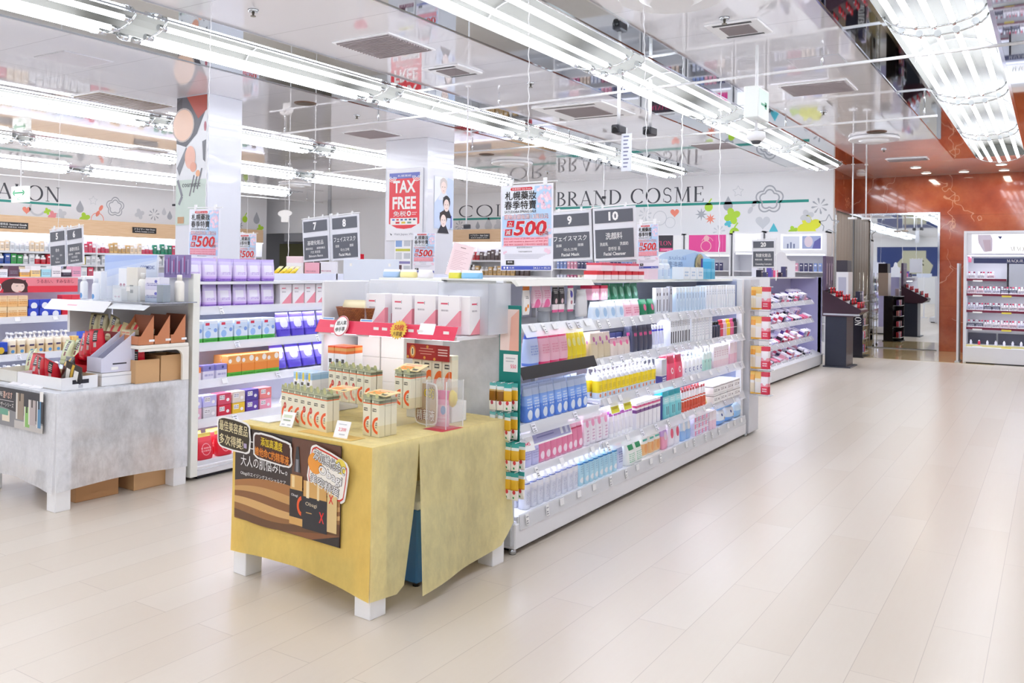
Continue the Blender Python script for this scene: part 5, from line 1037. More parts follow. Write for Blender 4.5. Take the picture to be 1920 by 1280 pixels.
for i, (x, y, w, d, hh, c) in enumerate(((.22, -.12, .3, .3, .3, KRAFT2), (.26, .26, .26, .26, .34, KRAFT), (-.2, .05, .34, .4, .32, mat('#8f8f98', .6)))):
    k = thing('stock_carton', ('brown stock carton beneath the white cloth, front of the table', 'tan stock carton beneath the white cloth, back of the table', 'grey stock carton beneath the middle of the white cloth')[i], 'carton', gt(x, y, 0), GR, None, B().box(-w/2, w/2, -d/2, d/2, 0, hh, c, .003)); part('flap', B().box(-w/2, w/2, -d/2, d/2, hh, hh+.004, KRAFT), k)
# poster on its front
ad = thing('advert_poster', 'dark pouch advert hung on the front of the white cloth', 'poster', gt(-.04, -hy-.02, .485), GR, None, B().box(-.42, .42, -.0015, .0005, 0, .25, NIGHT)); p = B(); p.y0 = -.0015
p.rect(-.42, .42, 0, .25, mat('#34343c', .4)); p.shape([(-.2, 0), (.42, 0), (.42, .06), (.1, .1), (-.2, .13)], mat('#8e8e92', .4), 1.3); p.rect(.06, .42, .0, .05, mat('#c8c4c0', .4), 1.5)
for u, v, w, hh, c, a in ((.13, .06, .1, .17, '#9c8c7c', 0), (.22, .02, .07, .13, '#8ec46a', 0), (.285, .04, .09, .16, '#c0b4b4', 0), (.37, .03, .05, .17, '#5a90b8', 0)):
    p.rect(u-w/2, u+w/2, v, v+hh, mat(c, .4), 2+u); p.rect(u-.008, u+.008, v+hh*.7, v+hh, NIGHT, 2.4+u); p.rect(u-w/2, u-w*.3, v, v+hh, mat('#e8e4dc', .4), 2.2+u)
p.text('PURE', -.16, -.1, .19, .22, PW, 3); p.text('選べます', -.09, .03, .18, .225, mat('#f0c8b8', .4), 3, .02); p.text('ーザーシリーズ', -.15, .05, .125, .155, PW, 3); p.rect(-.2, .05, .165, .168, PW, 3)
p.rect(-.1, .0, .03, .1, mat('#e8dcc8', .4), 3); p.rect(-.13, -.02, .07, .11, mat('#6aa890', .4), 3.2)
part('lettering', p, ad); part('tape', B().box(.38, .42, -.004, -.002, .2, .262, PW), ad)
for i in range(3): thing('price_sheet', 'blank white price sheet lying at the table front, %s from left' % ORD[i], 'sheet', gt(-.16+.14*i, -.38, GZ+.012), GR+.2, 'price sheets', B().box(-.055, .055, -.045, .05, 0, .002, mat('#f4f2f6', .5)), R(14))
# trays, tiers
def open_tray(name, label, loc, rz, w, d, h0, h1, m, inner, cat='tray', group=None, base=True, lip=.004):
    """a card tray, low at the front (h0) and rising to h1 at the back"""
    t = thing(name, label, cat, loc, rz, group)
    if base: part('floor_panel', B().box(-w/2, w/2, -d/2, d/2, 0, .004, inner), t)
    part('front_panel', B().box(-w/2, w/2, -d/2, -d/2+lip, 0, h0, m), t); part('back_panel', B().box(-w/2, w/2, d/2-lip, d/2, 0, h1, inner), t)
    pr_ = [(-d/2, 0), (d/2, 0), (d/2, h1), (-d/2+.02, h0), (-d/2, h0)]
    for s, mm in ((-1, inner), (1, m)): part('side_panel', B().prism(pr_, s*w/2-lip/2, s*w/2+lip/2, m, 'x'), t)
    return t
LAV, REDC, ORC = mat('#dcdcee', .45), mat('#cf1428', .4), mat('#c9825a', .5)
t = open_tray('card_tray', 'low white card tray of red and black pouches with a black label', gt(.12, -.27), GR, .56, .24, .08, .085, WHITE, mat('#c9ab86', .6))
lb = B().box(.281, .2825, -.05, .06, .035, .062, mat('#2a2a34', .4)).box(.281, .2825, -.01, .02, .008, .03, GREY); part('printed_pattern', lb, t)
open_tray('card_tray', 'low pale card tray at the front left of the white-cloth table', gt(-.32, -.27), GR, .3, .24, .08, .085, mat('#e4e2da', .5), mat('#c9ab86', .6))
bx = thing('stock_box', 'white box under the tall slanted lavender carton', 'box', gt(.3, .0), GR, None, B().box(-.1, .1, -.12, .12, 0, .085, WHITE, .003)); part('lid_edge', B().box(-.101, .101, -.121, .121, .06, .066, GREY), bx)
for i, x in enumerate((.345, .26)):
    t = open_tray('display_carton', ('tall lavender carton with slanted side and dark label on its side', 'tall lavender carton standing behind the labelled one')[i], gt(x, .0, GZ+.092), GR, .085, .24, .1, .265, LAV, mat('#c8a878', .6), 'carton')
    if i == 0: part('printed_pattern', B().box(.045, .046, -.04, .06, .05, .06, mat('#3a3a48', .4)).box(.045, .046, -.05, .0, .015, .035, TAGM), t)
t = open_tray('display_carton', 'bright red carton with slanted side holding red pouches', gt(.06, .02, GZ+.075), GR, .3, .24, .05, .265, REDC, mat('#8a0f1c', .5), 'carton')
tb = thing('riser', 'white box under the bright red carton', 'riser', gt(-.02, .02), GR, None, B().box(-.2, .2, -.12, .12, 0, .073, WHITE, .003)); part('edge_band', B().box(-.201, .201, -.121, .121, .06, .066, GREY), tb)
t = open_tray('display_carton', 'brown carton of beige pouches at the back of the table', gt(-.16, .3, GZ+.2), GR, .52, .22, .06, .16, mat('#7a4a30', .5), mat('#4a2c1c', .6), 'carton')
tb = thing('riser', 'dark riser under the brown carton of beige pouches', 'riser', gt(-.16, .3), GR, None, B().box(-.27, .27, -.11, .11, 0, .198, mat('#3a3030', .5), .003)); part('edge_band', B().box(-.271, .271, -.111, .111, .18, .19, DARK), tb)
# riser at the right with orange-brown cartons over cardboard boxes
rt = thing('riser_table', 'small white riser with rounded leg over two cardboard boxes', 'riser', gt(.33, .28), GR); part('top', B().box(-.16, .17, -.19, .19, .235, .262, mat('#f4f0e6', .35), .006), rt)
q = [(.19, 0), (.19, .236), (-.19, .236), (-.19, .22), (.08, .22)] + [(.08+.06*math.sin(R(a)), .16+.06*math.cos(R(a))) for a in range(0, 91, 15)] + [(.14, 0)]
part('side_leg', B().prism(q, .15, .17, mat('#f4f0e6', .35), 'x'), rt); part('side_leg', B().prism(q, -.16, -.14, mat('#f4f0e6', .35), 'x'), rt)
for i in range(2):
    k = open_tray('cardboard_box', ('open cardboard box with a red pouch under the small riser', 'closed-sided cardboard box under the small riser, at the back')[i], gt(.35, .2+.19*i-.02), GR, .2, .18, .16+.02*i, .16+.02*i, KRAFT, KRAFT2, 'box')
def foil(w, h, d, c, foot, lab):
    return pack([(0, foot), (.04, c), (.93, foot)], [('r', '#1c1a1c', .34, .66, .55, .95), ('r', lab, .4, .6, .35, .52), ('t', '#e8e4e0', .38, .62, .6, .88, 4), ('t', foot, .15, .8, .14, .22, 1)], .22)
redp = pouch('lotion_pouch', .12, .19, .06, foil(.1, .2, .05, '#d0142c', '#a80c20', '#c8b8b4')); beigep = pouch('lotion_pouch', .12, .19, .06, foil(.1, .2, .05, '#c4bc90', '#8f8660', '#6a4434')); palep = pouch('lotion_pouch', .12, .18, .06, foil(.1, .2, .05, '#d4dcae', '#aab478', '#7a3a34'))
brownp = pouch('lotion_pouch', .11, .19, .06, pack([(0, '#33281e'), (.9, '#241c16')], [('c', '#d8b048', .28, .74, .14, 1.7), ('r', '#d0a850', .5, .66, .6, .95), ('r', '#a8b0b8', .66, .9, .2, .6), ('t', '#c8a868', .15, .6, .12, .2, 1)], .25)); blackp = pouch('lotion_pouch', .12, .2, .05, pack([(0, '#1e1c26'), (.5, '#3a3430')], [('r', '#d8b048', .4, .55, .3, .95), ('r', '#f2f0ea', .12, .36, .3, .75), ('r', '#f2f0ea', .6, .86, .35, .8)], .25)); smallp = pouch('lotion_pouch', .085, .115, .05, pack([(0, '#c8b98a'), (.5, '#bfae7c'), (.82, '#b4a274')], [('r', '#cc2430', .62, .9, .55, .98), ('t', '#8a3a28', .15, .7, .2, .32, 1)]))
GP = 'pouches on the white-cloth table'
for i, x in enumerate((-.155, -.05, .05)): redp.put('red foil pouch leaning in the low white tray, %s from left' % ORD[i], gt(x, -.27+.01*i, GZ+.01), GR+(.2, -.1, .3)[i], GP, R((-6, 14, 26)[i]), R((0, 8, 18)[i]))
brownp.put('dark brown and gold pouch standing in the low white tray', gt(.2, -.25, GZ+.01), GR, GP, R(-8)); blackp.put('black and gold pouch lying tilted in the low white tray', gt(.32, -.27, GZ+.015), GR+.5, GP, R(30), R(24))
for i, x in enumerate((-.03, .06, .15)): redp.put('red foil pouch in the bright red carton, %s from left' % ORD[i], gt(x, .0, GZ+.14+.02*i), GR+(-.1, .1, .3)[i], GP, R((-4, 8, 2)[i]), R((0, 6, -6)[i]))
for i, x in enumerate((-.36, -.27, -.2)): palep.put('pale green foil pouch behind the low trays, %s from left' % ORD[i], gt(x, (-.2, .0, .03)[i], GZ+(.03, .09, .1)[i]), GR, GP, R(-10), R((-14, 0, 6)[i]))
for i, x in enumerate((-.35, -.22, -.08)): beigep.put('beige foil pouch in the brown carton, %s from left' % ORD[i], gt(x, .26, GZ+.26), GR, GP, R((0, 4, 10)[i]), R((0, 0, 14)[i]))
for i in range(4): smallp.put('small beige pouch with red corner, %s from left, before the orange cartons' % ORD[i], gt(.03+.07*i, .15+.01*i, GZ+.27+.01*i), GR+.1*i, GP, R(-8), R(5*i))
smallp.kids and None
redp.put('red foil pouch lying inside the open cardboard box', gt(.34, .17, GZ+.05), GR+.8, GP, R(20))
for i in range(3):
    open_tray('display_carton', 'orange-brown carton with slanted side, %s from the front on the small riser' % ORD[i], gt(.36, .15+.125*i, GZ+.268), GR, .22, .115, .06, .2, ORC, mat('#8a4a2c', .6), 'carton')
    part('printed_pattern', B().box(-.02, .02, -.001, .001, .02, .035, TAGM), bpy.context.scene.objects.get('riser_table'), (.17+.11*0+.04, -.13+.125*i, .27), (0, 0, R(90)))
    row(carton('sachet_box', .05, .07, .09, pack([(0, '#4a4030'), (.6, '#c8c0a0')], [('t', '#d0342c', .1, .9, .3, .9, 3)])), 'dark sachet carton', 'in the %s orange carton' % ORD[i], 2, gt(.33, 0)[0]-.06, gt(.33, 0)[0]+.04, gt(.33, .15+.125*i)[1]-.02, GZ+.275, GR)
# the purple gondola's glass end shelf with testers
es = thing('end_shelf', 'glass-fronted tester shelf above the red pouch table', 'shelf', (-5.8, 3.85, 1.25)); wpart('board', B().box(-6.3, -5.32, 3.66, 4.02, 1.27, 1.29, mat('#c8ccd4', .2), .003), es); wpart('board', B().box(-5.7, -5.2, 3.66, 4.02, 1.292, 1.3, mat('#b8bcc4', .1, .6)), es)
wpart('price_strip', B().prism([(3.655, 1.292), (3.659, 1.294), (3.6, 1.222), (3.596, 1.22)], -6.42, -5.66, mat('#e6e6ea', .3), 'x'), es, 'white slanted price strip'); wpart('price_strip', B().prism([(3.655, 1.28), (3.659, 1.282), (3.61, 1.25), (3.606, 1.25)], -5.64, -5.22, mat('#dfe2e6', .3), 'x'), es, 'short slanted price strip'); wpart('bracket', B().box(-6.28, -6.25, 3.7, 4.04, 1.05, 1.27, WHITE), es)
thing('pop_sign', 'small pink price sign on the tester shelf strip', 'sign', (-6.1, 3.605, 1.225), 0, None, B().box(-.06, .06, -.003, 0, 0, .045, mat('#f4b0bc', .4)), R(-38))
sk = thing('backdrop_board', 'pale blue sky display board lit behind the testers', 'board', (-5.94, 3.99, 1.292), 0, None, B().box(-.33, .33, -.006, .006, 0, .345, mat('#eef2fa', .4), .002)); p = B(); p.y0 = -.0065
for i, c in enumerate(('#a9c0f2', '#bccff6', '#cfdcf8', '#e2eafb')): p.shape([(-.325, .34-.06*i), (.325, .34-.015*i), (.325, .34-.015*(i+1) if i < 3 else .1), (.1, .2-.03*i), (-.325, .34-.06*(i+1))], mat(c, .4), 1+.3*i)
p.shape([(.05, 0), (.3, 0), (.2, .16), (.1, .26), (.02, .12)], mat('#dfe8fb', .4), 3); p.text('COSMEDIC', .13, .3, .235, .262, mat('#6a7ab8', .4), 4, .01); part('lettering', p, sk)
pv = thing('backdrop_board', 'violet photo board beside the pale blue display board', 'board', (-5.4, 4.0, 1.47), 0, None, B().box(-.145, .145, -.005, .005, 0, .165, mat('#8a7ab0', .4))); p = B(); p.y0 = -.0055
for i in range(14): p.rect(-.14+.02*i, -.127+.02*i, .02+.01*(i % 3), .12+.012*((i*5) % 4), mat(('#6a5a92', '#b8acd4', '#a04a8a')[i % 3], .4), 1+.1*(i % 3))
part('printed_pattern', p, pv)
for i, (x, y, w, hh, c, cap) in enumerate(((-6.27, 3.82, .05, .17, '#f2f4f8', '#eef0f4'), (-6.05, 3.78, .05, .16, '#eef2fa', '#dfe4ee'))): bottle('tester_bottle', w, w, hh, pack([(0, '#eef2fa'), (.2, c)], [('c', '#5a9ad8', .5, .2, .3, 2)]), mat(cap, .3), 'cap').put('white tester bottle with blue dot, %s on the glass shelf' % ORD[i], (x, y, 1.294))
twb = pack([(0, '#f4f6fb')], [('c', '#b88a9a', .3, .35, .14, 2), ('c', '#b88a9a', .7, .35, .14, 2)])
for i, (x, y, z) in enumerate(((-6.16, 3.88, 1.294), (-5.9, 3.92, 1.34), (-5.78, 3.8, 1.294))): carton('tester_box', .1, .05, (.21, .19, .09)[i], twb).put('white tester box with two rosy dots, %s from left' % ORD[i], (x, y, z))
bs = thing('riser', 'white step behind the testers', 'riser', (-5.9, 3.93, 1.292), 0, None, B().box(-.1, .1, -.04, .04, 0, .046, WHITE, .002))
carton('tester_box', .13, .07, .24, pack([(0, '#ece8de')], [('r', '#2a2a2a', .3, .62, .42, .46), ('r', '#3a3a3a', .35, .62, .22, .32)])).put('cream tester box with black lettering bar', (-5.68, 3.86, 1.3)); bottle('tester_bottle', .06, .06, .2, mat('#f2f0ea', .3), mat('#e8e6e0', .3), 'cap').put('cream tester bottle beside the cream box', (-5.57, 3.84, 1.3))
gl = thing('glass_case', 'low clear case over the cream testers', 'case', (-5.55, 3.72, 1.302)); part('front_panel', B().box(-.2, .12, -.003, .003, 0, .11, mat('#dfe6ec', .04, 0, 0, .3)), gl); part('label', B().box(-.03, .01, -.006, -.003, .07, .1, PW), gl)
for i, (z, c, w) in enumerate(((1.3, '#b8c4d8', 'grey-blue'), (1.385, '#d8d6ee', 'pale lilac'))): carton('skin_box', .16, .08, .085, pack([(0, c), (.5, '#eceaf6')], [('t', '#7a7ab0', .1, .9, .3, .6, 2), ('c', '#6a6ac0', .75, .7, .1, .8)])).put(w + ' box in the right-hand stack on the tester shelf', (-5.35, 3.8, z))
bottle('tester_bottle', .06, .06, .19, mat('#f4f0e8', .3), mat('#f0ece2', .3), 'cap').put('ivory tester bottle at the right end of the glass shelf', (-5.24, 3.9, 1.302)); carton('skin_box', .07, .06, .12, mat('#9aa4ae', .3)).put('slate grey box at the right end of the glass shelf', (-5.25, 3.78, 1.302))

# ------------------------------------------------------------------ the gondola beside the red banner (right face x = -8.0)
GC = thing('gondola', 'white gondola with a red face banner at the far left', 'shelving', (-8.5, 6.0, 0))
wpart('base', B().box(-9.0, -7.96, 3.4, 6.7, .03, .2, WHITEM, .005), GC); wpart('spine_panel', B().box(-8.5, -8.46, 3.42, 6.7, .2, 1.43, BACKM), GC); wpart('top_deck', B().box(-9.0, -8.03, 3.4, 6.7, 1.41, 1.43, WHITEM), GC); wpart('plinth', B().box(-8.96, -8.0, 3.44, 6.66, 0, .03, DARK), GC)
for z in (.42, .72, 1.06): wshelf(GC, -8.46, -8.03, 3.42, 6.7, z, 9, lip=.05, lean=.5)
for z in (.66, 1.0, 1.38): shelf_light(-8.1, 4.7, z, 2.4, 3)
WC = 'red banner gondola'
def Cq(P, desc, where, n, a, b, dep, z, **k): row(P, desc, where + ', ' + WC, n, a, b, dep, z, R(90), **k)
ban = thing('face_banner', 'red banner with a dark-haired face printed on it', 'banner', (-8.02, 4.42, 1.29), R(90), None, B().box(-.46, .4, -.003, .003, 0, .135, mat('#e83c4c', .4))); p = B(); p.y0 = -.0035
p.rect(-.2, .4, .06, .133, mat('#f08a94', .4)); p.disc(-.2, .065, .12, mat('#4a2c2c', .4), 2, .064); p.shape([(-.3, .002), (-.08, .002), (-.09, .08), (-.29, .08)], mat('#4a2c2c', .4), 2.1); p.disc(-.17, .052, .06, mat('#f4d4c8', .4), 3, .05); p.shape([(-.25, .1), (-.1, .115), (-.1, .08), (-.2, .085)], mat('#4a2c2c', .4), 3.5); p.text('うるおい、すみなおし', -.0, .36, .085, .12, mat('#8a2a3a', .4), 4); p.ring(-.36, .05, .04, .048, PW, 2); p.stroke([(-.19, .06), (-.17, .063)], .004, NIGHT, 5); p.stroke([(-.14, .062), (-.12, .06)], .004, NIGHT, 5); p.stroke([(-.165, .012), (-.145, .012)], .005, RED, 5); part('lettering', p, ban)
yel = pack([(0, '#f2c080'), (.5, '#f6dcb0')], [('t', '#d89040', .1, .9, .2, .7, 3)])
Cq(carton('cream_box', .09, .09, .1, yel), 'orange cream box', 'upper shelf', 5, 3.9, 4.36, -8.09, 1.06, tiers=2, dz=.101); Cq(carton('wash_box', .1, .09, .08, pack([(0, '#2c3cac'), (.3, '#3a50c8')], [('c', '#f2f4fb', .5, .3, .3, .8)])), 'deep blue wash box', 'upper shelf', 3, 4.36, 4.68, -8.09, 1.06, tiers=2, dz=.081); Cq(carton('wash_box', .09, .09, .2, pack([(0, '#e0283c'), (.6, '#f0485a')])), 'red wash box', 'upper shelf', 2, 4.69, 4.88, -8.1, 1.06)
Cq(bottle('milk_bottle', .075, .07, .2, pack([(0, '#e8cfa4'), (.6, '#f2e4cc')], [('c', '#5a9ad0', .5, .2, .22, 2), ('r', '#4a3a5a', .2, .8, .5, .62)]), mat('#f4f2ee', .3)), 'beige milk bottle with blue dot', 'middle shelf', 7, 4.2, 4.8, -8.1, .72, rows=2, dd=.08); Cq(pouch('refill_pouch', .14, .26, .06, pack([(0, '#2c48c0'), (.5, '#4a6ae0'), (.85, '#c8d4f4')], [('c', '#f4f6fd', .5, .4, .25, 1.3)])), 'royal blue refill pouch', 'middle shelf', 2, 4.86, 5.14, -8.08, .72); Cq(carton('cream_box', .06, .06, .14, pack([(0, '#f2a04a'), (.5, '#f4c878')])), 'slim orange box', 'middle shelf', 1, 4.8, 4.86, -8.08, .72); Cq(carton('wash_box', .11, .08, .12, pack([(0, '#20243c'), (.3, '#3050c0')], [('c', '#e8c040', .5, .4, .25, 1)])), 'navy and gold box', 'middle shelf', 3, 3.85, 4.18, -8.08, .72)
Cq(bottle('milk_bottle', .075, .07, .2, pack([(0, '#e8eef6'), (.5, '#d0e2f2')], [('t', '#5a8ac0', .2, .8, .3, .6, 3)]), WHITE), 'white and pale blue bottle', 'lower shelf', 9, 4.0, 4.8, -8.1, .42, rows=2, dd=.08); Cq(pouch('refill_pouch', .11, .16, .05, pack([(0, '#f08a5a'), (.4, '#e0506a')], [('c', '#5a4ab0', .5, .5, .25, 1)])), 'coral refill pouch with violet disc', 'lower shelf', 2, 3.75, 3.98, -8.07, .42)
for i, (c, w) in enumerate((('#f2b0c4', 'pink'), ('#dfe3e8', 'pale grey'), ('#e8e8ee', 'white'), ('#6a4a5a', 'plum'), ('#f2b45a', 'orange'), ('#f4cf8a', 'apricot'), ('#a8d8e4', 'aqua'), ('#f6ecec', 'ivory'), ('#3a2c3a', 'dark brown'), ('#eaa0b8', 'rose'))): Proto('cream_box', 'box', B().box(-.045, .045, -.05, .05, 0, (.07, .1)[i % 2], pack([(0, c), (.6, '#f4eef0' if i % 3 else c)], [('t', '#8a8490', .1, .9, .25, .6, 2)]), .001)).put('%s box standing on the deck of the red banner gondola' % w, (-8.14, 3.95+.1*i, 1.434), R(90))

# ------------------------------------------------------------------ wall shelving on the salon wall and the hair wall
def wall_shelving(name, label, x0, x1, ydir, faces, zs, zw0, zw1):
    """local frame: the unit runs along +x from x0 to x1, the wall is at y = 0 and it comes forward along -y"""
    t = thing(name, label, 'shelving', *faces); part('fascia', B().box(x0, x1, -.42, -.0, zw0, zw1, WOOD), t); part('light_cover', B().box(x0, x1, -.42, -.02, zw0-.03, zw0, LED), t); part('back_panel', B().box(x0, x1, -.02, 0, .1, zw0, WHITEM), t)
    for z in zs: part('shelf', B().box(x0, x1, -.38, -.02, z-.025, z, WHITEM), t); part('front_edge', B().box(x0, x1, -.395, -.38, z-.045, z+.005, mat('#d8d8de', .3)), t)
    part('base', B().box(x0, x1, -.42, -.0, 0, .15, WHITEM), t)
    for x in (x0, (x0+x1)/2, x1-.02): part('upright', B().box(x, x+.02, -.4, -.02, .15, zw0, WHITE), t)
    return t
wall_shelving('wall_shelving', 'wood-topped wall shelving under the salon lettering', 7.4, 18.1, 1, ((XL, 0, 0), R(90)), (.5, .85, 1.2, 1.54, 1.84), 2.27, 2.66)
wall_shelving('wall_shelving', 'wood-topped wall shelving under the hair colour lettering', -16.2, -10.4, 1, ((0, YH, 0), 0), (.6, 1.0, 1.4, 1.8), 2.28, 2.62)
def plaque(label, x, z, w, hh, host, lines):
    b = B().box(-w/2, w/2, -.012, 0, 0, hh, mat('#2a2628', .35), .002); loc, rz = ((XL+.425, x, z), R(90)) if host == 'l' else ((x, YH-.425, z), 0)
    c = thing('aisle_plaque', label, 'sign', loc, rz, None, b); p = B(); p.y0 = -.0125
    for t, u0, u1, v0, v1 in lines: p.text(t, u0*w-w/2, u1*w-w/2, v0*hh, v1*hh, PW, 1, .02)
    part('lettering', p, c)
plaque('black plaque for seasonal goods on the wood fascia', 10.65, 2.35, .72, .15, 'l', (('季節用品', .04, .36, .5, .85), ('Seasonal Goods', .4, .95, .5, .8), ('季节用品 季節用品 계절용품', .05, .92, .15, .35)))
plaque('black plaque for hair dryers on the wood fascia', 14.06, 2.39, .7, .15, 'l', (('ドライヤー', .08, .5, .48, .85), ('Hair Dryer', .55, .95, .5, .8), ('吹风机 吹風機 드라이어', .1, .9, .15, .35)))
plaque('black plaque for hair care under the hair colour letters', -12.95, 2.36, .66, .14, 'b', (('ヘアカラー', .08, .5, .5, .85), ('Hair Color', .55, .95, .52, .82), ('染发剂 染髮劑 염색약', .1, .9, .15, .35)))
KINDS = {}
def small(c, kind, w, hh):
    k = (c, kind, w, hh)
    if k not in KINDS:
        m = pack([(0, c), (.65, c if kind else '#f0eef0')], [('t', '#77737c' if c != '#2c2c30' else '#d8d4d0', .15, .85, .25, .6, 3), ('r', '#f4f2f2', .2, .8, .66, .8)])
        KINDS[k] = carton('hair_box', w, w*.8, hh, m) if kind else bottle('hair_bottle', w, w*.9, hh, m, WHITE, 'cap')
    return KINDS[k]
def shelf_run(cols, where, a, b, step, host, z, hh, dep=.3, grp=None):
    i, q, r = 0, a, random.Random(int(z*100+a*7)); cnt = {}
    while q < b:
        c, w = r.choice(cols); n = r.randint(2, 5)
        for _ in range(n):
            if q >= b: break
            cnt[w] = cnt.get(w, 0)+1; kind = r.random() < .6; H = hh*r.choice((.8, .9, 1)); P = small(c, kind, step*.86, round(H, 3))
            loc = (XL+dep, q, z) if host == 'l' else (q, YH-dep, z)
            P.put('%s %s, %s of that colour along %s' % (w, 'box' if kind else 'bottle', ORD[min(cnt[w]-1, 39)], where), loc, R(90) if host == 'l' else 0, grp); q += step
HC = [('#e8ecf2', 'white'), ('#c8d8e6', 'pale blue'), ('#2f8a6a', 'green'), ('#d8506a', 'rose'), ('#6a5a58', 'brown'), ('#d8b47c', 'tan'), ('#4a7ac8', 'blue'), ('#dfe3e6', 'light grey'), ('#f0dcc0', 'cream')]
shelf_run(HC[:2]+HC[6:9], 'the top salon wall shelf', 9.9, 12.4, .115, 'l', 1.84, .28, grp='bottles on the salon wall shelves'); shelf_run([HC[2], HC[4], HC[5], HC[3], HC[8]], 'the top salon wall shelf by the dryer plaque', 12.5, 17.9, .115, 'l', 1.84, .28, grp='bottles on the salon wall shelves')
shelf_run([('#3c9a50', 'grass green'), ('#e06a3c', 'orange'), ('#d8dade', 'silver'), ('#d02c3c', 'red'), ('#e8d040', 'yellow'), ('#3a5aa8', 'navy')], 'the second salon wall shelf', 9.9, 13.6, .14, 'l', 1.54, .24, grp='bottles on the salon wall shelves')
shelf_run([HC[2], HC[0], HC[4]], 'the second salon wall shelf, far end', 13.8, 17.9, .16, 'l', 1.54, .24, grp='bottles on the salon wall shelves'); shelf_run([HC[0], HC[3], HC[8]], 'the third salon wall shelf', 9.9, 13.2, .17, 'l', 1.2, .28, grp='bottles on the salon wall shelves')
shelf_run([('#c83a40', 'crimson'), HC[4], HC[7]], 'the hair wall shelf', -13.9, -11.4, .12, 'b', 1.8, .28, grp='boxes on the hair wall shelf'); shelf_run([HC[4], HC[5]], 'the lower hair wall shelf', -13.9, -11.4, .14, 'b', 1.4, .28, grp='boxes on the hair wall shelf')

# ------------------------------------------------------------------ pictures on the two columns
ms = thing('makeup_picture', 'tall make-up picture with powder compact and brushes on the nearer column', 'picture', (-8.875, 6.748, 2.05), 0, None, B().box(-.285, .285, -.004, 0, 0, 1.56, mat('#e4e6ea', .35))); p = B(); p.y0 = -.0045
p.rect(-.285, .285, 0, .55, mat('#c8d6cc', .4)); p.shape([(-.285, 1.56), (.28, 1.56), (.28, 1.42), (.1, 1.1), (-.1, .95), (-.285, 1.0)], mat('#4c4a52', .4), 2); p.shape([(-.1, 1.56), (.28, 1.56), (.28, 1.38), (.12, 1.28)], mat('#a8402c', .4), 3); p.shape([(-.285, 1.5), (-.18, 1.56), (-.2, 1.3), (-.285, 1.25)], mat('#3a3238', .4), 3); p.disc(-.16, 1.22, .19, mat('#e8c4ac', .4), 4, .2); p.ring(-.16, 1.22, .19, .21, mat('#b8a8a0', .4), 4.2)
p.disc(.25, 1.18, .022, mat('#b86a78', .4), 3, .06); p.shape([(.2, 1.0), (.27, 1.02), (.26, .75), (.22, .78)], mat('#6a6a70', .4), 3); p.shape([(-.27, .7), (-.1, .95), (-.06, .9), (-.22, .6)], mat('#7c7e86', .4), 3); p.disc(-.02, .82, .1, mat('#f0bca8', .4), 4, .14); p.disc(.04, .7, .06, mat('#e8a890', .4), 4.2); p.disc(.13, .62, .04, mat('#f2b48a', .4), 4.4)
for i in range(3): p.stroke([(-.02+.07*i, .35+.04*i), (.06+.07*i, .6+.04*i)], .022, mat('#77757c', .4), 4)
p.stroke([(-.25, .55), (-.16, .35), (-.22, .25)], .04, mat('#8a8c94', .4), 3); p.text('cosmetic', -.16, .18, .46, .52, mat('#4a4c50', .4), 5); p.rect(-.24, -.12, .02, .1, mat('#c09870', .4), 5); part('lettering', p, ms)
tf = thing('tax_free_poster', 'red tax free poster on the column face toward the camera', 'poster', (-8.785, 10.69, 2.0), 0, None, B().box(-.37, .37, -.012, 0, 0, 1.15, mat('#ececf2', .3), .003)); p = B(); p.y0 = -.0125; TR_ = mat('#e8404a', .35)
p.shape([(-.31, .27), (-.15, .2), (0, .185), (.15, .2), (.31, .27), (.31, 1.08), (-.31, 1.08)], TR_); p.rect(-.31, .31, .99, 1.08, mat('#6f78c4', .4), 2); p.text('札幌薬粧', -.14, .14, 1.015, 1.05, PW, 3)
for s in (-1, 1):
    for r_ in (.03, .055, .08): p.ring(s*.25, 1.03, r_, r_+.012, PW, 2.5, 180, 360 if s > 0 else 350)
p.text('TAX', -.23, .23, .76, .96, PW, 3, .03); p.text('FREE', -.24, .24, .5, .7, PW, 3, .03); p.text('免税', -.22, .04, .385, .47, PW, 3, .02); p.ring(.1, .43, .022, .042, PW, 3); p.rect(.16, .26, .44, .448, PW, 3); p.rect(.16, .24, .41, .418, PW, 3); p.rect(-.28, .27, .25, .36, PW, 3)
for i, c in enumerate(('#4a6ac0', '#d84040', '#3a6aa8', '#2a7a9a', '#444a5a', '#3a4a6a')): p.rect(-.24+.085*i, -.19+.085*i, .32, .345, mat(c, .4), 4)
for i, c in enumerate(('#d83038', '#e8c83c', '#7a9a8a')): p.rect(-.17+.12*i, -.09+.12*i, .27, .3, mat(c, .4), 4)
p.text('Visit Japan Web', -.2, .24, .075, .12, mat('#9a9aa6', .4), 3); p.shape([(-.29, .12), (-.24, .1), (-.26, .08)], mat('#5a5a64', .4), 3); part('lettering', p, tf)
idp = thing('portrait_poster', 'portrait poster of three young people on the column side', 'poster', (-8.335, 11.13, 2.2), R(90), None, B().box(-.26, .25, -.003, 0, 0, .83, mat('#dfe6f4', .35))); p = B(); p.y0 = -.0035
p.shape([(-.26, .0), (.25, .0), (.25, .8), (.1, .83), (-.26, .4)], mat('#c8d6f0', .4)); p.shape([(-.26, .4), (-.05, .6), (.02, .83), (-.26, .83)], mat('#eef0f6', .4), 1.5)
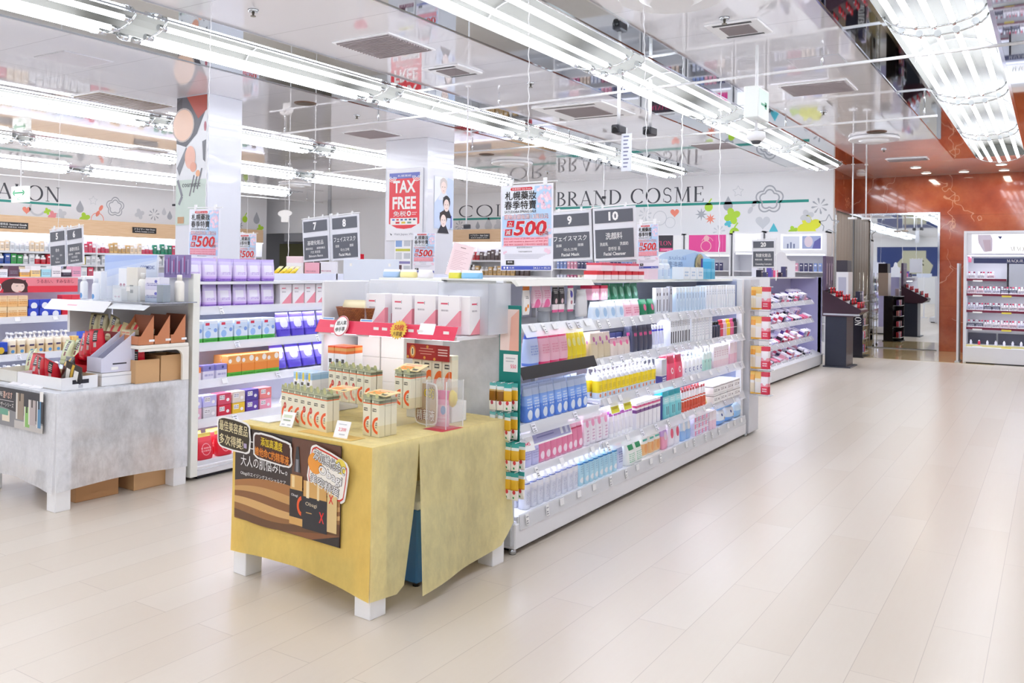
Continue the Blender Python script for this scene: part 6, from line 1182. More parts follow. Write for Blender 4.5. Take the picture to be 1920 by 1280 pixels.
for u, v, hr, l in ((-.02, .66, '#cfc4c0', 2), (.06, .38, '#2c2a30', 4), (-.02, .13, '#3a2c2c', 6)):
    p.disc(u, v+.05, .1, mat(hr, .4), l, .11); p.shape([(u-.15, v-.2), (u+.15, v-.2), (u+.06, v-.06), (u-.06, v-.06)], mat(('#e4e6ee', '#2a2a34', '#30303a')[l//2-1], .4), l+.2); p.disc(u, v, .075, mat('#f2dcd4', .4), l+.4, .1); p.shape([(u-.09, v+.02), (u-.06, v+.1), (u+.07, v+.1), (u+.09, v+.03), (u+.09, v+.12), (u-.09, v+.13)], mat(hr, .4), l+.8)
    p.stroke([(u-.045, v+.01), (u-.02, v+.012)], .008, NIGHT, l+1); p.stroke([(u+.02, v+.012), (u+.045, v+.01)], .008, NIGHT, l+1); p.stroke([(u-.018, v-.05), (u+.018, v-.05)], .007, mat('#c06a6a', .4), l+1)
p.rect(.18, .2, .02, .22, mat('#4a4ac0', .4), 9); part('lettering', p, idp)
inf = thing('notice', 'narrow information notice below the tax free poster', 'notice', (-8.805, 10.69, 1.43), 0, None, B().box(-.17, .17, -.004, 0, 0, .69, mat('#f2f2f6', .4))); p = B(); p.y0 = -.0045
for i in range(3): p.rect(-.15, .15, .6-.2*i, .64-.2*i, mat(('#6a74c0', '#c8c84a', '#8a84b8')[i], .4)); p.rect(-.15, -.02, .47-.2*i, .58-.2*i, mat(('#8aa8d8', '#cfd2d8', '#5a4048')[i], .4)); p.rect(.02, .15, .48-.2*i, .57-.2*i, mat('#c4c8d0', .4))
p.rect(-.15, .15, .02, .08, mat('#7a2a5a', .4)); p.text('FACE MASK', -.14, .14, .035, .065, PW, 2); part('lettering', p, inf)

# ------------------------------------------------------------------ the spring sale posters
SKYB, SAK = mat('#bcd8f6', .4), mat('#f4cfe2', .4)
def sale(label, loc, rz, w, hh, hang=True, full=True, roll=0.0):
    t = thing('sale_poster', label, 'poster', loc, rz, None, B().box(-w/2, w/2, -.002, .002, 0, hh, mat('#f0eef8', .35)), 0, roll); p = B(); p.y0 = -.0025
    def U(u): return -w/2+u*w
    def V(v): return hh*(1-v)
    p.rect(U(.03), U(.97), V(.72), V(.02), SKYB); r = random.Random(3)
    p.shape([(U(.03), V(.02)), (U(.66), V(.02)), (U(.6), V(.2)), (U(.62), V(.33)), (U(.03), V(.36))], mat('#eef2fb', .4), 1.2)
    for i in range(44):
        a = r.random(); u, v = (r.uniform(.72, .95), r.uniform(.04, .3)) if a < .6 else (r.choice((r.uniform(.05, .13), r.uniform(.85, .95))), r.uniform(.36, .8)); petals(p, U(u), V(v), w*r.uniform(.02, .045), 5, SAK if i % 3 else mat('#f8e2ee', .4), 1.5+.02*i, rot=r.uniform(0, 70), asp=.7)
    p.shape([(U(.19), V(.05)), (U(.21), V(.03)), (U(.6), V(.03)), (U(.62), V(.05)), (U(.6), V(.065)), (U(.21), V(.065))], RED, 3); p.text('新春限定 Sale Event', U(.23), U(.59), V(.058), V(.036), PW, 4)
    K = mat('#2c2624', .4)
    p.text('札幌藥妝', U(.09), U(.69), V(.175), V(.075), K, 4, .025); p.text('春季特賣', U(.08), U(.69), V(.285), V(.185), K, 4, .025); p.text('SATUDORA SPRING SALE', U(.08), U(.69), V(.327), V(.298), K, 4, .01)
    P_ = mat('#e8607a', .4); p.text('購物金額每滿1.2萬日元', U(.075), U(.915), V(.4), V(.345), P_, 4, .06); p.text('購物金額每滿1.2萬日元', U(.08), U(.91), V(.397), V(.348), mat('#fdf4f8', .4), 5, .0)
    p.shape([(U(.12), V(.49)), (U(.26), V(.49)), (U(.275), V(.415)), (U(.14), V(.415))], RED, 4); p.text('立', U(.15), U(.24), V(.48), V(.425), PW, 5, .02, .1); p.shape([(U(.08), V(.59)), (U(.22), V(.59)), (U(.235), V(.515)), (U(.1), V(.515))], RED, 4); p.text('減', U(.11), U(.2), V(.58), V(.525), PW, 5, .02, .1)
    p.text('500', U(.27), U(.9), V(.6), V(.415), PW, 4.5, .06, .22); p.text('500', U(.28), U(.89), V(.595), V(.42), mat('#d0142a', .4), 5.5, .03, .22); p.text('日元', U(.76), U(.93), V(.6), V(.55), PW, 6, .07); p.text('日元', U(.765), U(.925), V(.597), V(.553), mat('#c81428', .4), 7)
    p.rect(U(.06), U(.92), V(.715), V(.61), mat('#f6b4c0', .4), 3)
    for i, s_ in enumerate(('Every purchase of 20,000 yen without tax', 'you will receive a discount of 500 JPY', '세금 제외 20,000엔 구매시마다 500엔 할인')): p.text(s_, U(.07), U(.91), V(.64+.034*i), V(.617+.034*i), mat('#d83a54', .4), 4, .01)
    p.text('最高可折抵5,000日元', U(.32), U(.62), V(.74), V(.725), K, 4); p.text('不與其他優惠券併用', U(.35), U(.61), V(.787), V(.772), K, 4)
    for i in range(5): p.rect(U(.08), U(.9-.04*i), V(.812+.012*i), V(.808+.012*i), mat('#c4c2cc', .4), 2)
    p.rect(U(.11), U(.27), V(.93), V(.88), mat('#2a2420', .4), 3); p.text('薬粧', U(.14), U(.24), V(.91), V(.89), PW, 4); p.rect(U(.02), U(.97), V(.99), V(.945), mat('#4a5ab8', .4), 3)
    for i in range(2): p.disc(U(.08+.06*i), V(.967), w*.018, PW, 4)
    p.text('札幌', U(.18), U(.27), V(.977), V(.957), PW, 4); p.text('24.2.1 > 05.31', U(.64), U(.95), V(.979), V(.957), PW, 4, .01)
    part('lettering', p, t)
    if hang:
        h_ = B().tube([(-w*.56, 0, hh+.012), (w*.58, 0, hh+.012)], .004, WHITE, 6); part('hanger_bar', h_, t)
        for s_ in (-.3, .35): part('clip', B().box(s_*w-.012, s_*w+.012, -.006, .006, hh-.008, hh+.035, WHITE, .001), t)
        nl = int((CEIL-loc[2]-hh-.012)/.05); dz_ = (CEIL-loc[2]-hh-.012)/nl; part('chain', B().tube([(w*.03+.004*(-1)**i, 0, hh+.012+i*dz_) for i in range(nl+1)], .003, WHITE, 5), t)
    return t
sale('large spring sale poster hanging before the aisle sign numbered nine', (-2.675, 4.4, 1.555), 0, .365, .515, roll=R(-.6)); sale('spring sale poster hanging over the lilac mask pouches', (-5.63, 4.4, 1.5), 0, .36, .5, roll=R(1.2))
sale('spring sale poster hung just right of the aisle sign numbered ten', (-2.57, 5.98, 1.58), 0, .17, .335, True, roll=R(-2)); sale('spring sale poster stuck on the column below the tax free poster', (-8.36, 10.66, 1.49), 0, .44, .63, False); sale('spring sale poster by the corridor doorway', (-14.0, 12.0, 1.4), 0, .58, .82, True); sale('small spring sale poster left of the aisle sign numbered five', (-10.6, 6.1, 1.5), 0, .26, .5, True); sale('small spring sale poster before the dryer plaque', (-14.5, 12.2, 1.62), 0, .4, .62, True)

# ------------------------------------------------------------------ hanging aisle signs
SLATE = mat('#5b5d66', .3)
def aisle(label, loc, w, h1, h2, num, lines, roll, rz=0.0, top=True, side=1):
    t = thing('aisle_sign', label, 'sign', loc, rz, None, None, 0, roll); H = h1+h2+.05
    part('frame', B().box(-w/2-.02, w/2+.02, -.006, .006, -H-.02, .02, mat('#e6e6ec', .35), .002), t)
    part('number_plate', B().box(-w/2, w/2, -.012, -.006, -h1, 0, SLATE, .001), t); part('text_plate', B().box(-w/2, w/2, -.012, -.006, -H, -h1-.05, SLATE, .001), t)
    p = B(); p.y0 = -.0125; nw = h1*.42*len(num); p.text(num, -nw/2, nw/2, -h1*.86, -h1*.14, PW, 1, .04)
    for s_, u0, u1, v0, v1 in lines: p.text(s_, u0*w-w/2, u1*w-w/2, -h1-.05-v1*h2, -h1-.05-v0*h2, PW, 1, .015)
    part('lettering', p, t)
    part('pole', B().box(side*(w/2+.028)-.007, side*(w/2+.028)+.007, .007, .02, 1.455-loc[2] if top else -H, .05 if top else CEIL-loc[2], WHITE), t)
    if top:
        part('hanger_bar', B().tube([(-w/2-.03, 0, .03), (w/2+.03, 0, .03)], .005, WHITE, 6), t)
        for s_ in (-.3, .3): part('clip', B().box(s_*w-.008, s_*w+.008, -.004, .004, .015, .05, WHITE), t)
    return t
FM = (('フェイスマスク', .06, .94, .12, .32), ('面膜', .12, .27, .44, .55), ('面膜', .7, .85, .44, .55), ('마스크팩', .33, .67, .6, .73), ('Facial Mask', .26, .74, .8, .92)); SKB = (('基礎化粧品', .16, .84, .16, .36), ('基础化妆品', .08, .38, .46, .56), ('基礎保養品', .55, .9, .46, .56), ('기초 화장품', .28, .7, .62, .74), ('Skincare Basics', .2, .8, .8, .9))
aisle('grey aisle sign numbered nine for facial masks', (-3.25, 6.0, 2.005), .335, .098, .2, '9', FM, R(-2.7)); aisle('grey aisle sign numbered ten for facial cleanser', (-2.87, 6.0, 2.03), .32, .098, .22, '10', (('洗顔料', .28, .72, .12, .36), ('洗面乳', .12, .34, .46, .58), ('洗面奶', .65, .87, .46, .58), ('클렌징 폼', .34, .66, .62, .75), ('Facial Cleanser', .22, .8, .8, .92)), R(-2.7), side=-1)
aisle('grey aisle sign numbered seven for skincare basics', (-6.03, 6.0, 2.005), .31, .105, .215, '7', SKB, R(-4)); aisle('grey aisle sign numbered eight for facial masks', (-5.65, 6.0, 2.03), .31, .105, .225, '8', FM, R(-3.4), side=-1)
aisle('grey aisle sign numbered five hanging over the red banner gondola', (-8.86, 5.1, 1.895), .255, .1, .2, '5', (('香水', .38, .66, .14, .32), ('香水', .1, .26, .46, .56), ('香水', .7, .86, .46, .56), ('향수', .42, .6, .62, .74), ('Perfume', .36, .68, .8, .9)), R(-4)); aisle('grey aisle sign numbered six hanging over the red banner gondola', (-8.55, 5.1, 1.915), .25, .1, .2, '6', SKB, R(-5), side=-1)
aisle('small grey aisle sign numbered twenty over the cosmetics gondola', (-3.44, 12.0, 2.0), .285, .09, .21, '20', (('制度化粧品', .14, .86, .14, .38), ('制度化妆品', .1, .45, .48, .6), ('專櫃化妝品', .55, .92, .48, .6), ('Counseling Cosmetics', .12, .9, .78, .92)), R(-.5)); aisle('small grey aisle sign numbered fourteen far behind the aisle sign numbered eight', (-9.2, 11.0, 1.72), .2, .11, .14, '14', (('化粧品', .25, .75, .3, .7),), 0, 0, False)
tag(link('fire_box', B().box(-.1, .1, -.05, .05, 0, .12, RED, .004).mesh('fire_box'), None, (-9.6, 10.5, 1.66)), 'small red box on the wall beside the tax free column', 'box'); part('mount', B().box(-.02, .02, -.02, .02, -1.66, 0, GREY), bpy.data.objects['fire_box'])
def hang_rod(label, x, y, z0, tip=None, r=.008, m=WHITE, sp=False):
    t = thing('hanging_rod', label, 'rod', (x, y, CEIL)); L = CEIL-z0
    part('rod', B().tube([(.006*math.sin(i*1.6) if sp else 0, 0, -L*i/40) for i in range(41)] if sp else [(0, 0, 0), (0, 0, -L)], r, m, 6), t); part('ceiling_cap', B().loft([(-.015, .03, .03), (0, .03, .03)], WHITE, 12), t)
    if tip == 'hook': part('hook', B().box(-.03, .05, -.02, .02, -L-.05, -L, DARK, .006), t)
    if tip == 'lamp':
        part('lamp_head', B().loft([(-L-.04, .07, .05), (-L-.035, .08, .06), (-L, .08, .06)], WHITE, 10, 3), t)
    return t
for x, y, z, w in ((-5.6, 7.9, 2.06, 'over the aisle sign numbered eight'), (-13.7, 17.0, 3.05, 'before the salon letters'), (-12.6, 16.0, 2.55, 'before the hair colour letters'), (-7.4, 15.0, 3.0, 'before the brand cosme letters'), (-17.6, 12.9, 3.0, 'by the salon letters')): hang_rod('white rod with a dark clamp hanging ' + w, x, y, z, 'hook')
for x, y, z, w in ((-4.02, 10.37, 1.75, 'nearer'), (-3.6, 10.6, 1.75, 'farther')): hang_rod('%s coiled white cord hanging before the brand cosme letters' % w, x, y, z, None, .006, WHITE, True)
for x, y, w in ((-3.22, 17.0, 'left'), (-3.02, 17.2, 'right')): hang_rod('white pendant rod with a small flat lamp before the mirror, %s of two' % w, x, y, 2.62, 'lamp', .014)
for x, z in ((-13.0, 1.2), (-12.3, 1.2)): hang_rod('thin white cord hanging by the corridor doorway at %s' % ('left' if x < -12.5 else 'right'), x, 12.2, z, None, .008, WHITE, x < -12.5)
dl = thing('hanging_cutout', 'white round-headed paper cut-out hanging by the corridor doorway', 'cut-out', (-12.9, 12.0, 2.44), 0, None, B().prism([(-.1, 0), (.1, 0), (.1, .1)]+[(.2*math.cos(R(a)), .17+.07*math.sin(R(a))) for a in range(-20, 201, 20)]+[(-.1, .1)], -.004, .004, PW)); part('string', B().tube([(0, 0, .24), (0, 0, CEIL-2.44)], .003, WHITE, 5), dl)
# exit sign and dome camera on one pole
xs = thing('exit_sign', 'white hanging exit sign box on a pole over the lit gondola', 'sign', (-2.3, 7.75, CEIL)); part('pole', B().tube([(0, 0, 0), (0, 0, -.78)], .015, WHITE, 8), xs); part('box', B().box(-.065, .065, -.17, .17, -.68, -.4, mat('#f6faf6', .3), .006), xs)
p = B().box(.066, .067, -.15, .15, -.66, -.42, mat('#e2f4ea', .3)).box(.067, .068, -.08, .08, -.56, -.54, mat('#1fa070', .3)).box(.067, .068, .03, .09, -.58, -.52, mat('#1fa070', .3)); part('printed_pattern', p, xs)
dc = thing('dome_camera', 'white dome camera hanging from the exit sign pole', 'camera', (-2.3, 7.75, 2.78)); part('housing', B().loft([(-.03, .06, .06), (0, .085, .085), (.05, .08, .08), (.06, .03, .03)], WHITE, 16), dc); part('dome', B().loft([(-.06, .01, .01), (-.055, .035, .035), (-.03, .05, .05)], mat('#4a4a50', .1), 14), dc); part('chain', B().tube([(0, 0, .06), (0, 0, .09)], .01, WHITE, 6), dc)
for i, (x, y) in enumerate(((-3.95, 8.35), (-3.7, 8.6))):
    t = thing('security_camera', 'black security camera on a white drop pole, %s of the two' % ('left', 'right')[i], 'camera', (x, y, CEIL)); part('pole', B().tube([(0, 0, 0), (0, 0, -.5)], .02, WHITE, 8), t); part('body', B().box(-.05, .05, -.09, .09, -.6, -.51, DARK, .012), t); part('lens', B().tube([(0, -.09, -.56), (.02, -.14, -.58)], .03, BLACK, 10), t)
lb = thing('hanging_label', 'narrow white label hanging under the left security camera', 'label', (-3.86, 8.36, 2.62), 0, None, B().box(-.06, .06, -.002, .002, 0, .4, mat('#eef0f8', .4))); p = B(); p.y0 = -.003
for i in range(9): p.rect(-.035, .03-.01*(i % 3), .36-.04*i, .375-.04*i, mat('#8a8ca8', .4))
part('lettering', p, lb); part('strap', B().box(-.004, .004, -.002, .002, .4, .46, WHITE), lb)
ex = thing('exit_sign', 'white hanging arrow sign with green arrow before the salon letters', 'sign', (-17.5, 9.3, CEIL)); part('pole', B().tube([(0, 0, 0), (0, 0, -.53)], .012, WHITE, 6), ex); part('box', B().box(-.28, .28, -.04, .04, -.85, -.53, mat('#f6faf6', .3, 0, .3), .006), ex); p = B(); p.y0 = -.041; G_ = mat('#1fb478', .4); p.stroke([(-.17, -.66), (.17, -.66)], .025, G_); p.stroke([(-.14, -.61), (-.21, -.66), (-.14, -.71)], .025, G_); p.stroke([(.14, -.61), (.21, -.66), (.14, -.71)], .025, G_); p.text('出口', -.05, .05, -.81, -.75, G_); part('lettering', p, ex); ex.rotation_euler[2] = 0

# ------------------------------------------------------------------ the facial cleanser display on the lit gondola's deck
sg = thing('display_sign', 'pale blue arched enzyme wash sign with a gold number one medal', 'sign', (-2.78, 7.3, 1.5), R(90)); q = [(-.75, 0), (.75, 0), (.75, .14)] + [(.75*math.cos(R(a)), .1+.16*math.sin(R(a))) for a in range(15, 166, 10)] + [(-.75, .14)]
part('panel', B().prism(q, -.006, .006, mat('#c9ddf4', .35)), sg); p = B(); p.y0 = -.0065; p.shape([(-.3, .02), (.7, .02), (.6, .2), (.2, .24), (-.1, .2)], mat('#b4d0f2', .4)); p.text('suisai', -.42, -.02, .165, .2, mat('#8aa4cc', .4), 2); p.text('酵素洗顔', -.55, -.1, .085, .15, mat('#6f86ac', .4), 2); p.rect(.5, .56, .02, .12, mat('#8ab0e8', .4), 2); p.rect(.62, .67, .02, .14, mat('#8ab0e8', .4), 2); part('lettering', p, sg)
md = B().prism([(.11*math.cos(2*math.pi*i/28), .11*math.sin(2*math.pi*i/28)) for i in range(28)], -.004, .004, mat('#c8b888', .3, .4)); mo = part('medal', md, sg, (.3, -.02, .115), label='gold number one medal'); p = B(); p.y0 = -.0045; p.ring(0, 0, .095, .1, mat('#e6dcb4', .3)); p.text('No.', -.075, .01, -.01, .03, mat('#4a4a50', .4), 2); p.text('1', .015, .06, -.06, .07, mat('#3a3a9a', .4), 2, .05); part('lettering', p, mo)
ps = thing('price_flag', 'pink price flag at the foot of the arched wash sign', 'flag', (-2.72, 7.25, 1.5), R(90), None, B().box(-.06, .06, -.002, .002, 0, .07, mat('#f6e6ee', .4))); p = B(); p.y0 = -.0025; p.text('880', -.045, .05, .012, .04, mat('#f0609a', .4), 1, .03); p.shape([(-.05, .045), (.05, .045), (.03, .065), (-.03, .065)], mat('#f0609a', .4)); part('lettering', p, ps)

# ------------------------------------------------------------------ far wall cabinets
def cabinet(label, x0, x1, zt, header, shelves=True, y=17.2):
    t = thing('wall_cabinet', label, 'cabinet', ((x0+x1)/2, y+.2, 0)); w = (x1-x0)/2
    part('carcass', B().box(-w, w, .2, .24, 0, zt, WHITEM).box(-w, -w+.03, -.2, .2, 0, zt, WHITEM).box(w-.03, w, -.2, .2, 0, zt, WHITEM).box(-w, w, -.2, .2, zt-.03, zt, WHITEM), t); part('base', B().box(-w, w, -.22, .2, 0, .25, WHITEM), t)
    part('header', B().box(-w+.03, w-.03, -.2, -.16, zt-.44, zt-.03, WHITE), t); p = B(); p.y0 = -.201; header(p, w, zt); part('lettering', p, t)
    for z in (.6, .95, 1.3, 1.6): part('shelf', B().box(-w+.03, w-.03, -.18, .2, z-.02, z, SHELFM), t)
    part('light_strip', B().box(-w+.05, w-.05, -.14, -.12, zt-.47, zt-.44, LED), t)
    return t
def h_rev(p, w, zt): p.rect(-.28, .27, zt-.38, zt-.03, mat('#33303a', .3)); serif(p, 'REVLON', -.26, .24, zt-.24, zt-.15, mat('#f0508a', .4), 2); p.rect(-.03, .26, zt-.37, zt-.3, mat('#ee4a90', .4), 2); p.text('COSMETIC', .01, .23, zt-.355, zt-.32, PW, 3)
def h_pink(p, w, zt):
    p.rect(-.4, .39, zt-.38, zt-.03, mat('#ea4f9c', .3)); p.ring(-.03, zt-.26, .1, .115, mat('#f6c4c4', .4), 2); p.ring(0, zt-.2, .12, .13, mat('#f6c4c4', .4), 2.2, 20, 160)
    for i in range(4): p.rect(.18+.045*i, .195+.045*i, zt-.37, zt-.05, mat('#f06aae', .4), 2)
    p.disc(-.02, zt-.1, .06, mat('#f2b8c0', .4), 2.4)
def h_img(p, w, zt): p.rect(-.28, .5, zt-.36, zt-.06, mat('#f0f2fa', .4, 0, .7)); p.rect(-.24, .08, zt-.34, zt-.09, mat('#dfe4f2', .4), 2); p.rect(.13, .48, zt-.34, zt-.09, mat('#a9b4dc', .4), 2); p.disc(.25, zt-.2, .08, mat('#e8d8e4', .4), 3, .11); p.shape([(.32, zt-.34), (.48, zt-.34), (.48, zt-.12), (.36, zt-.2)], mat('#6a6ab0', .4), 3); [p.rect(-.16+.06*i, -.13+.06*i, zt-.33, zt-.24+.03*(i % 2), mat('#7a84a8', .4), 3) for i in range(3)]
cabinet('wall cabinet with the black header and pink lettering', -7.6, -6.62, 2.36, h_rev); cabinet('wall cabinet with the bright pink header', -6.58, -5.6, 2.36, h_pink); cabinet('white wall cabinet with a blank lit header', -5.56, -4.94, 2.4, lambda p, w, zt: p.rect(-.25, .25, zt-.4, zt-.06, mat('#f4f6ff', .4, 0, .8))); cabinet('white wall cabinet with a lit skincare picture header', -4.9, -3.72, 2.38, h_img); cabinet('wall cabinet with a dark portrait header partly behind the sale poster', -9.8, -7.64, 2.36, lambda p, w, zt: (p.rect(-.9, -.2, zt-.4, zt-.05, mat('#3a2c2c', .4)), p.disc(-.5, zt-.22, .1, mat('#e8c8b8', .4), 2, .14), p.rect(-.1, .3, zt-.4, zt-.05, mat('#a89aa4', .4)), p.rect(.4, .95, zt-.2, zt-.1, mat('#4a3c3c', .4)), p.text('Cosmetics', .45, .9, zt-.18, zt-.13, PW, 2)))
for ci, (x0, x1) in enumerate(((-9.7, -7.7), (-7.5, -6.7), (-6.5, -5.7), (-4.8, -3.8))):
    for z, cols in ((1.6, (('#8aa0d8', 'blue'), ('#e8a0b8', 'rose'), ('#3a3a6a', 'navy'))), (1.3, (('#d8dcf0', 'silver'), ('#c86a90', 'magenta'), ('#e8d0c0', 'beige')))):
        n = int((x1-x0)/.09)
        for i in range(n):
            c, w = cols[(i//3) % 3]; P = small(c, True, .06, .16); P.put('%s make-up box, %s along the %s shelf of wall cabinet %s' % (w, ORD[min(i, 39)], 'upper' if z > 1.5 else 'lower', ('far left', 'black header', 'pink header', 'skincare picture')[ci]), (x0+.09*(i+.5), 17.3, z), 0, 'make-up boxes in the wall cabinets')

# ------------------------------------------------------------------ the cosmetics gondola (aisle 20)
G2 = thing('gondola', 'violet-lit cosmetics gondola under the aisle sign numbered twenty', 'shelving', (-3.9, 13.65, 0))
wpart('base', B().box(-4.42, -3.34, 12.1, 15.22, .03, .2, WHITEM, .005), G2); wpart('plinth', B().box(-4.38, -3.38, 12.14, 15.18, 0, .03, DARK), G2); wpart('spine_panel', B().box(-3.92, -3.88, 12.1, 15.2, .2, 1.5, mat('#d4d2f0', .35)), G2); wpart('end_panel', B().box(-4.4, -3.37, 12.07, 12.1, .05, 1.5, mat('#e8e6ea', .35), .003), G2); wpart('end_panel', B().box(-3.9, -3.36, 15.19, 15.22, .2, 1.5, mat('#c8c6f0', .3), .003), G2); wpart('upright', B().box(-3.42, -3.37, 15.19, 15.23, .2, 1.5, WHITE), G2); wpart('top_deck', B().box(-4.4, -3.45, 12.08, 15.2, 1.48, 1.5, WHITEM), G2); wpart('drip_tray', B().prism([(-3.5, .27), (-3.33, .2), (-3.33, .19), (-3.5, .19)], 12.2, 15.25, WHITE), G2)
COS = [('#26243a', 'black'), ('#d8d4f4', 'pale violet'), ('#f06a90', 'pink'), ('#f4f2fa', 'white'), ('#6a5ab0', 'violet'), ('#c83a5a', 'crimson'), ('#4a4a70', 'slate'), ('#f4b8cc', 'blush')]
for li, z in enumerate((.24, .52, .82, 1.12)):
    wshelf(G2, -3.88, -3.42, 12.12, 14.75, z, 8, lip=.06, lean=.7); shelf_light(-3.5, 13.5, z+.26, 2.6, 3.5); r = random.Random(li*5+2); cnt = {}
    for i in range(17):
        for k in range(2):
            c, w = r.choice(COS); cnt[w] = cnt.get(w, 0)+1; key = (c, 'cos', r.randint(0, 2))
            if key not in KINDS:
                m = pack([(0, c), (.7, '#f2eefa' if key[2] else c)], [('t', '#f0eef6' if c in ('#26243a', '#4a4a70', '#6a5ab0', '#c83a5a') else '#6a6488', .1, .9, .15, .6, 3), ('c', '#f4a0bc' if key[2] == 1 else '#8a80d0', .5, .8, .12, .8)])
                KINDS[key] = carton('compact_box', .12, (.1, .13, .08)[key[2]], (.035, .05, .11)[key[2]], m)
            KINDS[key].put('%s compact box, %s of that colour, cosmetics gondola shelf %s from the bottom' % (w, ORD[cnt[w]-1], ORD[li]), (-3.5-.17*k, 12.3+.15*i+r.uniform(-.02, .02), z+.02+.05*k), R(90)+r.uniform(-.25, .25), 'compact boxes on the cosmetics gondola', R(22))
for i in range(12):
    c, w = COS[(i*3) % 8]; small(c, True, .09, (.1, .16, .07)[i % 3]).put('%s make-up box on the cosmetics gondola deck, %s from the front' % (w, ORD[i]), (-3.55-.1*(i % 2), 12.2+.13*i, 1.502), R(90), 'boxes on the cosmetics gondola deck')
mr = thing('packet_rack', 'wire side rack of sheet packets on the far end of the lit gondola', 'rack', (-2.465, 8.34, 0))
for i in range(4):
    z = (1.43, 1.15, .87, .63)[i]; part('bar', B().tube([(0, -.14, z), (.21, -.14, z)], .003, CHROME, 5), mr); part('ledge', B().box(0, .2, -.16, -.05, z-.235, z-.23, mat('#dfe2e8', .2, 0, 0, .6)), mr)
part('side_wire', B().tube([(.004, -.05, .38), (.004, -.05, 1.45)], .004, CHROME, 6), mr)
yp = hangpack('sheet_packet', .045, .215, .02, pack([(0, '#f0b848'), (.08, '#f2e2c4'), (.5, '#f2eee6'), (.62, '#f2a83c'), (.85, '#f6c868')])); yw = hangpack('sheet_packet', .07, .21, .02, pack([(0, '#f2b848'), (.06, '#f4f0ea'), (.55, '#f2e8d0'), (.7, '#f4c870')])); rp = hangpack('sheet_packet', .072, .21, .02, pack([(0, '#e8405a'), (.35, '#f2a0ac'), (.5, '#f6eef0'), (.8, '#d83a50')], [('c', '#f6f2f2', .5, .6, .3, 1.5), ('t', '#f8e0e4', .2, .8, .1, .3, 2)]))
for i in range(4):
    for j, (P, x, w) in enumerate(((yp, -2.43, 'slim yellow'), (yp, -2.405, 'slim amber'), (yw, -2.365, 'wide yellow'), (rp, -2.305, 'red and white'))):
        if i == 3 and j == 1: continue
        for k in range(2): P.put('%s sheet packet, %s row from the top, %s, lit gondola far end' % (w, ORD[i], ('front', 'behind')[k]), (x+.006*k, 8.165+.03*k-.012*j, (1.43, 1.15, .87, .63)[i]-.003), rnd.uniform(-.1, .1), 'sheet packets on the gondola end')
wb_ = thing('display_board', 'blank white round-topped board on the cosmetics gondola', 'board', (-3.7, 13.9, 1.5), R(60), None, B().prism([(-.3, 0), (.3, 0), (.3, .26), (.2, .26)]+[(.12*math.cos(R(a)), .3+.1*math.sin(R(a))) for a in range(0, 181, 20)]+[(-.2, .26), (-.3, .26)], -.006, .006, mat('#eceaee', .4)))

# ------------------------------------------------------------------ lipstick stands by the mirror
NAVY = mat('#1d1b26', .25); PLUM = mat('#3a1f2e', .3)
rv = thing('lipstick_stand', 'black pedestal stand with a slanted tester tray of red caps', 'stand', (-3.1, 15.35, 0)); part('pedestal', B().box(-.17, .17, -.28, .28, .02, .85, mat('#2a2f3e', .3), .004), rv); part('foot_plate', B().box(-.2, .24, -.3, .3, 0, .02, mat('#3a3e4a', .3)), rv)
part('slanted_tray', B().prism([(-.215, .85), (.27, .85), (.4, .93), (.4, .97), (-.215, 1.29)], -.3, .3, PLUM), rv); part('back_board', B().box(-.215, -.165, -.3, .3, 1.28, 1.86, mat('#5a4a66', .3), .003), rv); p = B()
for i in range(9): p.box(-.164, -.162, -.28+.06*i, -.24+.06*i, 1.36+.03*(i % 4), 1.78-.04*(i % 3), mat(('#8a7a9a', '#c8b8c4', '#3a3048')[i % 3], .4))
part('printed_pattern', p, rv); part('label_rail', B().box(-.2, .38, -.305, -.3, .87, .9, mat('#c4c8cc', .3, .7)), rv)
for i in range(5):
    for j in range(7):
        x = -.12+.115*i; z = 1.29-(x+.215)*.51; Proto('lipstick', 'lipstick', B().loft([(0, .016, .016), (.05, .016, .016), (.052, .012, .012), (.07, .011, .011)], mat('#d8142c', .3) if (i+j) % 3 else mat('#1c1a20', .3), 8), ('cap', B().loft([(.068, .017, .017), (.1, .017, .017)], mat('#e0202c', .3) if (i+j) % 3 else mat('#b8bcc4', .2, .8), 8))).put('%s tester lipstick, %s tier from the top, %s in it, slanted tray' % ('red' if (i+j) % 3 else 'black', ORD[i], ORD[j]), (-3.1+x, 15.12+.075*j, z-.01), 0, 'lipsticks in the slanted tray')
s2 = thing('cosmetic_tower', 'black shelf tower with side lettering behind the lipstick stand', 'stand', (-3.24, 17.4, 0)); part('body', B().box(-.16, .04, -.3, .3, .02, 1.06, NAVY, .003), s2); part('side_wall', B().box(.04, .2, -.3, -.28, .02, 1.06, NAVY), s2); part('foot_plate', B().box(-.18, .22, -.32, .32, 0, .02, BLACK), s2)
for z in (.1, .35, .6, .85, 1.06): part('shelf', B().box(.04, .2, -.28, .3, z-.015, z, STEEL), s2)
p = B(); p.y0 = 0; serif(p, 'REVLON', 0, .42, 0, .11, PW); p.xf((.0, 0, 0), 0, 0, R(90)); p.xf((.065, -.302, 1.02)); part('lettering', p, s2)
part('upper_box', B().box(-.3, -.08, -.2, .2, 1.06, 1.6, mat('#eceaf0', .35), .004), s2, label='white upper box'); part('upper_head', B().box(-.3, -.1, -.2, .2, 1.6, 1.82, mat('#3a3440', .35), .004), s2); part('picture', B().box(-.26, -.12, -.205, -.2, 1.12, 1.5, mat('#b8b8cc', .3)), s2)
for i in range(3): small(('#26243a', '#4a4a70', '#d8d4f4')[i], True, .1, .17).put(('black', 'slate blue', 'pale violet')[i] + ' box on top of the black shelf tower', (-3.14, 17.2+.13*i, 1.065), R(90))
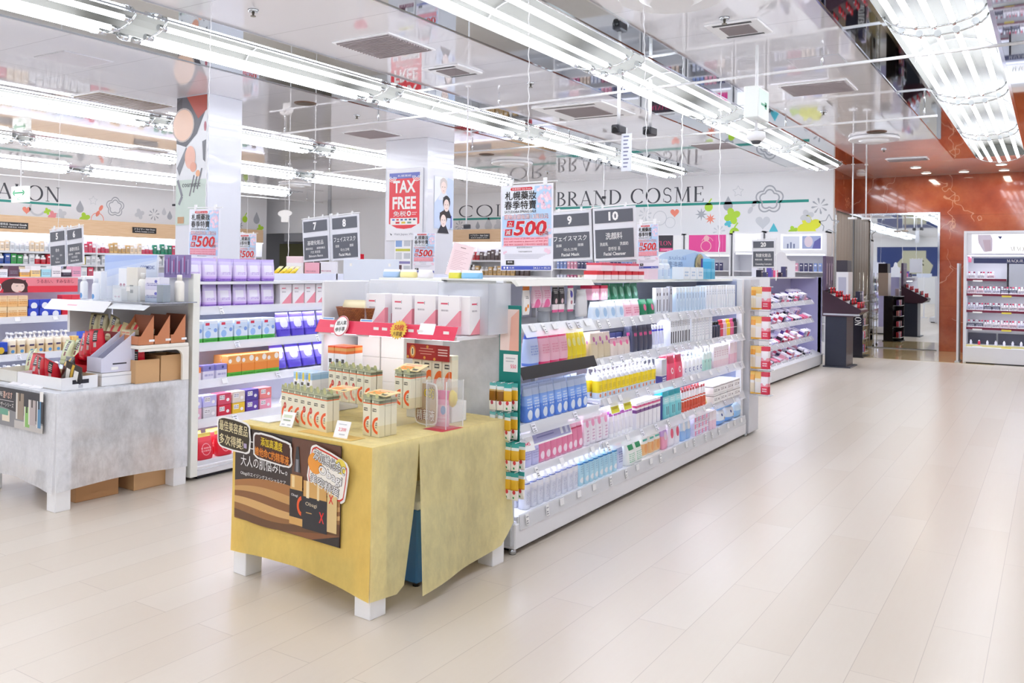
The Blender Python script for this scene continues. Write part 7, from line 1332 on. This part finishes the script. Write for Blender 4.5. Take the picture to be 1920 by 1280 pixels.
for z in (.1, .35, .6, .85):
    for i in range(4): small(COS[(i+int(z*20)) % 8][0], True, .07, .12).put('%s box, %s along the black tower shelf at %s' % (COS[(i+int(z*20)) % 8][1], ORD[i], {.1: 'the foot', .35: 'knee height', .6: 'mid height', .85: 'the top'}[z]), (-3.11, 17.2+.13*i, z), R(90), 'boxes in the black shelf tower')
wr = thing('wire_rack', 'empty wire basket rack against the marble side wall', 'rack', (-3.5, 19.1, 0)); b = B()
for x in (-.15, .15):
    for y in (-.2, .2): b.tube([(x, y, .03), (x, y, 1.6)], .008, STEEL, 6)
part('frame', b, wr)
for z in (.25, .6, .95): 
    b = B()
    for i in range(9): b.tube([(.15, -.2+.05*i, z+.16), (.15, -.2+.05*i, z), (-.15, -.2+.05*i, z), (-.15, -.2+.05*i, z+.2)], .003, STEEL, 4)
    for q in (0, .08, .16): b.tube([(-.15, -.2, z+q), (.15, -.2, z+q), (.15, .2, z+q), (-.15, .2, z+q), (-.15, -.2, z+q)], .004, STEEL, 4)
    part('wire_basket', b, wr)
cs_ = B(); [cs_.loft([(0, .02, .02), (.03, .02, .02)], DARK, 8, at=(x, y, 0)) for x in (-.15, .15) for y in (-.2, .2)]; part('caster', cs_, wr)
dp = thing('display_panel', 'narrow plain white display panel left of the cosmetic cabinet', 'screen', (-1.47, 17.6, 0), 0, None, B().box(-.035, .0, -.2, .2, .02, 1.78, mat('#dcdce2', .35), .003)); part('foot', B().box(-.06, .02, -.22, .22, 0, .02, GREY), dp)  # a plain display panel beside the cosmetic cabinet

# ------------------------------------------------------------------ the white cosmetic cabinet at the right edge
MQ = thing('cosmetic_cabinet', 'white lit cosmetic cabinet against the red marble at the right edge', 'cabinet', (-.4, 17.65, 0)); MW = 1.0
part('carcass', B().box(-MW, MW, .2, .25, 0, 2.36, WHITEM).box(-MW, -MW+.05, -.25, .2, 0, 2.36, WHITEM, .003).box(MW-.05, MW, -.25, .2, 0, 2.36, WHITEM, .003).box(-MW+.05, MW-.05, -.25, .2, 2.32, 2.36, WHITEM), MQ); part('base', B().box(-MW+.02, MW-.02, -.27, .2, .02, .29, mat('#e4e4e8', .35), .004), MQ); part('plinth', B().box(-MW+.04, MW-.04, -.24, .2, 0, .02, DARK), MQ); part('header', B().box(-MW+.05, MW-.05, -.23, -.15, 1.94, 2.32, mat('#e6e6ea', .35)), MQ)
lb = part('header_lightbox', B().box(-.87, .9, -.245, -.23, 1.965, 2.295, mat('#fafaff', .4, 0, .8)), MQ); p = B(); p.y0 = -.246; p.shape([(-.78, 2.29), (-.58, 2.29), (-.55, 2.22), (-.55, 2.0), (-.68, 1.98), (-.77, 2.15)], mat('#d9cfdc', .4)); p.shape([(-.7, 2.2), (-.58, 2.2), (-.57, 2.0), (-.66, 1.99)], mat('#cdb8c4', .4), 2); p.shape([(-.47, 2.26), (-.4, 2.26), (-.43, 2.21)], mat('#3a3a6a', .4), 2); serif(p, 'MAQUILLAGE', -.28, .3, 2.0, 2.08, mat('#b8b4ac', .4), 2, .06); part('lettering', p, lb)
nb = part('name_band', B().box(-.84, .9, -.24, -.22, 1.785, 1.875, mat('#333a66', .3)), MQ); p = B(); p.y0 = -.2405; serif(p, 'MAQUILLAGE', -.33, .1, 1.805, 1.855, PW, 1, .06); part('lettering', p, nb); part('ribbon', B().box(-.93, -.88, -.2, -.19, 1.8, 1.9, mat('#e87a9a', .4)), MQ)
part('light_strip', B().box(-MW+.06, MW-.06, -.2, -.17, 1.91, 1.93, LED), MQ); area('shelf_light', (-.4, 17.45, 1.9), 1.8, .03, 7, (.85, .88, 1))
part('mirror', B().box(-.3, .3, -.06, -.05, 1.3, 1.78, mat('#c8ccd8', .05, .9)), MQ); part('mirror_frame', B().box(-.33, -.3, -.07, -.04, 1.27, 1.8, NAVY).box(.3, .33, -.07, -.04, 1.27, 1.8, NAVY).box(-.33, .33, -.07, -.04, 1.78, 1.8, NAVY), MQ)
for li, (z, lab) in enumerate(((1.5, 'top'), (1.235, 'second'), (.94, 'third'), (.635, 'fourth'), (.325, 'lowest'))):
    s_ = part('shelf', B().box(-MW+.05, MW-.05 if li else -.33, -.23, .2, z-.02, z, SHELFM), MQ); part('front_edge', B().box(-MW+.05, MW-.05 if li else -.33, -.236, -.23, z-.03, z+.01, mat('#7a1a3a', .35) if li < 4 else mat('#ece2a0', .4)), s_)
    for i in range(3): part('price_tag', B().box(-.85+.45*i, -.7+.45*i, -.242, -.237, z-.045, z-.015, mat('#f2e25a', .4) if i % 2 else TAGM), s_) if li or i < 1 else None
    part('light_strip', B().box(-MW+.06, MW-.06 if li else -.34, -.2, -.18, z-.03, z-.02, LED), s_); area('shelf_light', (-.4, 17.46, z-.035), 1.8, .02, 2.6, (.85, .88, 1))
    if li == 4:
        for k in range(4): part('dark_liner', B().box(-MW+.06+.47*k, -MW+.5+.47*k, .15, .19, z+.0, z+.2, mat('#4a4a58', .3)), s_)
    n = 8 if li else 3
    for i in range(n):
        x = -1.28+.13*i if li else -1.28+.15*i; 
        if li == 4:
            bottle('polish_bottle', .04, .04, .09, mat(('#e8e6f6', '#d83a5a')[i == 1], .25), mat('#f4f4fa', .3), 'cap').put('%s small bottle, %s from left, lowest cabinet shelf' % (('white', 'red')[i == 1], ORD[i]), (x, 17.5, z), 0, 'small bottles in the cosmetic cabinet'); continue
        c = ('#f2ecf2', '#f6d8e2', '#e8e6f8', '#2c2e4a')[(i//2+li) % 4]; w = {'#f2ecf2': 'white', '#f6d8e2': 'pink', '#e8e6f8': 'lilac', '#2c2e4a': 'navy'}[c]
        P = carton('tester_tray', .125, .14, .075, pack([(0, '#f2eef4'), (.35, c)], [('t', '#3a3a5a' if c != '#2c2e4a' else '#d8d8ea', .06, .94, .3, .9, 2)])); P.put('%s tester tray, %s from left, %s cabinet shelf' % (w, ORD[i], lab), (x, 17.53, z), 0, 'tester trays in the cosmetic cabinet')
        for k in range(3): Proto('lipstick', 'lipstick', B().loft([(0, .014, .014), (.03, .014, .014), (.031, .011, .011)], WHITE, 8), ('cap', B().loft([(.031, .0145, .0145), (.06, .0145, .0145)], mat(('#d84a6a', '#f4f2f8', '#8a3a5a')[(i+k) % 3], .3), 8))).put('%s-capped lipstick, %s on the %s tray, %s cabinet shelf' % (('rose', 'white', 'plum')[(i+k) % 3], ORD[k], ORD[i], lab), (x-.04+.04*k, 17.57, z+.076), 0, 'lipsticks in the cosmetic cabinet')

# dark blue banner and back wall goods that only the mirror sees
bn = thing('festival_banner', 'dark blue banner with a pale bag shape on the wall behind the camera', 'banner', (-6.6, YB+.01, 1.5), R(180), None, B().box(-1.9, 1.9, -.01, 0, 0, 1.6, mat('#2c3f7a', .5))); p = B(); p.y0 = -.0105; p.shape([(-.8, .1), (.8, .1), (.95, .6), (.6, 1.0), (.6, 1.4), (-.6, 1.4), (-.6, 1.0), (-.95, .6)], mat('#c4c2a8', .5)); p.text('祝', -.5, .1, .4, .95, NIGHT, 2, .02); part('lettering', p, bn)

dupes = [(k, v) for k, v in LABELS.items() if v[0] > 1]
for k, v in dupes[:40]: print('SAME LABEL', v[0], k)
